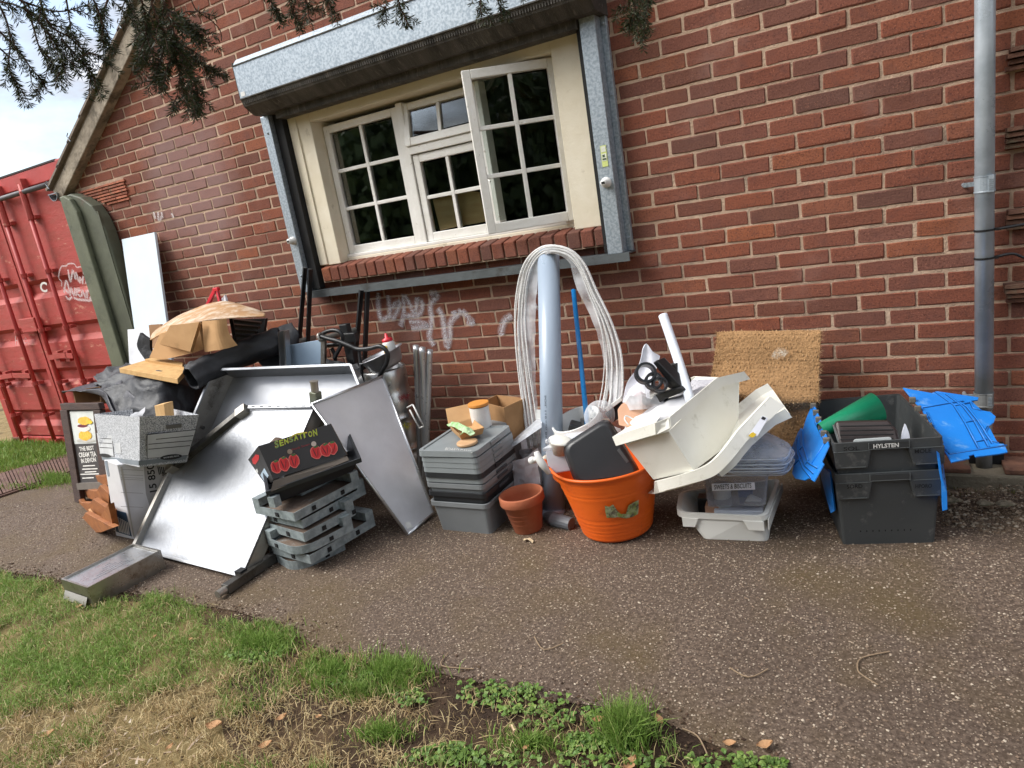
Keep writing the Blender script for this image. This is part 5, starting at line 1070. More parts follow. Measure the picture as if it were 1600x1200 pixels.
def jar(px, py, Y, r, h, label, base):
    p = V(px, py, Y); t = thing('storage_jar', p, label, 'jar', 'ceramic jars with bamboo lids')
    mb = MB(); mb.lathe([(.001, 0), (r * .9, 0), (r * .96, .006), (r * .96, h), (.001, h)], 28, T(p)); mb.obj('jar_body', M_cer, t, smooth=False)
    mb = MB(); mb.lathe([(r * .96, h + .001), (r * .96, h + .004), (r * .93, h + .005)], 28, T(p)); mb.obj('seal', M_black, t)
    mb = MB(); mb.lathe([(.001, h + .004), (r, h + .004), (r * 1.02, h + .007), (r * 1.02, h + .016), (r, h + .019), (.001, h + .02)], 28, T(p)); mb.obj('lid', M_bam, t)
    if base: mb = MB(); mb.lathe([(r * .97, .02), (r * .97, .045), (r * .95, .045)], 28, T(p)); mb.obj('band', M_black, t)
jar(774, 710, -.56, .05, .118, 'white ceramic jar with bamboo lid, lower one beside the open brown carton', True)
jar(754, 668, -.60, .054, .118, 'tallest white ceramic jar with bamboo lid, standing proud behind the grey lid', False)
jar(738, 716, -.54, .05, .145, 'ceramic jar mostly hidden behind the cardboard food tray', False)
MB().box(-.12, .12, -.1, .1, 0, V(754, 668, -.60).z - .002, T((V(754, 668, -.60).x - .02, -.50, 0))).obj('grey_crate', M_eg, bevel=.01)
tag(bpy.data.objects['grey_crate'], 'plain grey crate hidden behind the stack, carrying the ceramic jars', 'crate')
ob_ = thing('open_carton', V(795, 690, -.42), 'open brown cardboard carton tilted behind the ceramic jars', 'box')
q = [V(767, 640, -.46), V(795, 692, -.52), V(824, 668, -.40)]; tpp = [V(752, 628, -.46), V(787, 637, -.52), V(820, 622, -.38), V(776, 617, -.28)]
bt_ = [V(772, 694, -.46), V(798, 692, -.52), V(825, 667, -.38), V(790, 668, -.3)]
mb = MB(); open_box(mb, bt_, tpp, .004); mb.obj('box_walls', pm('kraft_card', S(168, 128, 86), .85, col2=S(150, 112, 74), scale=6, bump=.08), ob_)
# clear crate
M_clear = clear_mat('clear_plastic', S(222, 226, 232), .28, .15, .2, 18)
cc_ = thing('clear_crate', G(815, 775), 'translucent plastic crate standing between the open carton and the grey pipe', 'crate')
bb = [G(800, 768), G(842, 762)]; bb += [bb[1] + Vector((.0, .35, 0)), bb[0] + Vector((0, .35, 0))]
th_ = V(793, 705, bb[0].y).z
tt_ = [p + Z * th_ + (p - sum(bb, Vector()) / 4) * .12 for p in bb]
mb = MB(); open_box(mb, bb, tt_, .004); mb.obj('crate_walls', M_clear, cc_)
mb = MB(); band(mb, tt_, -Z, .02, .012); mb.obj('rim', M_clear, cc_)
lidq = [V(790, 706, -.64), V(846, 668, -.62), V(850, 650, -.36), V(800, 690, -.3)]; mb = MB(); mb.prism(lidq, Vector((0, .01, .018))); o = mb.obj('clear_cover', M_clear); tag(o, 'translucent lid tilted on the translucent crate beside the grey pipe', 'lid')
mb = MB(); mb.sheet(drape([VV([(800, 720, -.68), (820, 715, -.69), (840, 700, -.68)]), VV([(803, 745, -.68), (820, 742, -.69), (842, 735, -.68)]), VV([(806, 762, -.68), (825, 765, -.69), (843, 756, -.68)])], 5, .01, 14, 7)); mb.obj('liner', clear_mat('milky_film', S(226, 228, 236), .5, .3), cc_, recalc=False)
# ================================================================ TERRACOTTA POT
M_terra = pm('terracotta', S(170, 98, 66), .85, col2=S(156, 88, 58), scale=7, bump=.1, bscale=40, dirt=S(186, 132, 100), dscale=6, dlo=.6, dhi=.76)
pc = G(826, 826); pt = thing('terracotta_pot', pc, 'empty terracotta flower pot between the grey boxes and the orange tub', 'plant pot')
mb = MB(); mb.lathe([(.001, 0), (.066, 0), (.069, .004), (.095, .14), (.104, .142), (.109, .15), (.109, .186), (.106, .19), (.099, .19), (.097, .15), (.064, .012), (.001, .012)], 40, T(pc) @ Matrix.Rotation(math.radians(-3), 4, 'Y')); mb.obj('pot', M_terra, pt, smooth=True)
for z in (.05, .075, .10): r = .069 + (z - .004) / .136 * .026; mb = MB(); mb.lathe([(r - .001, z), (r + .0012, z + .002), (r - .001, z + .004)], 36, T(pc) @ Matrix.Rotation(math.radians(-3), 4, 'Y')); mb.obj('ridge', M_terra, pt, smooth=True)

# ================================================================ GREY PIPE, CLEAR STRIPS, BLUE POLE
M_soil_pipe = pm('grey_pvc', S(158, 172, 188), .3, col2=S(150, 164, 180), scale=2, bump=.02)
gp = thing('grey_pipe', G(868, 812), 'tall grey plastic soil pipe standing upright against the window sill', 'pipe')
A_, B_ = V(856.5, 391, -.26), V(865, 805, -.66)
mb = MB(); mb.tube([A_, B_], .056, 28); mb.obj('pipe', M_soil_pipe, gp, smooth=False); 
for p in bpy.data.objects['pipe.001'].data.polygons if 'pipe.001' in bpy.data.objects else []: p.use_smooth = len(p.vertices) == 4
mb = MB(); d = (B_ - A_).normalized(); mb.tube([B_ - d * .03, B_, B_ + d * .01], [.058, .066, .066], 28); mb.obj('collar', M_soil_pipe, gp)
mb = MB(); ax = d.cross(Vector((0, -1, 0))).normalized(); fx = ax.cross(d); fx = fx if fx.y < 0 else -fx
base = A_ + (B_ - A_) * .55 + fx * .0575; text4(mb, 'SOIL 110 mm BS EN 1329', base, base + d * .33, base + ax * .009, bold=.01); mb.obj('lettering', pm('pipe_print', S(86, 94, 104), .6), gp, recalc=False)
mb = MB(); mb.tube([V(850, 806, -.60), G(868, 812, .03), G(893, 819, .025)], [.04, .035, .03], 14); o = mb.obj('grey_gutter_offcut', pm('mid_grey_plastic', S(112, 118, 124), .45)); tag(o, 'grey plastic offcut under the foot of the tall grey pipe', 'offcut')
M_strip = clear_mat('clear_strip', S(238, 238, 236), .5, .25, .2, 30, (1, 1, 8)); M_filmc = clear_mat('strip_film', S(232, 234, 238), .26, .2, .3, 9)
sb = thing('plastic_strips', V(850, 384, -.3), 'looped bundle of clear plastic strips hung over the top of the grey pipe', 'plastic strips')
pthL = [(826, 700, -.44), (817, 640, -.40), (809, 580, -.36), (805, 520, -.33), (808, 462, -.31), (821, 412, -.30), (848, 386, -.31), (884, 388, -.31), (910, 410, -.31), (932, 455, -.32), (955, 500, -.34), (971, 550, -.36), (974, 600, -.40), (968, 640, -.46)]
cxx, cyy = 884, 520
for k in range(12):
    pts = []
    for i, (x, y, Y) in enumerate(pthL):
        f = 1 - .023 * k * (.6 + .9 * abs(i - 6) / 7); pts.append(V(cxx + (x - cxx) * f + 1.5 * math.sin(k * 2.1 + i), cyy + (y - cyy) * (1 - .008 * k) if y < 520 else y + 2 * math.sin(k + i), Y + .012 * math.sin(k * 1.7 + i * .5)))
    mb = MB(); mb.tube(curve_pts(pts, 6), (.006, .0028, .0045, .003)[k % 4], 6); mb.obj('strip', M_strip, sb, smooth=True)
film = [[(823, 690, -.43), (845, 680, -.42)], [(814, 600, -.37), (838, 610, -.36)], [(809, 500, -.33), (836, 520, -.33)], [(826, 415, -.30), (842, 425, -.30)], [(856, 388, -.33), (858, 396, -.33)], [(905, 408, -.31), (888, 408, -.31)], [(935, 462, -.32), (900, 450, -.33)], [(958, 510, -.34), (925, 500, -.33)], [(973, 570, -.37), (943, 560, -.36)], [(968, 636, -.46), (955, 632, -.44)]]
mb = MB(); mb.sheet(drape([VV(r) for r in film], 6, .006, 14, 4)); mb.obj('film_sleeve', M_filmc, sb, recalc=False, smooth=True)
mb = MB(); mb.prism([V(a, b, -.46) for a, b in ((838, 640), (846, 640), (846, 655), (838, 655))], Vector((0, .001, 0))); mb.obj('label', M_wplast, sb)
M_bpole = pm('blue_pole', S(38, 134, 206), .3)
A_, B_ = V(896, 453, -.12), V(918, 668, -.50); 
mb = MB(); mb.tube([A_, B_], .0125, 14); o = mb.obj('broom_handle', M_bpole, smooth=True); tag(o, 'bright blue broom handle leaning on the wall out of the white bucket', 'pole')
M_crm_p = pm('cream_plastic', S(238, 237, 228), .42, col2=S(228, 226, 214), scale=3, bump=.02, dirt=S(176, 172, 152), dscale=9, dlo=.58, dhi=.76)
# ================================================================ ORANGE TUB AND ITS LOAD
M_or = pm('orange_plastic', S(234, 106, 30), .42, col2=S(224, 94, 26), scale=3, bump=.03, dirt=S(168, 74, 34), dscale=9, dlo=.58, dhi=.76)
tc_ = G(946, 846); tc_ = Vector((-1.115, -.765, 0)); tub = thing('flexible_tub', tc_, 'bright orange flexible tub filled with kitchen odds and ends', 'tub')
def tubmod(q, a, i):
    z = q.z; k = z / .36; q = q.copy(); q.x *= 1 + .02 * math.cos(2 * a) * k; q.y *= 1 - .03 * k
    hl = max(0, math.cos(a - math.radians(195))) ** 10 + max(0, math.cos(a - math.radians(15))) ** 10
    if z > .29: q.z += .035 * hl * (z - .29) / .05; q.x += .02 * math.cos(a) * hl; q.y += .02 * math.sin(a) * hl
    if z > .25: q.z -= .018 * math.cos(2 * (a - math.radians(15))) * -1 * 0
    return q
prof = [(.001, .004), (.150, .004), (.158, .010)]
for k in range(36):
    z = .014 + k * .0085; r = .158 + (z / .33) * .078
    rib = .0022 * math.cos(z * 300) if (z < .12 or z > .22) else 0
    prof.append((r + rib, z))
prof += [(.243, .326), (.248, .33), (.248, .338), (.240, .340), (.234, .334), (.225, .28), (.152, .014), (.001, .014)]
Mt_ = T(tc_) @ Matrix.Rotation(math.radians(-3), 4, 'Y')
mb = MB(); mb.lathe(prof, 64, Mt_, tubmod); mb.obj('tub_wall', M_or, tub, smooth=True)
for a0 in (195,):
    mb = MB(); pts = []
    for k in range(9): a = math.radians(a0 - 17 + 34 * k / 8); r = .262 + .012 * math.sin(math.pi * k / 8); pts.append(Mt_ @ Vector((r * math.cos(a), r * math.sin(a), .355 + .02 * math.sin(math.pi * k / 8))))
    mb.tube(pts, .012, 10); mb.obj('handle', M_or, tub, smooth=True)
    a = math.radians(a0); mb = MB(); mb.tube([pts[3] + Z * .002, pts[4] + Z * .003, pts[5] + Z * .002], .0145, 10); mb.obj('grip', pm('cream_rubber', S(224, 214, 196), .5), tub, smooth=True)
# torn sticker
M_stk = pm('torn_green_sticker', S(134, 150, 72), .6, col2=S(176, 180, 152), scale=40, dirt=S(92, 84, 70), dscale=34, dlo=.5, dhi=.6)
def on_tub(px, py):                      # point on the tub's tapered wall seen at a pixel
    d = ray(px, py); best = None
    for k in range(400):
        t = 2.4 + k * .004; p = CP + d * t - tc_; r = .158 + p.z / .33 * .078 + .004
        if p.xy.length < r: return p + tc_
    return CP + d * 3.1
g = [[on_tub(a, b) for a, b in r] for r in ([(945, 790), (952, 792), (958, 788), (964, 797), (970, 803), (978, 803), (982, 790), (990, 785), (998, 781)], [(946, 801), (952, 801), (958, 801), (964, 803), (970, 805), (978, 806), (983, 800), (990, 796), (998, 793)], [(948, 809), (953, 809), (959, 809), (965, 808), (971, 809), (978, 810), (984, 809), (990, 807), (997, 803)])]
mb = MB(); mb.sheet(g); mb.obj('torn_sticker', M_stk, tub, recalc=False)
# black roasting tray
M_roast = pm('black_enamel', S(44, 45, 47), .38, col2=S(52, 52, 54), scale=3, bump=.03)
ra = V(895, 752, -.915); rb_ = V(1004, 738, -.80); rc = V(948, 652, -.76); nrr = nrm(ra, rb_, rc); nrr = nrr if nrr.y < 0 else -nrr
def pr_(a, b, o_=0.): return PL(a, b, ra, nrr) + nrr * o_
def round_poly(P, r, n=4):
    out = []; m = len(P)
    for i in range(m):
        p, a, b = P[i], P[i - 1], P[(i + 1) % m]; u = (a - p).normalized() * r; v = (b - p).normalized() * r
        for k in range(n + 1):
            t = k / n; out.append((p + u) * (1 - t) ** 2 + p * 2 * t * (1 - t) + (p + v) * t * t)
    return out
rt = thing('roasting_tray', ra, 'black rectangular roasting tray standing upside down in the orange tub', 'baking tray')
o1 = round_poly([pr_(*q) for q in ((876, 697), (950, 650), (1006, 745), (901, 762))], .05)
o2 = [p + nrr * .03 for p in inset(o1, .014)]; o3 = [p + nrr * .038 for p in inset(o1, .030)]
mb = MB(); mb.loops([[p - nrr * .004 for p in inset(o1, .006)], o1, o2, o3], True, True); mb.obj('tray_shell', M_roast, rt, smooth=True, bevel=0)
for p in bpy.data.objects['tray_shell'].data.polygons: p.use_smooth = len(p.vertices) == 4
a = pr_(966, 702, .0395); b = pr_(981, 722, .0395); mb = MB(); mb.bar(a, b, .014, .002, nrr); mb.obj('embossed_mark', pm('embossed_grey', S(82, 82, 84), .4), rt, bevel=.001)
# white box, handle, tub lid
M_wp2 = pm('white_box_plastic', S(226, 230, 238), .35, col2=S(216, 220, 230), scale=3)
wbx = thing('white_box', V(870, 738, -.86), 'small white rectangular container at the left rim of the orange tub', 'box')
fq_ = [V(858, 742, -.90), V(893, 736, -.86), V(881, 702, -.86), V(851, 705, -.90)]
mb = MB(); mb.prism(fq_, Vector((.06, .14, .02))); mb.obj('body', M_wp2, wbx, bevel=.006)
mb = MB(); mb.prism([V(848, 706, -.905), V(883, 701, -.862), V(882, 697, -.862), V(847, 701, -.905)], Vector((.06, .15, .02))); mb.obj('lid', clear_mat('box_lid_clear', S(230, 232, 236), .4, .15), wbx, bevel=.003)
tr2 = thing('cream_tub', V(872, 695, -.9), 'cream round tub behind the small white container', 'tub')
mb = MB(); mb.lathe([(.001, 0), (.045, 0), (.05, .05), (.054, .052), (.054, .06), (.04, .066), (.001, .066)], 24, T(V(874, 706, -.84)) @ Matrix.Rotation(.25, 4, 'Y')); mb.obj('tub_body', M_crm_p, tr2, smooth=True)
mb = MB(); mb.lathe([(.004, .0), (.012, .004), (.012, .02), (.004, .024)], 10, T(V(857, 694, -.95))); o = mb.obj('clear_stopper', clear_mat('clear_knob_mat', S(230, 232, 236), .3, .1), smooth=True); tag(o, 'clear plastic knob beside the cream round tub', 'stopper')
hw = thing('white_jug_arm', V(845, 725, -1.0), 'curved white plastic handle hanging over the left rim of the orange tub', 'handle')
mb = MB(); mb.tube(curve_pts([V(838, 706, -1.01), V(843, 718, -1.02), V(851, 730, -1.02), V(857, 738, -1.0)], 5), [.012, .013, .014, .015, .016, .016, .017, .017, .017, .016, .015, .014, .013, .012, .012, .012], 12); mb.obj('handle_body', M_wplast, hw, smooth=True)
mb = MB(); mb.lathe([(.001, -.016), (.015, -.014), (.017, 0), (.015, .014), (.001, .016)], 14, T(V(832, 719, -1.0)) @ Matrix.Rotation(1.3, 4, 'X')); mb.obj('spout', M_wplast, hw, smooth=True)
mb = MB(); mb.tube([V(832, 719, -1.0), V(845, 716, -1.01)], .011, 10); mb.obj('neck', M_wplast, hw, smooth=True)
# white bucket behind with black things, dome
bk_ = V(915, 700, -.52); bu = thing('white_bucket', (bk_.x, bk_.y, .0), 'white bucket with black pieces inside standing behind the orange tub', 'bucket')
Mb2 = T((bk_.x + .02, -.46, .16)) @ Matrix.Rotation(math.radians(12), 4, 'X') @ Matrix.Rotation(math.radians(-10), 4, 'Y'); zr = .30
mb = MB(); mb.lathe([(.001, -.14), (.10, -.14), (.118, zr - .05), (.128, zr - .048), (.130, zr - .03), (.124, zr - .026), (.126, zr), (.122, zr + .004), (.114, zr), (.098, -.12), (.001, -.12)], 36, Mb2); mb.obj('bucket_wall', M_wplast, bu, smooth=True)
for i, (x, y, Y, lab) in enumerate(((905, 668, -.50, 'black plastic block wedged in the white bucket, left one'), (925, 660, -.44, 'black plastic block wedged in the white bucket, back one'))):
    mb = MB(); mb.box(-.05, .05, -.04, .04, -.05, .02, T(V(x, y, Y)) @ Matrix.Rotation(.3 + i, 4, 'Z') @ Matrix.Rotation(.35, 4, 'Y')); o = mb.obj('black_block', M_blkp, bevel=.008); tag(o, lab, 'plastic part')
M_dome = clear_mat('clear_dome', S(226, 230, 234), .22, .06)
mb = MB(); mb.lathe([(.078 * math.cos(a), .055 * math.sin(a)) for a in np.linspace(0, 1.55, 9)] , 28, T(V(937, 650, -.56)) @ Matrix.Rotation(math.radians(58), 4, 'X')); o = mb.obj('clear_dome', M_dome, smooth=True); tag(o, 'clear plastic dome lid standing beside the blue broom handle', 'lid')
bs = thing('strip_block', V(955, 632, -.5), 'white and black plastic strip poking up behind the clear dome', 'plastic part')
mb = MB(); mb.bar(V(948, 640, -.52), V(972, 622, -.52), .02, .02, Vector((0, -1, 0))); mb.obj('white_strip', M_wplast, bs, bevel=.003)
mb = MB(); mb.bar(V(952, 652, -.50), V(975, 635, -.50), .06, .03, Vector((0, -1, 0))); mb.obj('black_strip', M_blkp, bs, bevel=.004)
mb = MB(); mb.sheet(drape([VV([(945, 668, -.7), (955, 664, -.72), (968, 668, -.7)]), VV([(950, 690, -.72), (960, 690, -.74), (972, 692, -.72)]), VV([(960, 720, -.74), (970, 722, -.74), (980, 726, -.72)])], 5, .008, 12, 6)); o = mb.obj('white_paper', M_wcard, recalc=False, solid=.002); tag(o, 'white paper tucked between the black roasting tray and the cream bin', 'paper')

# ================================================================ CREAM STORAGE BINS
def strip3(name, lo, hi, th, mat, par):             # thick band between two 3-D polylines
    mb = MB()
    for i in range(len(lo) - 1):
        n = nrm(lo[i], lo[i + 1], hi[i]); mb.prism([lo[i], lo[i + 1], hi[i + 1], hi[i]], n * th)
    return mb.obj(name, mat, par)
def band3(name, lo, hi, th, mat, par):              # continuous rim band, smooth along its length, crisp edges
    st = []
    for i in range(len(lo)):
        a, b = max(i - 1, 0), min(i + 1, len(lo) - 1); n = ((lo[b] - lo[a]).cross(hi[i] - lo[i])).normalized() * th; n = n if n.y > 0 else -n
        st.append([lo[i], hi[i], hi[i] + n, lo[i] + n])
    mb = MB(); mb.loops(st, True, True); o = mb.obj(name, mat, par, smooth=True); o.data.set_sharp_from_angle(angle=math.radians(38)); return o
cb = thing('storage_bin', V(1044, 740, -1.0), 'upper cream storage bin tipped on its side, full of plastic and paper', 'storage bin', 'cream storage bins')
_b1, _c1 = V(1044, 674, -1.015), V(1083, 736, -.985); nS = nrm(_b1, _c1, V(1151, 640, -.62)); nS = nS if nS.y < 0 else -nS
def PS(a, b, o_=0.): return PL(a, b, _b1, nS) + nS * o_
rimA, rimB, rimB2, rimK, rimE, rimE2 = V(958, 682, -.93), V(1025, 660, -1.03), PS(1040, 653, .016), PS(1114, 592, .016), PS(1156, 582, .016), PS(1166, 593, .016)
loA, loB, loB2, loK, loE = V(964, 696, -.935), V(1026, 678, -1.03), PS(1042, 669, .016), PS(1122, 606, .016), PS(1166, 594, .016)
strip3('rim', [loA, loB, loB2, loK, loE], [rimA, rimB, rimB2, rimK, rimE], .006, M_crm_p, cb)
backv = rimA - rimB + Vector((0, .16, .03))
hA = rimA + Vector((.10, .34, .02)); hE = V(1085, 588, -.42); hM = V(1010, 620, -.50)
Bf = [V(977, 694, -.925), PS(1044, 674), PS(1120, 602), PS(1153, 591)]
Bb = [V(1023, 749, -.90), PS(1083, 736), PS(1128, 702), PS(1151, 678)]
mb = MB()
mb.prism([Bf[0], Bf[1], Bb[1], Bb[0]], Vector((.001, .006, 0))); mb.obj('end_wall', M_crm_p, cb, bevel=.002)
mb = MB(); mb.add([Bf[1], Bf[2], Bf[3], Bb[3], Bb[2], Bb[1]], [(0, 1, 4, 5), (1, 2, 3, 4)]); mb.obj('side_wall', M_crm_p, cb, recalc=False, solid=.006)
inA, inM, inE = hA, hM, hE
mb = MB(); mb.add([rimA, rimB, rimB2, rimK, rimE, hE, hM, hA], [(0, 1, 2, 6, 7), (2, 3, 4, 5, 6)]);
fl = [p + Vector((.02, .08, -.09)) for p in (rimB, rimK, rimE, hE, hM, hA)]
mb = MB(); q = [Bf[0] + Vector((0, .01, .0)), hA, hA + (Bb[0] - Bf[0]), Bb[0]]; mb.prism(q, Vector((-.006, 0, 0))); mb.prism([hA, hM, hM + (Bb[2] - Bf[2]), hA + (Bb[0] - Bf[0])], Vector((0, .006, 0))); mb.prism([hM, hE, hE + (Bb[3] - Bf[3]), hM + (Bb[2] - Bf[2])], Vector((0, .006, 0))); mb.prism([Bf[3], hE, hE + (Bb[3] - Bf[3]), Bb[3]], Vector((.006, 0, 0)))
mb.obj('far_walls', M_crm_p, cb, kind='stuff')
mb = MB(); mb.prism([Bb[0], Bb[1], Bb[2], hM + (Bb[2] - Bf[2]), hA + (Bb[0] - Bf[0])], Vector((0, 0, .005))); mb.obj('bottom', M_crm_p, cb)
strip3('rim', [loA, hA - Z * .04], [rimA, hA], .006, M_crm_p, cb); strip3('rim', [hA - Z * .04, hM - Z * .04, hE - Z * .04], [hA, hM, hE], .006, M_crm_p, cb)
mb = MB(); mb.add([rimA, rimA.lerp(hA, .35), rimB.lerp(hM, .30), rimB2.lerp(hM, .22), rimB], [(0, 1, 2, 3, 4)]); mb.obj('inner_ledge', M_crm_p, cb, recalc=False)
mb = MB(); mb.tube(curve_pts([V(982, 664, -.93), V(976, 655, -.92), V(980, 650, -.9), V(998, 661, -.9), V(1001, 666, -.92)], 4), .0032, 8); mb.obj('wire_handle', M_wplast, cb, smooth=True)
# load of the bin
M_paper = pm('white_paper_mat', S(232, 234, 242), .6, col2=S(220, 222, 232), scale=4, bump=.05); M_wfilm = clear_mat('white_film', S(234, 236, 240), .55, .25, .3, 12)
g = drape([VV([(990, 650, -.74), (1030, 632, -.74), (1070, 610, -.68), (1105, 604, -.60)]), VV([(975, 668, -.80), (1020, 648, -.84), (1065, 628, -.78), (1105, 604, -.66)]), VV([(985, 680, -.84), (1025, 662, -.88), (1065, 642, -.83), (1105, 612, -.68)])], 8, .018, 9, 11)
mb = MB(); mb.sheet(g); o = mb.obj('white_film', M_wcard, recalc=False, smooth=True); tag(o, 'crumpled white plastic film filling the tipped cream bin', 'plastic film')
mb = MB(); mb.sheet(drape([VV([(1004, 545, -.60), (1010, 537, -.58), (1020, 548, -.58), (1033, 556, -.56)]), VV([(995, 575, -.62), (1008, 572, -.60), (1020, 574, -.60), (1030, 566, -.58)]), VV([(980, 600, -.66), (996, 602, -.64), (1012, 604, -.64), (1020, 590, -.62)]), VV([(974, 628, -.7), (985, 632, -.7), (1000, 634, -.7), (1015, 625, -.68)])], 7, .006, 9, 3)); o = mb.obj('paper_bag', M_paper, recalc=False, solid=.003); tag(o, 'pointed white paper bag standing behind the black rack', 'paper bag')
zb = thing('zip_bag', V(1000, 620, -.76), 'clear zip bag with a pink and grey picture in front of the paper bag', 'plastic bag')
mb = MB(); mb.sheet(drape([VV([(980, 612, -.74), (1000, 596, -.78), (1030, 600, -.74)]), VV([(976, 625, -.76), (1002, 618, -.81), (1036, 620, -.76)]), VV([(980, 642, -.78), (1005, 640, -.82), (1036, 634, -.78)])], 6, .006, 14, 5)); mb.obj('bag', clear_mat('zip_film', S(226, 226, 230), .3, .1, .25, 12), zb, recalc=False)
M_pk = pm('picture_pink', S(196, 96, 108), .5, col2=S(140, 120, 122), scale=30, lo=.45, hi=.55); M_gy = pm('picture_grey', S(120, 112, 110), .5, col2=S(60, 56, 58), scale=30)
for (x, y, rx, ry, m) in ((1000, 620, 9, 9, M_pk), (988, 625, 8, 7, M_gy), (1010, 627, 8, 6, M_gy)):
    mb = MB(); c = V(x, y, -.77); blob(mb, c, V(x + rx, y, -.77) - c, V(x, y + ry, -.77) - c, Vector((0, 0, 0)), 12, .12); mb.obj('picture_print', m, zb, recalc=False)
M_kraft = pm('pink_kraft', S(204, 160, 132), .8, col2=S(190, 146, 116), scale=5, bump=.06)
mb = MB(); q = [V(966, 665, -.84), V(964, 640, -.80), V(971, 631, -.78), V(1006, 638, -.78), V(1012, 655, -.80), V(998, 672, -.86)]; mb.prism(q, Vector((.02, .08, .01))); o = mb.obj('kraft_bag', M_kraft, bevel=.006); tag(o, 'brown kraft paper bag at the left end of the tipped cream bin', 'paper bag')
# black rack with rings
rkb = thing('black_rack', V(1030, 600, -.78), 'black plastic rack with rings on top of the tipped cream bin', 'rack')
def zc(l): return [(940 + a / 4.139, 470 + b / 4.139) for a, b in l]
mb = MB(); mb.prism([V(*q, -.76) for q in zc([(330, 400), (355, 385), (520, 560), (490, 585), (460, 580), (440, 545)])], Vector((.02, .05, .0))); mb.obj('rail', M_blkp, rkb, bevel=.004)
mb = MB(); mb.prism([V(*q, -.78) for q in zc([(315, 640), (340, 610), (500, 560), (540, 575), (480, 610), (400, 640), (360, 675), (320, 670)])], Vector((.02, .05, .0))); mb.obj('rail', M_blkp, rkb, bevel=.004)
mb = MB(); mb.prism([V(*q, -.70) for q in zc([(395, 430), (470, 410), (530, 540), (500, 600), (430, 560)])], Vector((.02, .06, .0))); mb.obj('back_block', pm('ribbed_black', S(40, 36, 34), .6, bump=.3, bscale=30, stretch=(8, 1, 1)), rkb)
for i, (x, y, r) in enumerate(((283, 470, .042), (335, 520, .034), (375, 545, .03))):
    c = V(*zc([(x, y)])[0], -.80); Mx = T(c) @ Matrix.Rotation(.5, 4, 'Z') @ Matrix.Rotation(1.15, 4, 'X') ; mb = MB(); mb.lathe([(r, -.028), (r + .003, -.02), (r, 0), (r + .003, .02), (r, .028), (r * .78, .028), (r * .78, -.028), (r, -.028)], 24, Mx); mb.obj('ring', M_blkp, rkb)
M_tubew = pm('white_tube', S(224, 230, 238), .45, col2=S(212, 218, 228), scale=9, bump=.06)
mb = MB(); mb.tube(curve_pts([V(1036, 493, -.50), V(1047, 525, -.56), V(1062, 570, -.66), V(1080, 630, -.80)], 5), .021, 12); o = mb.obj('white_tube', M_tubew, smooth=True); tag(o, 'long bent white plastic tube standing up out of the tipped cream bin', 'tube')
mb = MB(); mb.prism([V(1072, 594, -.52), V(1118, 592, -.48), V(1112, 602, -.55), V(1080, 625, -.6)], Vector((0, .02, -.01))); o = mb.obj('bubble_wrap', pm('bubble_wrap', S(232, 230, 236), .4, bump=.5, bscale=90)); tag(o, 'sheet of white bubble wrap behind the bent white tube', 'bubble wrap')
# second and third cream bins: curved rims below
def bin_low(name_label, lo, hi, inner, depthv, first):
    t = thing('storage_bin', lo[1], name_label, 'storage bin', 'cream storage bins')
    band3('rim', lo, hi, .007, M_crm_p, t)
    far = [p + depthv for p in hi]
    mb = MB(); mb.sheet([hi, [p + depthv * .06 for p in hi]]); mb.obj('rim_top', M_crm_p, t, recalc=False, solid=.004)
    dn = inner
    mb = MB(); i0 = [p + depthv * .06 for p in hi]; i1 = [p + dn for p in i0]; mb.sheet([i0, i1]); mb.obj('inner_wall', M_crm_p, t, recalc=False, solid=.004)
    mb = MB(); f0 = [p + depthv * .9 + dn * .6 for p in hi]; mb.sheet([i1, f0]); mb.obj('floor', M_crm_p, t, recalc=False, solid=.004)
    mb = MB(); mb.sheet([f0, far]); mb.obj('far_wall', M_crm_p, t, recalc=False, solid=.004); return t
lo2 = curve_pts([V(1030, 769, -.93), V(1075, 757, -.99), V(1115, 744, -1.0), V(1140, 722, -.98), V(1167, 689, -.90)], 7) + [V(1226, 634, -.70)]
hi2 = curve_pts([V(1026, 752, -.93), V(1068, 741, -.99), V(1105, 727, -1.0), V(1128, 707, -.98), V(1154, 673, -.90)], 7) + [V(1204, 620, -.70)]
b2 = bin_low('middle cream storage bin with a stuck label on its bent rim, under the tipped one', lo2, hi2, Vector((-.02, .03, -.07)), V(1136, 643, -.40) - V(1204, 620, -.70), True)
lq = [PL(a, b, lo2[-2], nrm(lo2[-2], lo2[-1], hi2[-1])) for a, b in ((1169, 680), (1182, 683), (1199, 655), (1190, 651))]
nn_ = nrm(lq[0], lq[1], lq[2]); nn_ = nn_ if nn_.y < 0 else -nn_
mb = MB(); mb.add([p + nn_ * .008 for p in lq], [(0, 1, 2, 3)]); mb.obj('paper_label', M_paper, b2, recalc=False)
mb = MB(); c = lq[0].lerp(lq[1], .4) + nn_ * .0095; blob(mb, c, (lq[1] - lq[0]) * .35, (lq[3] - lq[0]) * .13, Vector((0, 0, 0)), 10, .2); mb.obj('yellow_mark', pm('label_gold', S(224, 190, 40), .5), b2, recalc=False)
mb = MB(); mb.add([lq[3].lerp(lq[2], t) + (lq[0] - lq[3]) * u + nn_ * .0095 for t, u in ((.1, .03), (.7, .03), (.7, .16), (.1, .16))], [(0, 1, 2, 3)]); mb.obj('barcode', M_ink, b2, recalc=False)
lo3 = curve_pts([V(1128, 745, -.96), V(1150, 727, -.93), V(1172, 697, -.86)], 3) + [V(1212, 664, -.66), V(1238, 652, -.60)]
hi3 = curve_pts([V(1118, 735, -.96), V(1140, 716, -.93), V(1165, 688, -.86)], 3) + [V(1206, 651, -.66), V(1226, 640, -.60)]
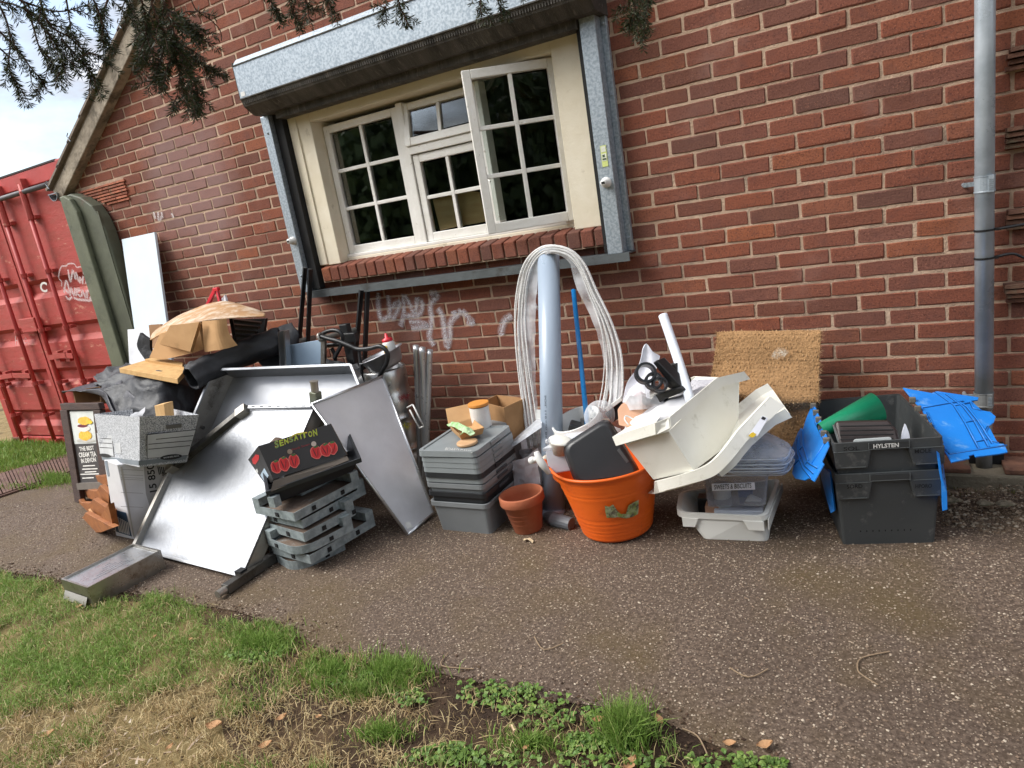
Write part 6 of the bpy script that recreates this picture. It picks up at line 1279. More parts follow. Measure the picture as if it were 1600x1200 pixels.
bin_low('lowest of the bent cream bins, only its rim end showing at the right', lo3, hi3, Vector((.02, .03, -.04)), Vector((-.10, .25, .04)), False)
# white crate
M_wcr = pm('white_crate_plastic', S(230, 230, 224), .38, col2=S(222, 222, 214), scale=3, bump=.02)
cw = thing('white_crate', G(1150, 843), 'shallow white crate on the ground holding the sweets and biscuits box', 'crate')
e0_, e1_ = G(1097, 842), G(1201, 846); uxx = (e1_ - e0_).normalized(); uyy = Vector((-uxx.y, uxx.x, 0))
Mc = fr((e0_ + e1_) / 2 + uyy * .17, uxx, Z)
hh = V(1125, 806, -.82).z
Bc = [Mc @ p for p in rrect(.275, .30, .03)]; hh = .125; q4 = [V(1061, 800, -.80), V(1194, 806, -.80), G(1216, 749, .135), G(1066, 769, .135)]; Tc = round_poly([q4[2], q4[3], q4[0], q4[1]], .04, 4); Tc = Tc
Bc = round_poly([e1_ + uyy * .30, e0_ + uyy * .30, e0_, e1_], .03, 4)
mb = MB(); open_box(mb, Bc, Tc, .005); mb.obj('crate_walls', M_wcr, cw)
mb = MB(); band(mb, Tc, -Z, .022, .014); mb.obj('rim', M_wcr, cw, bevel=.002)
fdir = (q4[1] - q4[0]).normalized(); Mr = fr(q4[0].lerp(q4[1], .5), fdir, Z); hw_ = (q4[1] - q4[0]).length / 2; Mcs = Mc; Mc = Mr; hh = .0; fw = -.012
for x0, x1 in ((-hw_ + .012, -hw_ + .085), (hw_ - .085, hw_ - .002)):
    mb = MB(); mb.prism([Mc @ Vector(p) for p in ((x0, fw, hh - .02), (x1, fw, hh - .02), (x1 - (.02 if x0 < 0 else 0), fw, hh - .064), (x0 + (0 if x0 < 0 else .02), fw, hh - .064))], Mc.to_3x3() @ Vector((0, .006, 0))); mb.obj('corner_skirt', M_wcr, cw, bevel=.004)
Mc = Mcs; hh = .125
q5 = [q4[1] + fdir * .012, q4[2] + fdir * .012]; mb = MB(); mb.prism([q5[0] - Z * .015, q5[1] - Z * .015, q5[1] - Z * .06, q5[0] - Z * .064], fdir * .005); mb.obj('side_skirt', M_wcr, cw, bevel=.002)
mb = MB(); mb.lathe([(.035, 0), (.037, .002), (.035, .004)], 20, Mc @ T((-.03, -.09, hh - .02))); o = mb.obj('jar_ring', M_ss2, smooth=True); tag(o, 'shiny metal ring lid lying at the front of the white crate', 'lid')
for i, (x, y, w_2, h_2, m, lab) in enumerate(((-.11, -.02, .05, .07, M_blkp, 'black plastic part standing in the left end of the white crate'), (.02, -.10, .10, .03, M_wp2, 'white plastic bar lying in the front of the white crate'), (-.09, -.08, .03, .05, M_kraft, 'small brown block among the black parts in the white crate'))):
    mb = MB(); mb.box(x - w_2, x + w_2, y - .03, y + .03, .012, hh - .02 + h_2 * .4, Mc); o = mb.obj('plastic_part', m, bevel=.004); tag(o, lab, 'plastic part')
# sweets box
M_swb = clear_mat('smoky_clear', S(196, 200, 210), .10, .1)
sw = thing('sweets_box', V(1150, 790, -.78), 'clear plastic box labelled sweets and biscuits standing in the white crate', 'box')
q0_ = [V(1105, 792, -.80), V(1197, 790, -.77)]; q1_ = [V(1097, 744, -.80), V(1201, 744, -.77)]
dvs = Vector((-.02, .17, 0)); b4 = [q0_[0], q0_[1], q0_[1] + dvs, q0_[0] + dvs]; t4 = [q1_[0], q1_[1], q1_[1] + dvs, q1_[0] + dvs]
mb = MB(); open_box(mb, round_poly(b4, .02, 3), round_poly(t4, .02, 3), .003); mb.obj('box_walls', M_swb, sw)
mb = MB(); mb.prism([V(1112, 756, -.806), V(1179, 754, -.786), V(1180, 765, -.786), V(1113, 767, -.806)], Vector((0, .001, 0))); lbs = mb.obj('label', M_paper, sw)
mb = MB(); text4(mb, 'SWEETS & BISCUITS', V(1116, 765, -.8075), V(1174, 762.5, -.789), V(1116, 757.5, -.8075), bold=.01); mb.obj('lettering', M_ink, lbs, recalc=False)
Yi = -.70
mb = MB(); p = V(1130, 790, Yi); mb.lathe([(.001, 0), (.036, 0), (.038, .10), (.001, .10)], 18, T(p)); o = mb.obj('white_pot', M_wplast, smooth=True); tag(o, 'white plastic pot inside the sweets and biscuits box', 'pot')
mb = MB(); mb.prism([V(*q, Yi) for q in ((1152, 768), (1176, 768), (1172, 788), (1156, 788))], Vector((0, .03, 0))); o = mb.obj('blue_packet', pm('blue_packet', S(46, 92, 156), .5), bevel=.004); tag(o, 'blue packet inside the sweets and biscuits box', 'packet')
mb = MB(); mb.prism([V(*q, Yi - .04) for q in ((1166, 780), (1172, 776), (1194, 786), (1190, 791), (1160, 791))], Vector((0, .03, 0))); o = mb.obj('white_scoop', M_wplast, bevel=.004); tag(o, 'white folded scoop beside the blue packet in the sweets box', 'scoop')
# clear lids
M_cll = clear_mat('clear_lid_plastic', S(230, 234, 238), .05, .1, .12, 20); M_clr = clear_mat('clear_lid_rim', S(236, 240, 244), .45, .12)
for k in range(7):
    t = k / 6; o_ = Vector((0, 0, .012)) * k
    p4 = [V(1115 + 2 * k, 745, -.83) , V(1226 + k, 744, -.72), V(1241, 722, -.58), V(1180, 690, -.50)]
    p4 = [p + Vector((.008 * math.sin(k * 2), .01 * math.cos(k * 1.3), .012 * k - (.0 if i < 2 else .0))) for i, p in enumerate(p4)]
    if k: p4[0] = p4[0].lerp(p4[1], .12)
    rp_ = round_poly(p4, .035, 3); mb = MB(); mb.prism(rp_, Vector((0, 0, .008))); o = mb.obj('clear_lid_sheet', M_cll); mb = MB(); mb.tube(rp_ + [rp_[0]], .0035, 6); mb.obj('rolled_rim', M_clr, o, smooth=True)
    tag(o, ['lowest clear plastic lid of the stack by the blue flap, lying on the sweets box', 'second clear plastic lid from the bottom of the stack by the blue flap', 'third clear plastic lid from the bottom of the stack by the blue flap', 'middle clear plastic lid of the stack by the blue flap', 'third clear plastic lid from the top of the stack by the blue flap', 'second clear plastic lid from the top of the stack by the blue flap', 'topmost clear plastic lid of the stack by the blue flap'][k], 'lid', 'clear lids stacked by the cream bins')

# ================================================================ COIR MAT
M_coir = pm('coir', S(222, 188, 146), .95, col2=S(194, 156, 114), scale=30, lo=.4, hi=.6, rnd='island', bump=.8, bscale=70, spec=.1)
M_coirb = pm('coir_base', S(176, 138, 98), .95, bump=.8, bscale=60, spec=.1)
cm = thing('coir_mat', V(1195, 600, -.3), 'folded coir doormat slumped against the brick wall', 'doormat')
rowsM = [VV([(1123, 532, -.12), (1170, 530, -.12), (1225, 528, -.12), (1279, 529, -.12)]), VV([(1121, 521, -.20), (1170, 519, -.20), (1225, 517, -.20), (1280, 518, -.20)]), VV([(1119, 543, -.235), (1168, 541, -.235), (1224, 540, -.235), (1281, 542, -.235)]), VV([(1114, 570, -.26), (1166, 571, -.26), (1222, 572, -.26), (1280, 574, -.26)]), VV([(1106, 600, -.30), (1160, 603, -.31), (1218, 606, -.31), (1277, 605, -.30)]), VV([(1100, 612, -.33), (1156, 617, -.345), (1215, 626, -.35), (1274, 624, -.33)]), VV([(1104, 628, -.30), (1160, 635, -.31), (1220, 642, -.32), (1268, 636, -.31)]), VV([(1110, 660, -.34), (1160, 670, -.35), (1220, 680, -.35), (1262, 676, -.34)]), VV([(1112, 700, -.38), (1160, 710, -.39), (1220, 715, -.39), (1258, 700, -.38)])]
gm = drape(rowsM, 10, .008, 5, 2)
mb = MB(); mb.sheet(gm); mb.obj('mat_base', M_coirb, cm, recalc=False, solid=.012)
mb = MB(); H_ = len(gm); W_ = len(gm[0])
for i in range(1, H_ - 3, 2):
    for j in range(W_ - 1):
        for s_i in range(1):
            p = gm[i][j].lerp(gm[i][j + 1], (.5 if (i // 2) % 2 else .0)); u = (gm[i][j + 1] - gm[i][j]) * 1.15; v = (gm[i + 2][j] - gm[i][j]); n = u.cross(v).normalized(); n = n if n.y < 0 else -n
            if v.length < 1e-5: continue
            c = p + n * random.uniform(.001, .007); a_ = u * random.uniform(.28, .4); b_ = v * random.uniform(.5, .8); tw = random.uniform(-.4, .4)
            a_, b_ = a_ + b_ * tw * .3, b_ + a_ * tw
            mb.add([c - a_ - n * .007, c - b_ - n * .007, c + a_ - n * .007, c + b_ - n * .007, c + n * .007], [(0, 1, 4), (1, 2, 4), (2, 3, 4), (3, 0, 4)])
mb.obj('coir_tufts', M_coir, cm, kind='stuff')
mb = MB()
for k in range(3500):
    i = random.choice([1, 2, 5, 6, random.randrange(1, H_ - 2)]) * 1; i = random.randrange(1, H_ - 2); j = random.randrange(W_ - 1)
    if random.random() < .5: j = random.choice([0, W_ - 2, j])
    p = gm[i][j].lerp(gm[i][j + 1], random.random()); d = Vector((random.uniform(-1, 1), -random.random() * .8, random.uniform(-.6, .8))).normalized() * random.uniform(.012, .035); s_ = Vector((random.uniform(-1, 1), 0, random.uniform(-1, 1))).normalized() * .0009
    mb.add([p - s_, p + s_, p + d], [(0, 1, 2)])
mb.obj('loose_fibres', M_coir, cm, recalc=False, kind='stuff')
mb = MB(); c = V(1219, 552, -.262); 
M_bleach = spray_mat('bleached_patch', S(214, 202, 184), .0)
ribbon(mb, [V(1208 + 5 * k, 552 + 3 * math.sin(k * 2), -.275) for k in range(5)], .05, Vector((0, -1, .1))); mb.obj('pale_stain', M_bleach, cm, recalc=False)

# ================================================================ GREY LIDDED CRATES
M_alc = pm('charcoal_plastic', S(66, 69, 70), .5, col2=S(60, 63, 64), scale=3, bump=.05, bscale=40, dirt=S(110, 110, 108), dscale=12, dlo=.58, dhi=.76)
M_alcd = pm('charcoal_recess', S(52, 54, 55), .5, bump=.04); M_alcr = pm('charcoal_ridge', S(96, 100, 100), .45)
M_blu = pm('bright_blue_plastic', S(36, 132, 222), .36, col2=S(30, 122, 212), scale=3, bump=.02, dirt=S(128, 178, 222), dscale=14, dlo=.58, dhi=.78); M_blud = pm('blue_groove', S(18, 66, 120), .4)
a0, a1 = G(1318, 852), G(1462, 848.5); ux_ = (a1 - a0).normalized(); uy_ = Vector((-ux_.y, ux_.x, 0)); Wb = (a1 - a0).length
zt_ = PL(1300, 694, a0 - uy_ * .02, -uy_).z
def alc(z0, hgt, label, name, dark):
    t = thing('lidded_crate', (a0 + a1) / 2 + Z * z0, label, 'crate', 'charcoal crates with blue lid flaps')
    M = fr((a0 + a1) / 2 + uy_ * .255 + Z * z0, ux_, Z); h = hgt
    B = [M @ p for p in rrect(Wb, .50, .012)]; Tq = [M @ (p + Z * h) for p in rrect(Wb + .035, .54, .012)]
    mb = MB(); open_box(mb, B, Tq, .004); mb.obj('crate_walls', M_alc, t)
    mb = MB(); band(mb, Tq, -Z, .032, .010); mb.obj('rim', M_alc, t, bevel=.002)
    yf = -.27 - .010; xw = Wb / 2 + .0175 + .010
    for x0, x1, k0, k1 in ((-xw, -.055, .0, .012), (.065, xw, .012, .0)):
        mb = MB(); mb.prism([M @ Vector(p) for p in ((x0 + .005, yf, h - .032), (x1, yf, h - .032), (x1 - k1, yf + .004, h - .105), (x0 + k0 + .012, yf + .004, h - .105))], M.to_3x3() @ Vector((0, .02, 0))); mb.obj('corner_panel', M_alc, t, bevel=.003)
        mb = MB(); mb.box(x0 + .02, x1 - .016, yf - .0015, yf, h - .0345, h - .032, M); mb.obj('ridge', M_alcr, t); mb = MB(); mb.box(x0 + .03, x1 - .02, yf + .001, yf + .004, h - .1, h - .098, M); mb.obj('ridge', M_alcr, t)
    mb = MB(); mb.box(-.062, .072, yf - .003, yf, h - .027, h - .003, M); ph = mb.obj('name_panel', M_alcd, t)
    mb = MB(); mb.box(-.064, .074, yf - .004, yf - .0005, h - .029, h - .027, M); mb.box(-.064, -.062, yf - .004, yf - .0005, h - .027, h - .002, M); mb.box(.072, .074, yf - .004, yf - .0005, h - .027, h - .002, M); mb.obj('panel_border', M_alcr, ph)
    if not dark:
        mb = MB(); text4(mb, 'HYLSTEN', M @ Vector((-.048, yf - .0038, h - .024)), M @ Vector((.038, yf - .0038, h - .024)), M @ Vector((-.048, yf - .0038, h - .007)), bold=.03); mb.obj('lettering', M_wplast, ph, recalc=False)
    mb = MB()
    for tx, x0, zz in ((('SORD', -.145, h - .055) if dark else ('SOL', -.15, h - .028)), (('HPORO', .09, h - .066) if dark else ('MOLE', .09, h - .054))):
        text4(mb, tx, M @ Vector((x0, yf - .002, zz)), M @ Vector((x0 + .055, yf - .002, zz)), M @ Vector((x0, yf - .002, zz + .016)), bold=.01)
    mb.obj('lettering', M_black, t, recalc=False)
    if dark:
        for k in range(9): mb = MB(); mb.box(-.10 + k * .022, -.096 + k * .022, -.252 - .002, -.25 + .001, .055, .085, M); mb.obj('slot', M_black, t)
    return t, M, h
H1 = zt_ - .128
tlo, Mlo, hlo = alc(0, H1, 'lower charcoal crate standing on the ground with blue flaps hanging at its sides', 'l', True)
thi, Mhi, hhi = alc(.128, H1, 'upper charcoal crate with open blue lid flaps and white handwriting', 'u', False)
def flap(par, pts, Y_, grooves, th=.006, lobes=True):
    P = [V(*q[:2], q[2]) for q in pts]; n = nrm(P[0], P[1], P[2]); n = n if n.dot(CP - P[0]) > 0 else -n
    p0 = P[0]
    Q = [PL(q[0], q[1], p0, n) for q in pts]
    mb = MB(); mb.prism(Q, -n * th); f = mb.obj('lid_flap', M_blu, par, bevel=.0015)
    for gq in grooves:
        mb = MB(); pp = [PL(x, y, p0, n) + n * .0012 for x, y in gq]
        mb.tube(pp, .0028, 6); mb.obj('lid_rib', M_blu, f, smooth=True)
        mb = MB(); mb.tube([p + (Vector((0, 0, -1)) - n * n.z * -1).normalized() * .004 - n * .0014 for p in pp], .0018, 5); mb.obj('lid_groove', M_blud, f)
    return f, p0, n
def zr_(l): return [(1220 + a / 4.137, 580 + b / 4.137) for a, b in l]
Rq = zr_([(790, 105), (850, 118), (975, 140), (1010, 128), (1280, 168), (1275, 185), (1230, 190), (1300, 252), (1355, 262), (1390, 292), (1378, 330), (1345, 355), (1405, 465), (1445, 470), (1468, 522), (1420, 532), (1260, 552), (1250, 535), (1215, 545), (1222, 562), (1105, 588), (1040, 480), (1025, 425), (905, 235), (860, 190)])
p_a, p_b, p_c = V(*Rq[0], -.24), V(*Rq[20], -.70), V(*Rq[13], -.52)
nR_ = nrm(p_a, p_b, p_c); nR_ = nR_ if nR_.dot(CP - p_a) > 0 else -nR_
mb = MB(); mb.prism([PL(x, y, p_a, nR_) for x, y in Rq], -nR_ * .006); fR = mb.obj('lid_flap', M_blu, thi, bevel=.0012)
def ribs(f, p0, n, lines, off=.0012, r=.0026):
    for gq in lines:
        pp = [PL(x, y, p0, n) + n * off for x, y in gq]
        mb = MB(); mb.tube(pp, r, 6); mb.obj('lid_rib', M_blu, f, smooth=True)
        d = (pp[-1] - pp[0]).normalized(); sd = d.cross(n) * .0045
        mb = MB(); mb.tube([p + sd - n * .0008 for p in pp], .0017, 5); mb.obj('lid_groove', M_blud, f)
ribs(fR, p_a, nR_, [zr_(l) for l in ([(1000, 135), (1120, 220), (1190, 330), (1280, 500)], [(1070, 150), (1180, 230), (1250, 320), (1345, 490)], [(1095, 160), (1205, 232), (1275, 320), (1370, 470)], [(945, 265), (1060, 500), (1090, 535), (1290, 505), (1460, 480)], [(1125, 220), (1215, 205)], [(1190, 328), (1255, 318)], [(1255, 455), (1330, 440)], [(1225, 200), (1245, 240), (1300, 255)], [(1345, 355), (1320, 400), (1360, 450), (1410, 465)], [(915, 235), (1090, 205), (1180, 195)])])
Lq = zr_([(205, 208), (222, 235), (262, 330), (300, 430), (308, 480), (262, 580), (275, 598), (212, 712), (180, 690), (150, 705), (90, 692), (72, 660), (82, 610), (75, 590), (45, 575), (68, 500), (110, 395), (130, 365), (140, 380), (165, 300)])
l_a, l_b, l_c = V(*Lq[0], -.30), V(*Lq[4], -.78), V(*Lq[10], -.72)
nL_ = nrm(l_a, l_b, l_c); nL_ = nL_ if nL_.dot(CP - l_a) > 0 else -nL_
mb = MB(); mb.prism([PL(x, y, l_a, nL_) for x, y in Lq], -nL_ * .006); fL = mb.obj('lid_flap', M_blu, thi, bevel=.0012)
ribs(fL, l_a, nL_, [zr_(l) for l in ([(140, 385), (145, 480), (180, 590), (240, 625)], [(115, 420), (120, 510), (160, 610), (215, 660)], [(105, 440), (108, 530), (145, 625), (200, 690)], [(208, 230), (225, 330), (290, 460), (200, 600)], [(120, 510), (145, 480)], [(160, 600), (185, 570)], [(90, 600), (130, 560)])])
for k in range(6):
    p = PL(*zr_([(215 + k * 17, 225 + k * 45)])[0], l_a, nL_) + nL_ * .003; mb = MB(); mb.box(-.012, .012, -.008, .008, -.012, .012, T(p)); mb.obj('hinge_knuckle', pm('hinge_grey', S(112, 106, 96), .7) if k == 0 else bpy.data.materials['hinge_grey'], thi, bevel=.003)
    p = PL(*zr_([(850 + k * 35, 190 + k * 56)])[0], p_a, nR_) + nR_ * .003; mb = MB(); mb.box(-.012, .012, -.008, .008, -.012, .012, T(p)); mb.obj('hinge_knuckle', bpy.data.materials['hinge_grey'], thi, bevel=.003)
# lower flaps
def hang(pxs, Ys, par, dv):
    P = [V(x, y, Yy) for (x, y), Yy in zip(zr_(pxs), Ys)]; mb = MB(); mb.prism(P, Vector(dv)); return mb.obj('lid_flap', M_blu, par, bevel=.0015)
hang([(248, 600), (318, 655), (346, 905), (322, 918), (300, 840), (262, 700)], [-.55, -.72, -.74, -.72, -.6, -.5], tlo, (.006, .01, 0))
hang([(1010, 550), (1030, 570), (1048, 700), (1075, 780), (1078, 895), (1045, 905), (1040, 740), (1022, 640)], [-.76] * 8, tlo, (.004, .25, 0))
# contents of the upper crate
M_gcone = pm('green_plastic', S(22, 138, 98), .35, col2=S(18, 124, 88), scale=3)
ca, cb_ = V(1282, 672, -.62), V(1370, 636, -.50)
mb = MB(); mb.tube([ca, cb_, cb_ + (ca - cb_).normalized() * .01, ca + (cb_ - ca).normalized() * .02], [.028, .062, .056, .022], 28, cap=False); o = mb.obj('green_cone', M_gcone, smooth=True); tag(o, 'green plastic cone lying in the upper charcoal crate', 'cone')
bt2 = thing('black_pan', V(1350, 680, -.62), 'dark brown ridged baking pan standing in the upper charcoal crate', 'baking tray')
pq = [V(1312, 706, -.70), V(1408, 700, -.68), V(1402, 672, -.62), V(1388, 656, -.60), V(1306, 657, -.62), V(1302, 664, -.64)]
mb = MB(); mb.prism(pq, Vector((0, .05, -.02))); mb.obj('pan_shell', pm('dark_brown_pan', S(52, 42, 40), .4, bump=.06), bt2, bevel=.012, seg=3)
for k in range(5): y = 666 + k * 7; mb = MB(); mb.tube([V(1313, y, -.655 - k * .011), V(1396, y - 1.5, -.65 - k * .011)], .003, 6); mb.obj('ridge', M_black, bt2)
mb = MB(); mb.tube([V(1302, 664, -.66), V(1313, 700, -.72)], .003, 6); mb.obj('rim_wire', M_alcr, bt2)
mb = MB(); pts = round_poly([V(1333, 694, -.74), V(1393, 690, -.73), V(1393, 684, -.72), V(1333, 688, -.73)], .01, 3); mb.prism(pts, Vector((0, .012, 0))); o = mb.obj('clear_clip', clear_mat('clip_clear', S(190, 196, 196), .4, .15)); tag(o, 'clear plastic clip strip behind the front rim of the upper charcoal crate', 'clip')
mb = MB(); mb.sheet(drape([VV([(1414, 662, -.58), (1416, 664, -.58)]), VV([(1410, 674, -.60), (1420, 676, -.59)]), VV([(1408, 686, -.62), (1422, 686, -.60)])], 4, .002, 8, 1)); o = mb.obj('paper_scrap', M_paper, recalc=False, solid=.002); tag(o, 'pointed white paper scrap at the right side of the upper charcoal crate', 'paper')
# ================================================================ WALL MARKS
M_wspray = spray_mat('wall_spray', S(226, 224, 230), -.05)
def wz(l): return [[(560 + a / 5.333, 420 + b / 5.333) for a, b in s_] for s_ in l]
ws = wz([[(165, 200), (165, 300), (185, 410), (230, 415), (262, 380), (255, 300), (245, 220)], [(255, 350), (300, 300), (345, 285), (300, 400), (265, 400)], [(350, 480), (375, 380), (380, 230), (430, 300), (470, 370), (490, 240)], [(490, 250), (530, 290), (500, 380), (380, 390)], [(420, 440), (520, 450), (570, 480), (440, 495)], [(590, 200), (660, 220), (600, 300), (610, 420), (590, 560), (630, 640)], [(660, 330), (700, 400), (720, 560), (740, 650), (760, 560), (770, 440), (860, 350)], [(790, 350), (800, 385)], [(860, 350), (910, 400), (950, 450), (900, 440)], [(1280, 390), (1220, 430), (1190, 520), (1200, 555)], [(1440, 320), (1490, 310)], [(610, 210), (640, 270)]])
mark_px(ws, -.0065, .058, 'graffiti', bld, M_wspray)
mark_px([[(240, 331), (243, 342)], [(247, 331), (248, 344), (253, 338)], [(252, 331), (254, 341)], [(268, 333), (271, 340)]], -.0065, .034, 'graffiti', bld, spray_mat('wall_paint', S(214, 206, 206), .1))

# ================================================================ GROUND COVER
rng = np.random.default_rng(5)
def to_ground(pxs): return [G(*q).xy for q in pxs]
def inside(P, poly):
    x, y = P[:, 0], P[:, 1]; c = np.zeros(len(P), bool); n = len(poly)
    for i in range(n):
        x1, y1 = poly[i]; x2, y2 = poly[(i + 1) % n]
        m = ((y1 > y) != (y2 > y)) & (x < (x2 - x1) * (y - y1) / ((y2 - y1) or 1e-9) + x1); c ^= m
    return c
def np_noise(P, s, seed=0): return np.array([noise.noise(Vector((a * s + seed, b * s - seed, seed * .7))) for a, b in P])
def blades(name, P, L_, Wd, lean, mat, z0=0., flat=0.):
    n = len(P); ang = rng.uniform(0, 6.283, n); la = rng.uniform(0, 6.283, n); Ln = L_ * rng.uniform(.5, 1.25, n); ln = lean * rng.uniform(.2, 1.3, n)
    dx, dy = np.cos(ang), np.sin(ang); lx, ly = np.cos(la), np.sin(la)
    V_ = np.zeros((n, 5, 3))
    for k, (t, wf) in enumerate(((0, 1), (0, -1), (.55, .8), (.55, -.8), (1, 0))):
        b = ln * t * t; h = t * np.sqrt(np.maximum(.02, 1 - (ln * t * .8) ** 2)) if flat == 0 else t * flat
        V_[:, k, 0] = P[:, 0] + dx * Wd * wf + lx * b * Ln * (1 if flat == 0 else 1.) ; V_[:, k, 1] = P[:, 1] + dy * Wd * wf + ly * b * Ln; V_[:, k, 2] = z0 + h * Ln
    base = (np.arange(n) * 5)[:, None]
    F = np.concatenate([base + np.array([[0, 1, 3]]), base + np.array([[0, 3, 2]]), base + np.array([[2, 3, 4]])], 1).reshape(-1, 3)
    me = bpy.data.meshes.new(name); me.vertices.add(n * 5); me.vertices.foreach_set('co', V_.reshape(-1)); m = len(F)
    me.loops.add(m * 3); me.loops.foreach_set('vertex_index', F.reshape(-1).astype(np.int32)); me.polygons.add(m); me.polygons.foreach_set('loop_start', np.arange(0, m * 3, 3, dtype=np.int32)); me.polygons.foreach_set('loop_total', np.full(m, 3, np.int32)); me.update(); me.validate()
    me.materials.append(mat); o = bpy.data.objects.new(name, me); COL.objects.link(o); o['kind'] = 'stuff'; return o
def leafy(name, cols, rough=.6, trans=.25):
    m, N, L, B = mat_base(name); ge = N.new('ShaderNodeNewGeometry'); rp = N.new('ShaderNodeValToRGB'); e = rp.color_ramp.elements; k = len(cols)
    e[0].color = (*cols[0], 1); e[1].color = (*cols[-1], 1)
    for i in range(1, k - 1): q = e.new(i / (k - 1)); q.color = (*cols[i], 1)
    L.new(ge.outputs['Random Per Island'], rp.inputs[0]); L.new(rp.outputs[0], B.inputs['Base Color']); B.inputs['Roughness'].default_value = rough; B.inputs['Specular IOR Level'].default_value = .3
    t = N.new('ShaderNodeBsdfTranslucent'); L.new(rp.outputs[0], t.inputs[0]); ms = N.new('ShaderNodeMixShader'); ms.inputs[0].default_value = trans
    L.new(B.outputs[0], ms.inputs[1]); L.new(t.outputs[0], ms.inputs[2]); L.new(ms.outputs[0], N['Material Output'].inputs[0]); return m
M_grass = leafy('grass_blades', [S(104, 134, 58), S(132, 160, 76), S(116, 146, 66), S(152, 170, 98), S(98, 126, 54), S(172, 172, 116)])
M_grassd = leafy('lush_grass', [S(96, 128, 54), S(120, 150, 66), S(136, 164, 80), S(104, 134, 58), S(158, 172, 98)])
M_straw = leafy('dry_straw', [S(172, 148, 106), S(196, 172, 128), S(146, 122, 86), S(208, 190, 148), S(160, 146, 98)], .8, .1)
lawn = to_ground([(-400, 905), (0, 893), (100, 915), (150, 945), (232, 930), (290, 948), (360, 962), (445, 985), (458, 1004), (430, 1036), (330, 1062), (235, 1090), (130, 1094), (0, 1135), (-400, 1230)])
def scatter(poly, dens, keep=None, edge=0):
    A = np.array([[p[0], p[1]] for p in poly]); lo, hi = A.min(0), A.max(0); n = int(dens * np.prod(hi - lo)); P = rng.uniform(lo, hi, (n, 2)); P = P[inside(P, [tuple(q) for q in A])]
    return P if keep is None else P[keep(P)]
def edgy(P, amp=.05): return P + np.stack([np_noise(P, 7, 3), np_noise(P, 7, 8)], 1) * amp
Pl = scatter(lawn, 19000); nz = np_noise(Pl, 2.6, 1) + .5 * np_noise(Pl, 8, 2); Pl = Pl[(nz > -.38) | (rng.random(len(Pl)) < .35)]
Pl = edgy(Pl, .07); blades('lawn_grass', Pl, .036, .0014, 1.15, M_grass); Pd = Pl[rng.random(len(Pl)) < .10]; blades('lawn_straw', Pd + rng.normal(0, .02, Pd.shape), .045, .0013, 1.2, M_straw, .004)
clump = Pl[(np_noise(Pl, 3.3, 21) > .18)]; clump = clump[rng.random(len(clump)) < .5]; blades('tall_grass', clump + rng.normal(0, .02, clump.shape), .05, .0015, 1.15, M_grassd)
thin = to_ground([(-300, 1120), (0, 1120), (130, 1085), (235, 1080), (330, 1055), (430, 1030), (470, 1010), (560, 1035), (660, 1052), (760, 1080), (880, 1105), (1010, 1140), (1120, 1190), (1140, 1230), (-300, 1330)])
Pt = scatter(thin, 9000); pxs = np.array([toP((a, b, 0))[0] for a, b in Pt]); keep = rng.random(len(Pt)) < np.interp(pxs, [0, 350, 560, 700, 1000, 1200], [.7, .8, .55, .25, .12, .12]); Ps = edgy(Pt[keep], .1)
blades('dry_straw', Ps, .045, .0013, 1.1, M_straw, .002)
lay = Ps[rng.random(len(Ps)) < .6]; blades('fallen_straw', lay + rng.normal(0, .02, lay.shape), .06, .0013, 1.0, M_straw, .004, .12)
Pg = Pt[(np_noise(Pt, 3, 30) + .4 * np_noise(Pt, 9, 12) > .16)]; blades('sparse_grass', edgy(Pg, .05), .042, .0016, .8, M_grass)
def patch(cx, cy_, rx, ry, n, L_, mat, name, W=.0018, lean=.7):
    c = G(cx, cy_); ex = (G(cx + rx, cy_) - c).xy; ey = (G(cx, cy_ + ry) - c).xy; r = np.abs(rng.normal(0, .75, n)); a = rng.uniform(0, 6.283, n)
    P = np.array([c.x, c.y]) + np.outer(r * np.cos(a), np.array(ex)) + np.outer(r * np.sin(a), np.array(ey)); return blades(name, P, L_, W, lean, mat)
for i, (cx, cy_, rx, ry, n, l) in enumerate(((520, 1055, 45, 22, 1500, .05), (620, 1055, 40, 20, 1600, .055), (560, 1085, 40, 12, 700, .045), (410, 1010, 48, 18, 1500, .05), (980, 1150, 30, 24, 1500, .085), (600, 1150, 40, 14, 500, .045), (85, 750, 28, 8, 1500, .06), (830, 1165, 60, 16, 500, .04))): patch(cx, cy_, rx, ry, n, l, M_grassd if i != 2 else M_grass, 'grass_tuft')
far = to_ground([(-60, 694), (128, 690), (128, 742), (112, 716), (60, 730), (-60, 748)]); Pf = scatter(far, 3500); blades('far_lawn_grass', Pf, .07, .004, .8, M_grassd)
far2 = to_ground([(-60, 768), (60, 758), (112, 744), (118, 752), (60, 766), (-60, 778)]); Pf = scatter(far2, 2500); blades('verge_grass', Pf, .06, .003, .8, M_grass)
chips = scatter(to_ground([(-40, 1120), (160, 1110), (300, 1130), (330, 1180), (200, 1215), (-40, 1215)]), 500); blades('bark_chips', chips, .05, .005, .9, leafy('bark_chip', [S(150, 124, 100), S(186, 164, 140), S(120, 98, 80), S(206, 192, 172)], .9, 0.), .006, .15)
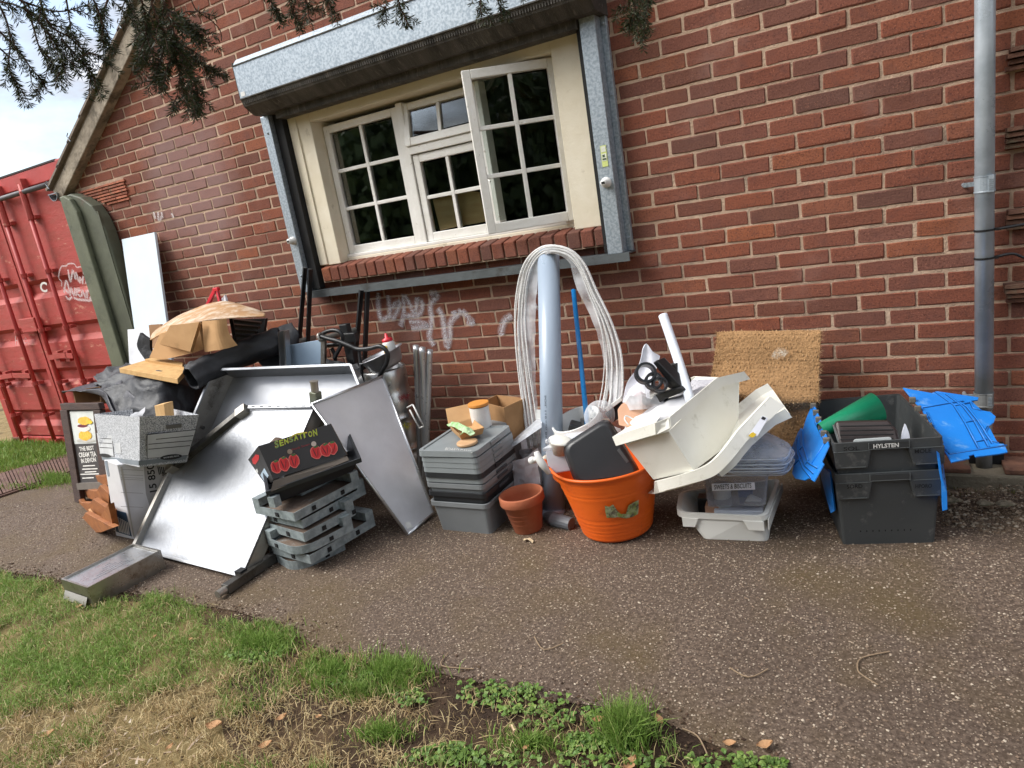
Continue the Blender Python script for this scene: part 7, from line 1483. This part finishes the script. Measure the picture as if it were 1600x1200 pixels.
# broad leaved weeds: small cupped leaves in rosettes
M_weed = leafy('weed_leaves', [S(84, 112, 50), S(110, 138, 62), S(90, 122, 62), S(132, 152, 78), S(72, 98, 48)], .5, .15)
mb = MB()
def leaf(c, d, l, w_, up):
    s_ = d.cross(Z).normalized(); tip = c + d * l + Z * up * .4; mid = c + d * l * .5 + Z * up
    mb.add([c, c + d * l * .3 + s_ * w_ * .8 + Z * up * .8, mid + s_ * w_ - Z * .001, tip - d * l * .12 + s_ * w_ * .6, tip, tip - d * l * .12 - s_ * w_ * .6, mid - s_ * w_ - Z * .001, c + d * l * .3 - s_ * w_ * .8 + Z * up * .8, mid - Z * .002], [(0, 1, 8), (1, 2, 8), (2, 3, 8), (3, 4, 8), (4, 5, 8), (5, 6, 8), (6, 7, 8), (7, 0, 8)])
for cx, cy_, rx, ry, n in ((810, 1095, 75, 24, 50), (760, 1080, 50, 18, 22), (880, 1120, 75, 22, 34), (860, 1190, 160, 16, 44), (1010, 1190, 90, 14, 20), (1130, 1192, 60, 12, 24), (640, 1090, 30, 10, 24), (400, 1020, 45, 14, 60), (700, 1180, 60, 14, 50), (545, 1060, 50, 16, 50), (1210, 1196, 30, 6, 14), (940, 1160, 60, 14, 60)):
    for _ in range(n):
        a, r = random.uniform(0, 6.283), math.sqrt(random.random()); c = G(cx + rx * r * math.cos(a), cy_ + ry * r * math.sin(a), .004 + random.random() * .012)
        for k in range(random.randrange(3, 6)):
            t = random.uniform(0, 6.283); d = Vector((math.cos(t), math.sin(t), 0)); l = random.uniform(.008, .024); leaf(c + d * .004, d, l, l * random.uniform(.28, .42), random.uniform(.002, .014))
mb.obj('weeds', M_weed, kind='stuff', recalc=False)
# grit on the tarmac, soil crumbs, rubble by the plinth
M_grit = leafy('grit', [S(108, 90, 76), S(140, 120, 102), S(86, 70, 58), S(168, 150, 130), S(120, 102, 88), S(196, 182, 162)], .85, 0.)
M_crumb = leafy('soil_crumbs', [S(66, 50, 40), S(84, 64, 50), S(54, 42, 34), S(104, 84, 64)], .95, 0.)
def stones(name, P, smin, smax, mat, zf, flatten=.6):
    n = len(P); s_ = smin + (smax - smin) * rng.random(n) ** 2.5; V_ = np.zeros((n, 6, 3)); a = rng.uniform(0, 6.283, n)
    for k, (x, y, z) in enumerate(((1, 0, 0), (0, 1, 0), (-1, 0, 0), (0, -1, 0), (0, 0, 1), (0, 0, -1))):
        j = 1 + rng.normal(0, .25, n); X, Y = x * np.cos(a) - y * np.sin(a), x * np.sin(a) + y * np.cos(a)
        V_[:, k, 0] = P[:, 0] + X * s_ * j + (rng.normal(0, .3, n) * s_ if z else 0); V_[:, k, 1] = P[:, 1] + Y * s_ * j * .8 + (rng.normal(0, .3, n) * s_ if z else 0); V_[:, k, 2] = zf(P) + z * s_ * flatten + s_ * .25
    base = (np.arange(n) * 6)[:, None]; T_ = [[0, 1, 4], [1, 2, 4], [2, 3, 4], [3, 0, 4], [1, 0, 5], [2, 1, 5], [3, 2, 5], [0, 3, 5]]
    F = np.concatenate([base + np.array([t]) for t in T_], 1).reshape(-1, 3); me = bpy.data.meshes.new(name); me.from_pydata(V_.reshape(-1, 3).tolist(), [], F.tolist()); me.materials.append(mat); o = bpy.data.objects.new(name, me); COL.objects.link(o); o['kind'] = 'stuff'; return o
vis = to_ground([(0, 780), (200, 800), (700, 800), (1600, 790), (1640, 1215), (1260, 1215), (1150, 1180), (1040, 1130), (850, 1095), (740, 1070), (600, 1040), (450, 990), (300, 945), (0, 890)])
stones('grit', scatter(vis, 5200), .0015, .0058, M_grit, lambda P: 0 * P[:, 0])
band_ = np.array([[p.x, p.y] for p in lowp]); ii = rng.integers(0, len(band_), 9000); Pc = band_[ii] + rng.normal(0, .05, (9000, 2)) - np.array([0, .02]); stones('edge_crumbs', Pc, .002, .009, M_crumb, lambda P: 0 * P[:, 0])
stones('soil_crumbs', edgy(thin and scatter(thin, 2600), .1), .002, .008, M_crumb, lambda P: 0 * P[:, 0] - .004)
rb0 = to_ground([(1480, 775), (1620, 768), (1640, 815), (1560, 835), (1470, 822)]); Pr = scatter(rb0, 14000)
stones('rubble', Pr, .002, .010, leafy('rubble_bits', [S(104, 86, 70), S(122, 104, 86), S(88, 72, 58), S(136, 122, 104), S(156, 146, 130)], .95, 0.), lambda P: np.clip(.022 + .03 * np_noise(P, 4, 4), 0, .05) * np.clip((P[:, 1] + .55) * 3, 0, 1))
for x, y, s_, lab in ((1487, 781, .022, 'pale lump of mortar on the rubble right of the charcoal crates'), (1538, 786, .02, 'flat pale stone on the rubble under the concrete plinth'), (1570, 787, .022, 'long pale stone at the right end of the rubble')):
    mb = MB(); c = G(x, y, .045); mb.lathe([(.001, -s_ * .5), (s_ * .8, -s_ * .3), (s_, 0), (s_ * .7, s_ * .4), (.001, s_ * .5)], 9, T(c), lambda q, a, i: q * (1 + .25 * math.sin(a * 3 + i)) + Vector((q.x * .6, 0, 0))); o = mb.obj('stone', M_conc); tag(o, lab, 'stone')
mb = MB()
for i in range(0): pass
# moss along the plinth foot
Pm = scatter(to_ground([(1480, 765), (1600, 760), (1600, 775), (1480, 776)]), 3000); blades('plinth_moss', Pm, .02, .002, .9, leafy('moss', [S(92, 92, 44), S(110, 104, 56), S(78, 80, 40)]))
# fallen leaves, twigs, scraps
M_dl = leafy('dead_leaf', [S(176, 126, 84), S(150, 104, 70), S(190, 150, 110), S(128, 96, 72)], .8, .1)
def dleaf(px, py, s_, ang, label, m=M_dl, z=.02):
    s_ *= .62; c = G(px, py, z - .008); u = Vector((math.cos(ang), math.sin(ang), .15)); v = Vector((-math.sin(ang), math.cos(ang), .1)); g = []
    for t, w_ in ((-1, .05), (-.5, .45), (0, .62), (.5, .42), (1, .04)): g.append([c + u * s_ * t + v * s_ * w_ * k + Z * (s_ * (.25 * abs(k) + .2 * t * t)) for k in (-1, 0, 1)])
    mbl = MB(); mbl.sheet(g); o = mbl.obj('fallen_leaf', m, recalc=False, solid=.0008); return tag(o, label, 'leaf', 'fallen leaves')
for a in ((124, 948, .03, .4, 'tan fallen leaf at the front corner of the steel box on the grass'), (240, 996, .022, 1.2, 'small orange leaf in the grass below the steel box'), (298, 999, .02, 0., 'pale brown leaf lying in the middle of the lawn'), (66, 1018, .03, 2., 'curled brown leaf in the grass at the left'), (75, 1148, .035, .9, 'pale curled leaf in the dry thatch at the lower left corner'), (335, 1135, .05, .3, 'large torn brown leaf on the thatch below the lawn'), (440, 1122, .03, 1., 'reddish brown leaf near the bare soil patch'), (498, 1120, .02, .2, 'small pale leaf on the thatch left of the bare soil'), (265, 1168, .022, 1.5, 'small pinkish leaf at the bottom of the thatch'), (415, 1165, .035, .7, 'buff leaf on the thatch near the bottom edge'), (935, 1125, .03, .3, 'curled buff leaf beside the bright grass tuft'), (1030, 1125, .03, 2.4, 'folded buff leaf right of the bright grass tuft'), (1140, 1162, .028, .1, 'tan leaf on the dark soil at the right end of the verge'), (1195, 1165, .035, .5, 'orange crumpled leaf on the dark soil under the path edge'), (985, 1195, .04, 1.2, 'orange brown leaf below the bright grass tuft at the bottom edge'), (822, 1168, .018, .8, 'small rust leaf among the weeds')): dleaf(*a)
mb = MB(); c = G(826, 845, .006); mb.sheet(drape([[c + Vector((-.03, .01, 0)), c + Vector((0, .012, .008)), c + Vector((.025, .0, .002))], [c + Vector((-.02, -.01, .004)), c + Vector((0, -.006, .012)), c + Vector((.03, -.018, 0))]], 4, .004, 40, 1)); o = mb.obj('paper_scrap', pm('cream_scrap', S(216, 196, 160), .8), recalc=False, solid=.002); tag(o, 'torn cream scrap of card on the path in front of the terracotta pot', 'paper')
mb = MB(); mb.bar(G(800, 1132, .012), G(805, 1142, .012), .010, .008); o = mb.obj('cigarette_end', pm('filter_paper', S(226, 196, 160), .7), bevel=.002); tag(o, 'cigarette end lying on the bare soil by the weeds', 'cigarette end')
M_twig = pm('twig_bark', S(150, 128, 102), .85)
for i, (l, lab) in enumerate((([(1372, 1070), (1348, 1055), (1340, 1045), (1346, 1028), (1390, 1018)], 'thin curved twig on the tarmac at the lower right'), ([(1140, 1043), (1170, 1058), (1200, 1045)], 'short bent twig in the middle of the tarmac'), ([(405, 1080), (412, 1105), (440, 1118)], 'forked pale twig at the edge of the lawn'), ([(1066, 1138), (1090, 1150), (1105, 1178)], 'dark twig on the soil right of the bright grass tuft'), ([(700, 1020), (690, 1040), (740, 1045)], 'thin straw coloured stem arching at the path edge'), ([(835, 995), (850, 1015), (880, 1005)], 'thin bent stem on the tarmac above the weeds'))):
    mb = MB(); mb.tube(curve_pts([G(x, y, .006) for x, y in l], 4), .0022, 5); o = mb.obj('twig', M_twig); tag(o, lab, 'twig', 'twigs on the ground')

# ================================================================ YEW TREE OVERHEAD
M_needle = leafy('yew_needles', [S(36, 46, 24), S(44, 56, 28), S(56, 68, 32), S(30, 38, 22), S(74, 74, 36)], .5, .1)
M_bark = pm('yew_bark', S(92, 66, 52), .9, col2=S(64, 46, 38), scale=6, bump=.5)
yew = thing('yew_tree', (-.8, -7.2, 0), 'dark yew tree whose drooping needled branches hang into the top of the view', 'tree')
nm = MB(); tm = MB()
def needles(pts, r0=1., dens=330):
    tot = sum((b - a).length for a, b in zip(pts, pts[1:])); n = int(tot * dens)
    for k in range(n):
        s_ = random.random() ** .9 * tot; i = 0
        while i < len(pts) - 2 and s_ > (pts[i + 1] - pts[i]).length: s_ -= (pts[i + 1] - pts[i]).length; i += 1
        seg = pts[i + 1] - pts[i]; t = seg.normalized(); p = pts[i] + t * min(s_, seg.length)
        rv = Vector((random.gauss(0, 1), random.gauss(0, 1), random.gauss(0, .7))); rv = (rv - t * rv.dot(t)).normalized()
        d = (rv + t * random.uniform(.35, .9)).normalized(); l = random.uniform(.014, .024) * r0; sd = d.cross(Vector((random.gauss(0, 1), random.gauss(0, 1), random.gauss(0, 1)))).normalized() * .0014 * r0
        q = p + d * l; m_ = p + d * l * .5 + Z * -.001; nm.add([p, m_ - sd, q, m_ + sd], [(0, 1, 2, 3)])
def PD(px, py, d): return CP + ray(px, py).normalized() * d
def sprig(px_path, d, side=.5, L=.11, dd=0.):
    base = [PD(x, y, d + dd * i) for i, (x, y) in enumerate(px_path)]; pts = curve_pts(base, 5); tm.tube(pts, [.0035 * (1 - .75 * i / len(pts)) for i in range(len(pts))], 5); needles(pts, 1, 620)
    for i in range(2, len(pts), 1):
        if random.random() < side:
            t = (pts[i] - pts[i - 1]).normalized(); rv = Vector((random.gauss(0, 1), random.gauss(0, 1), random.gauss(-.35, .6))).normalized()
            dr = (t * .7 + rv * .8).normalized(); l = L * random.uniform(.45, 1.1); sp_ = [pts[i], pts[i] + dr * l * .5 - Z * .004, pts[i] + dr * l - Z * .018]; tm.tube(sp_, [.002, .0015, .0006], 4); needles(sp_, 1, 900)
LEFT = [[(-30, -40), (5, 20), (16, 60), (14, 95), (18, 118)], [(20, -30), (48, 30), (60, 70), (74, 100), (70, 126)], [(55, -30), (75, 35), (108, 58), (130, 78), (146, 84)], [(58, 30), (88, 70), (98, 95), (96, 112)], [(95, 60), (120, 88), (138, 108), (146, 118)], [(-10, 40), (28, 78), (50, 108), (70, 128)], [(98, -30), (108, 25), (112, 62)], [(128, -30), (150, 8), (160, 40), (163, 56)], [(175, -20), (160, 25), (154, 50)], [(30, 0), (90, 18), (140, 6)], [(-20, 0), (30, 10), (70, 40)], [(-20, 60), (10, 85), (15, 100)]]
BIG = [[(228, -60), (240, 15), (262, 60), (280, 105), (277, 150)], [(250, -30), (265, 28), (298, 48), (316, 62)], [(245, 30), (254, 78), (246, 115), (241, 128)], [(270, 58), (298, 88), (316, 102), (322, 106)], [(280, 88), (298, 118), (308, 142), (304, 152)], [(242, -10), (228, 45), (232, 92)], [(262, 45), (290, 18)], [(255, 60), (295, 75)], [(236, 50), (224, 84)], [(275, 98), (288, 132), (284, 156)], [(190, -30), (203, 15), (212, 42)], [(212, -30), (228, 28), (226, 64)], [(255, 10), (285, 30), (300, 40)], [(248, 40), (270, 80), (262, 110)], [(262, 20), (275, 60), (295, 108)]]
TOP = [[(412, -50), (424, 4), (430, 16)], [(440, -50), (453, 4), (458, 22)], [(470, -50), (477, 2), (482, 16)], [(503, -50), (512, 0), (517, 10)], [(592, -50), (603, 4), (600, 12)], [(612, -50), (624, 8), (634, 26)], [(738, -50), (752, 4), (746, 16)], [(762, -50), (778, 2), (782, 10)], [(797, -50), (812, -4)], [(980, -60), (992, 8), (986, 26)], [(1002, -60), (1010, 12), (1001, 40)], [(962, -50), (984, -2), (976, 12)], [(1012, -50), (1018, 4)], [(995, -40), (1004, 10), (1012, 28)], [(990, -40), (998, 20), (994, 34)]]
for l in LEFT: sprig(l, random.uniform(2.3, 2.7), .5, .06)
for l in BIG: sprig(l, random.uniform(2.25, 2.55), .85, .075)
for l in TOP: sprig(l, random.uniform(2.2, 2.5), .6, .05)
pts = curve_pts([PD(*q, 2.3) for q in ((292, -30), (304, 12), (330, 32), (344, 48), (346, 64))], 5); tm.tube(pts, .0016, 5)
# limbs from the trunk behind the camera, and the crown overhead (kept above the view)
kn = MB(); kn.tube(curve_pts([(-.8, -7.2, -.1), (-.85, -7.1, 1.), (-.7, -7.0, 2.2), (-.9, -6.8, 4.2), (-.8, -6.7, 6.)], 5), [.42 - .012 * i for i in range(21)], 12); kn.obj('trunk', M_bark, yew, smooth=True)
for e in (((-1.9, -3.6, 3.4), (-2.6, -1.9, 3.1)), ((-.9, -3.4, 3.6), (-.9, -1.6, 3.2)), ((.8, -3.6, 3.5), (1.6, -1.7, 3.1)), ((-3.6, -4.6, 3.9), (-4.6, -2.6, 3.4))):
    kn = MB(); kn.tube(curve_pts([(-.8, -6.9, 2.6), Vector(e[0]) + Vector((0, -1.2, .3)), e[0], e[1]], 5), [.12 - .007 * i for i in range(16)], 8); kn.obj('limb', M_bark, yew, smooth=True)
tm.obj('twigs', M_bark, yew, kind='stuff', recalc=False); nm.obj('needles', M_needle, yew, kind='stuff', recalc=False)
cr_ = MB(); made = 0
while made < 3600:
    p = Vector((random.uniform(-5.2, 4.2), random.uniform(-9.5, -.7), random.uniform(2.5, 6.5)))
    if ((p.x - .9) / 3.6) ** 2 + ((p.y + 5.2) / 4.6) ** 2 + ((p.z - 3.6) / 3.2) ** 2 > 1: continue
    if noise.noise(p * .9) < -.12: continue
    x, y = toP(p)
    if -9000 < x and -260 < x < 1860 and y > -120: continue
    if p.z < 2.6 and (p - CP).length < 1.2: continue
    a = Vector((random.gauss(0, 1), random.gauss(0, 1), random.gauss(0, .5))).normalized(); b = a.cross(Vector((random.gauss(0, 1), random.gauss(0, 1), random.gauss(0, 1)))).normalized(); s_ = random.uniform(.07, .16)
    cr_.add([p - a * s_, p - b * s_ * .35, p + a * s_, p + b * s_ * .35], [(0, 1, 2, 3)]); made += 1
cr_.obj('crown', M_needle, yew, kind='stuff', recalc=False)
# trees far behind the viewpoint, seen only in the glass and the steel
fb = MB(); M_far = leafy('far_leaves', [S(48, 64, 34), S(62, 78, 42), S(40, 54, 30)], .6, .1)
for _ in range(20000):
    x = random.uniform(-26, 24); y = random.uniform(-20, -15) ; h = 6.5 + 2.2 * noise.noise(Vector((x * .25, 0, 0))); p = Vector((x, y, random.uniform(0, h))); a = Vector((random.gauss(0, 1), random.gauss(0, .4), random.gauss(0, 1))).normalized(); b = a.cross(Vector((0, 1, random.gauss(0, .3)))).normalized(); s_ = random.uniform(.12, .32)
    fb.add([p - a * s_, p - b * s_ * .8, p + a * s_, p + b * s_ * .8], [(0, 1, 2, 3)])
fb.obj('tree_belt', M_far, kind='stuff', recalc=False)
hb = MB(); hb.sheet([[Vector((x, -20.5 + 1.2 * noise.noise(Vector((x * .4, z * .5, 3))), z * (1 + .2 * noise.noise(Vector((x * .3, 1, 0)))))) for x in np.linspace(-34, 34, 60)] for z in np.linspace(0, 7, 14)]); hb.obj('added_tree_backing', M_far, kind='stuff', recalc=False)  # unseen leafy backing added to keep sky gaps out of the reflections
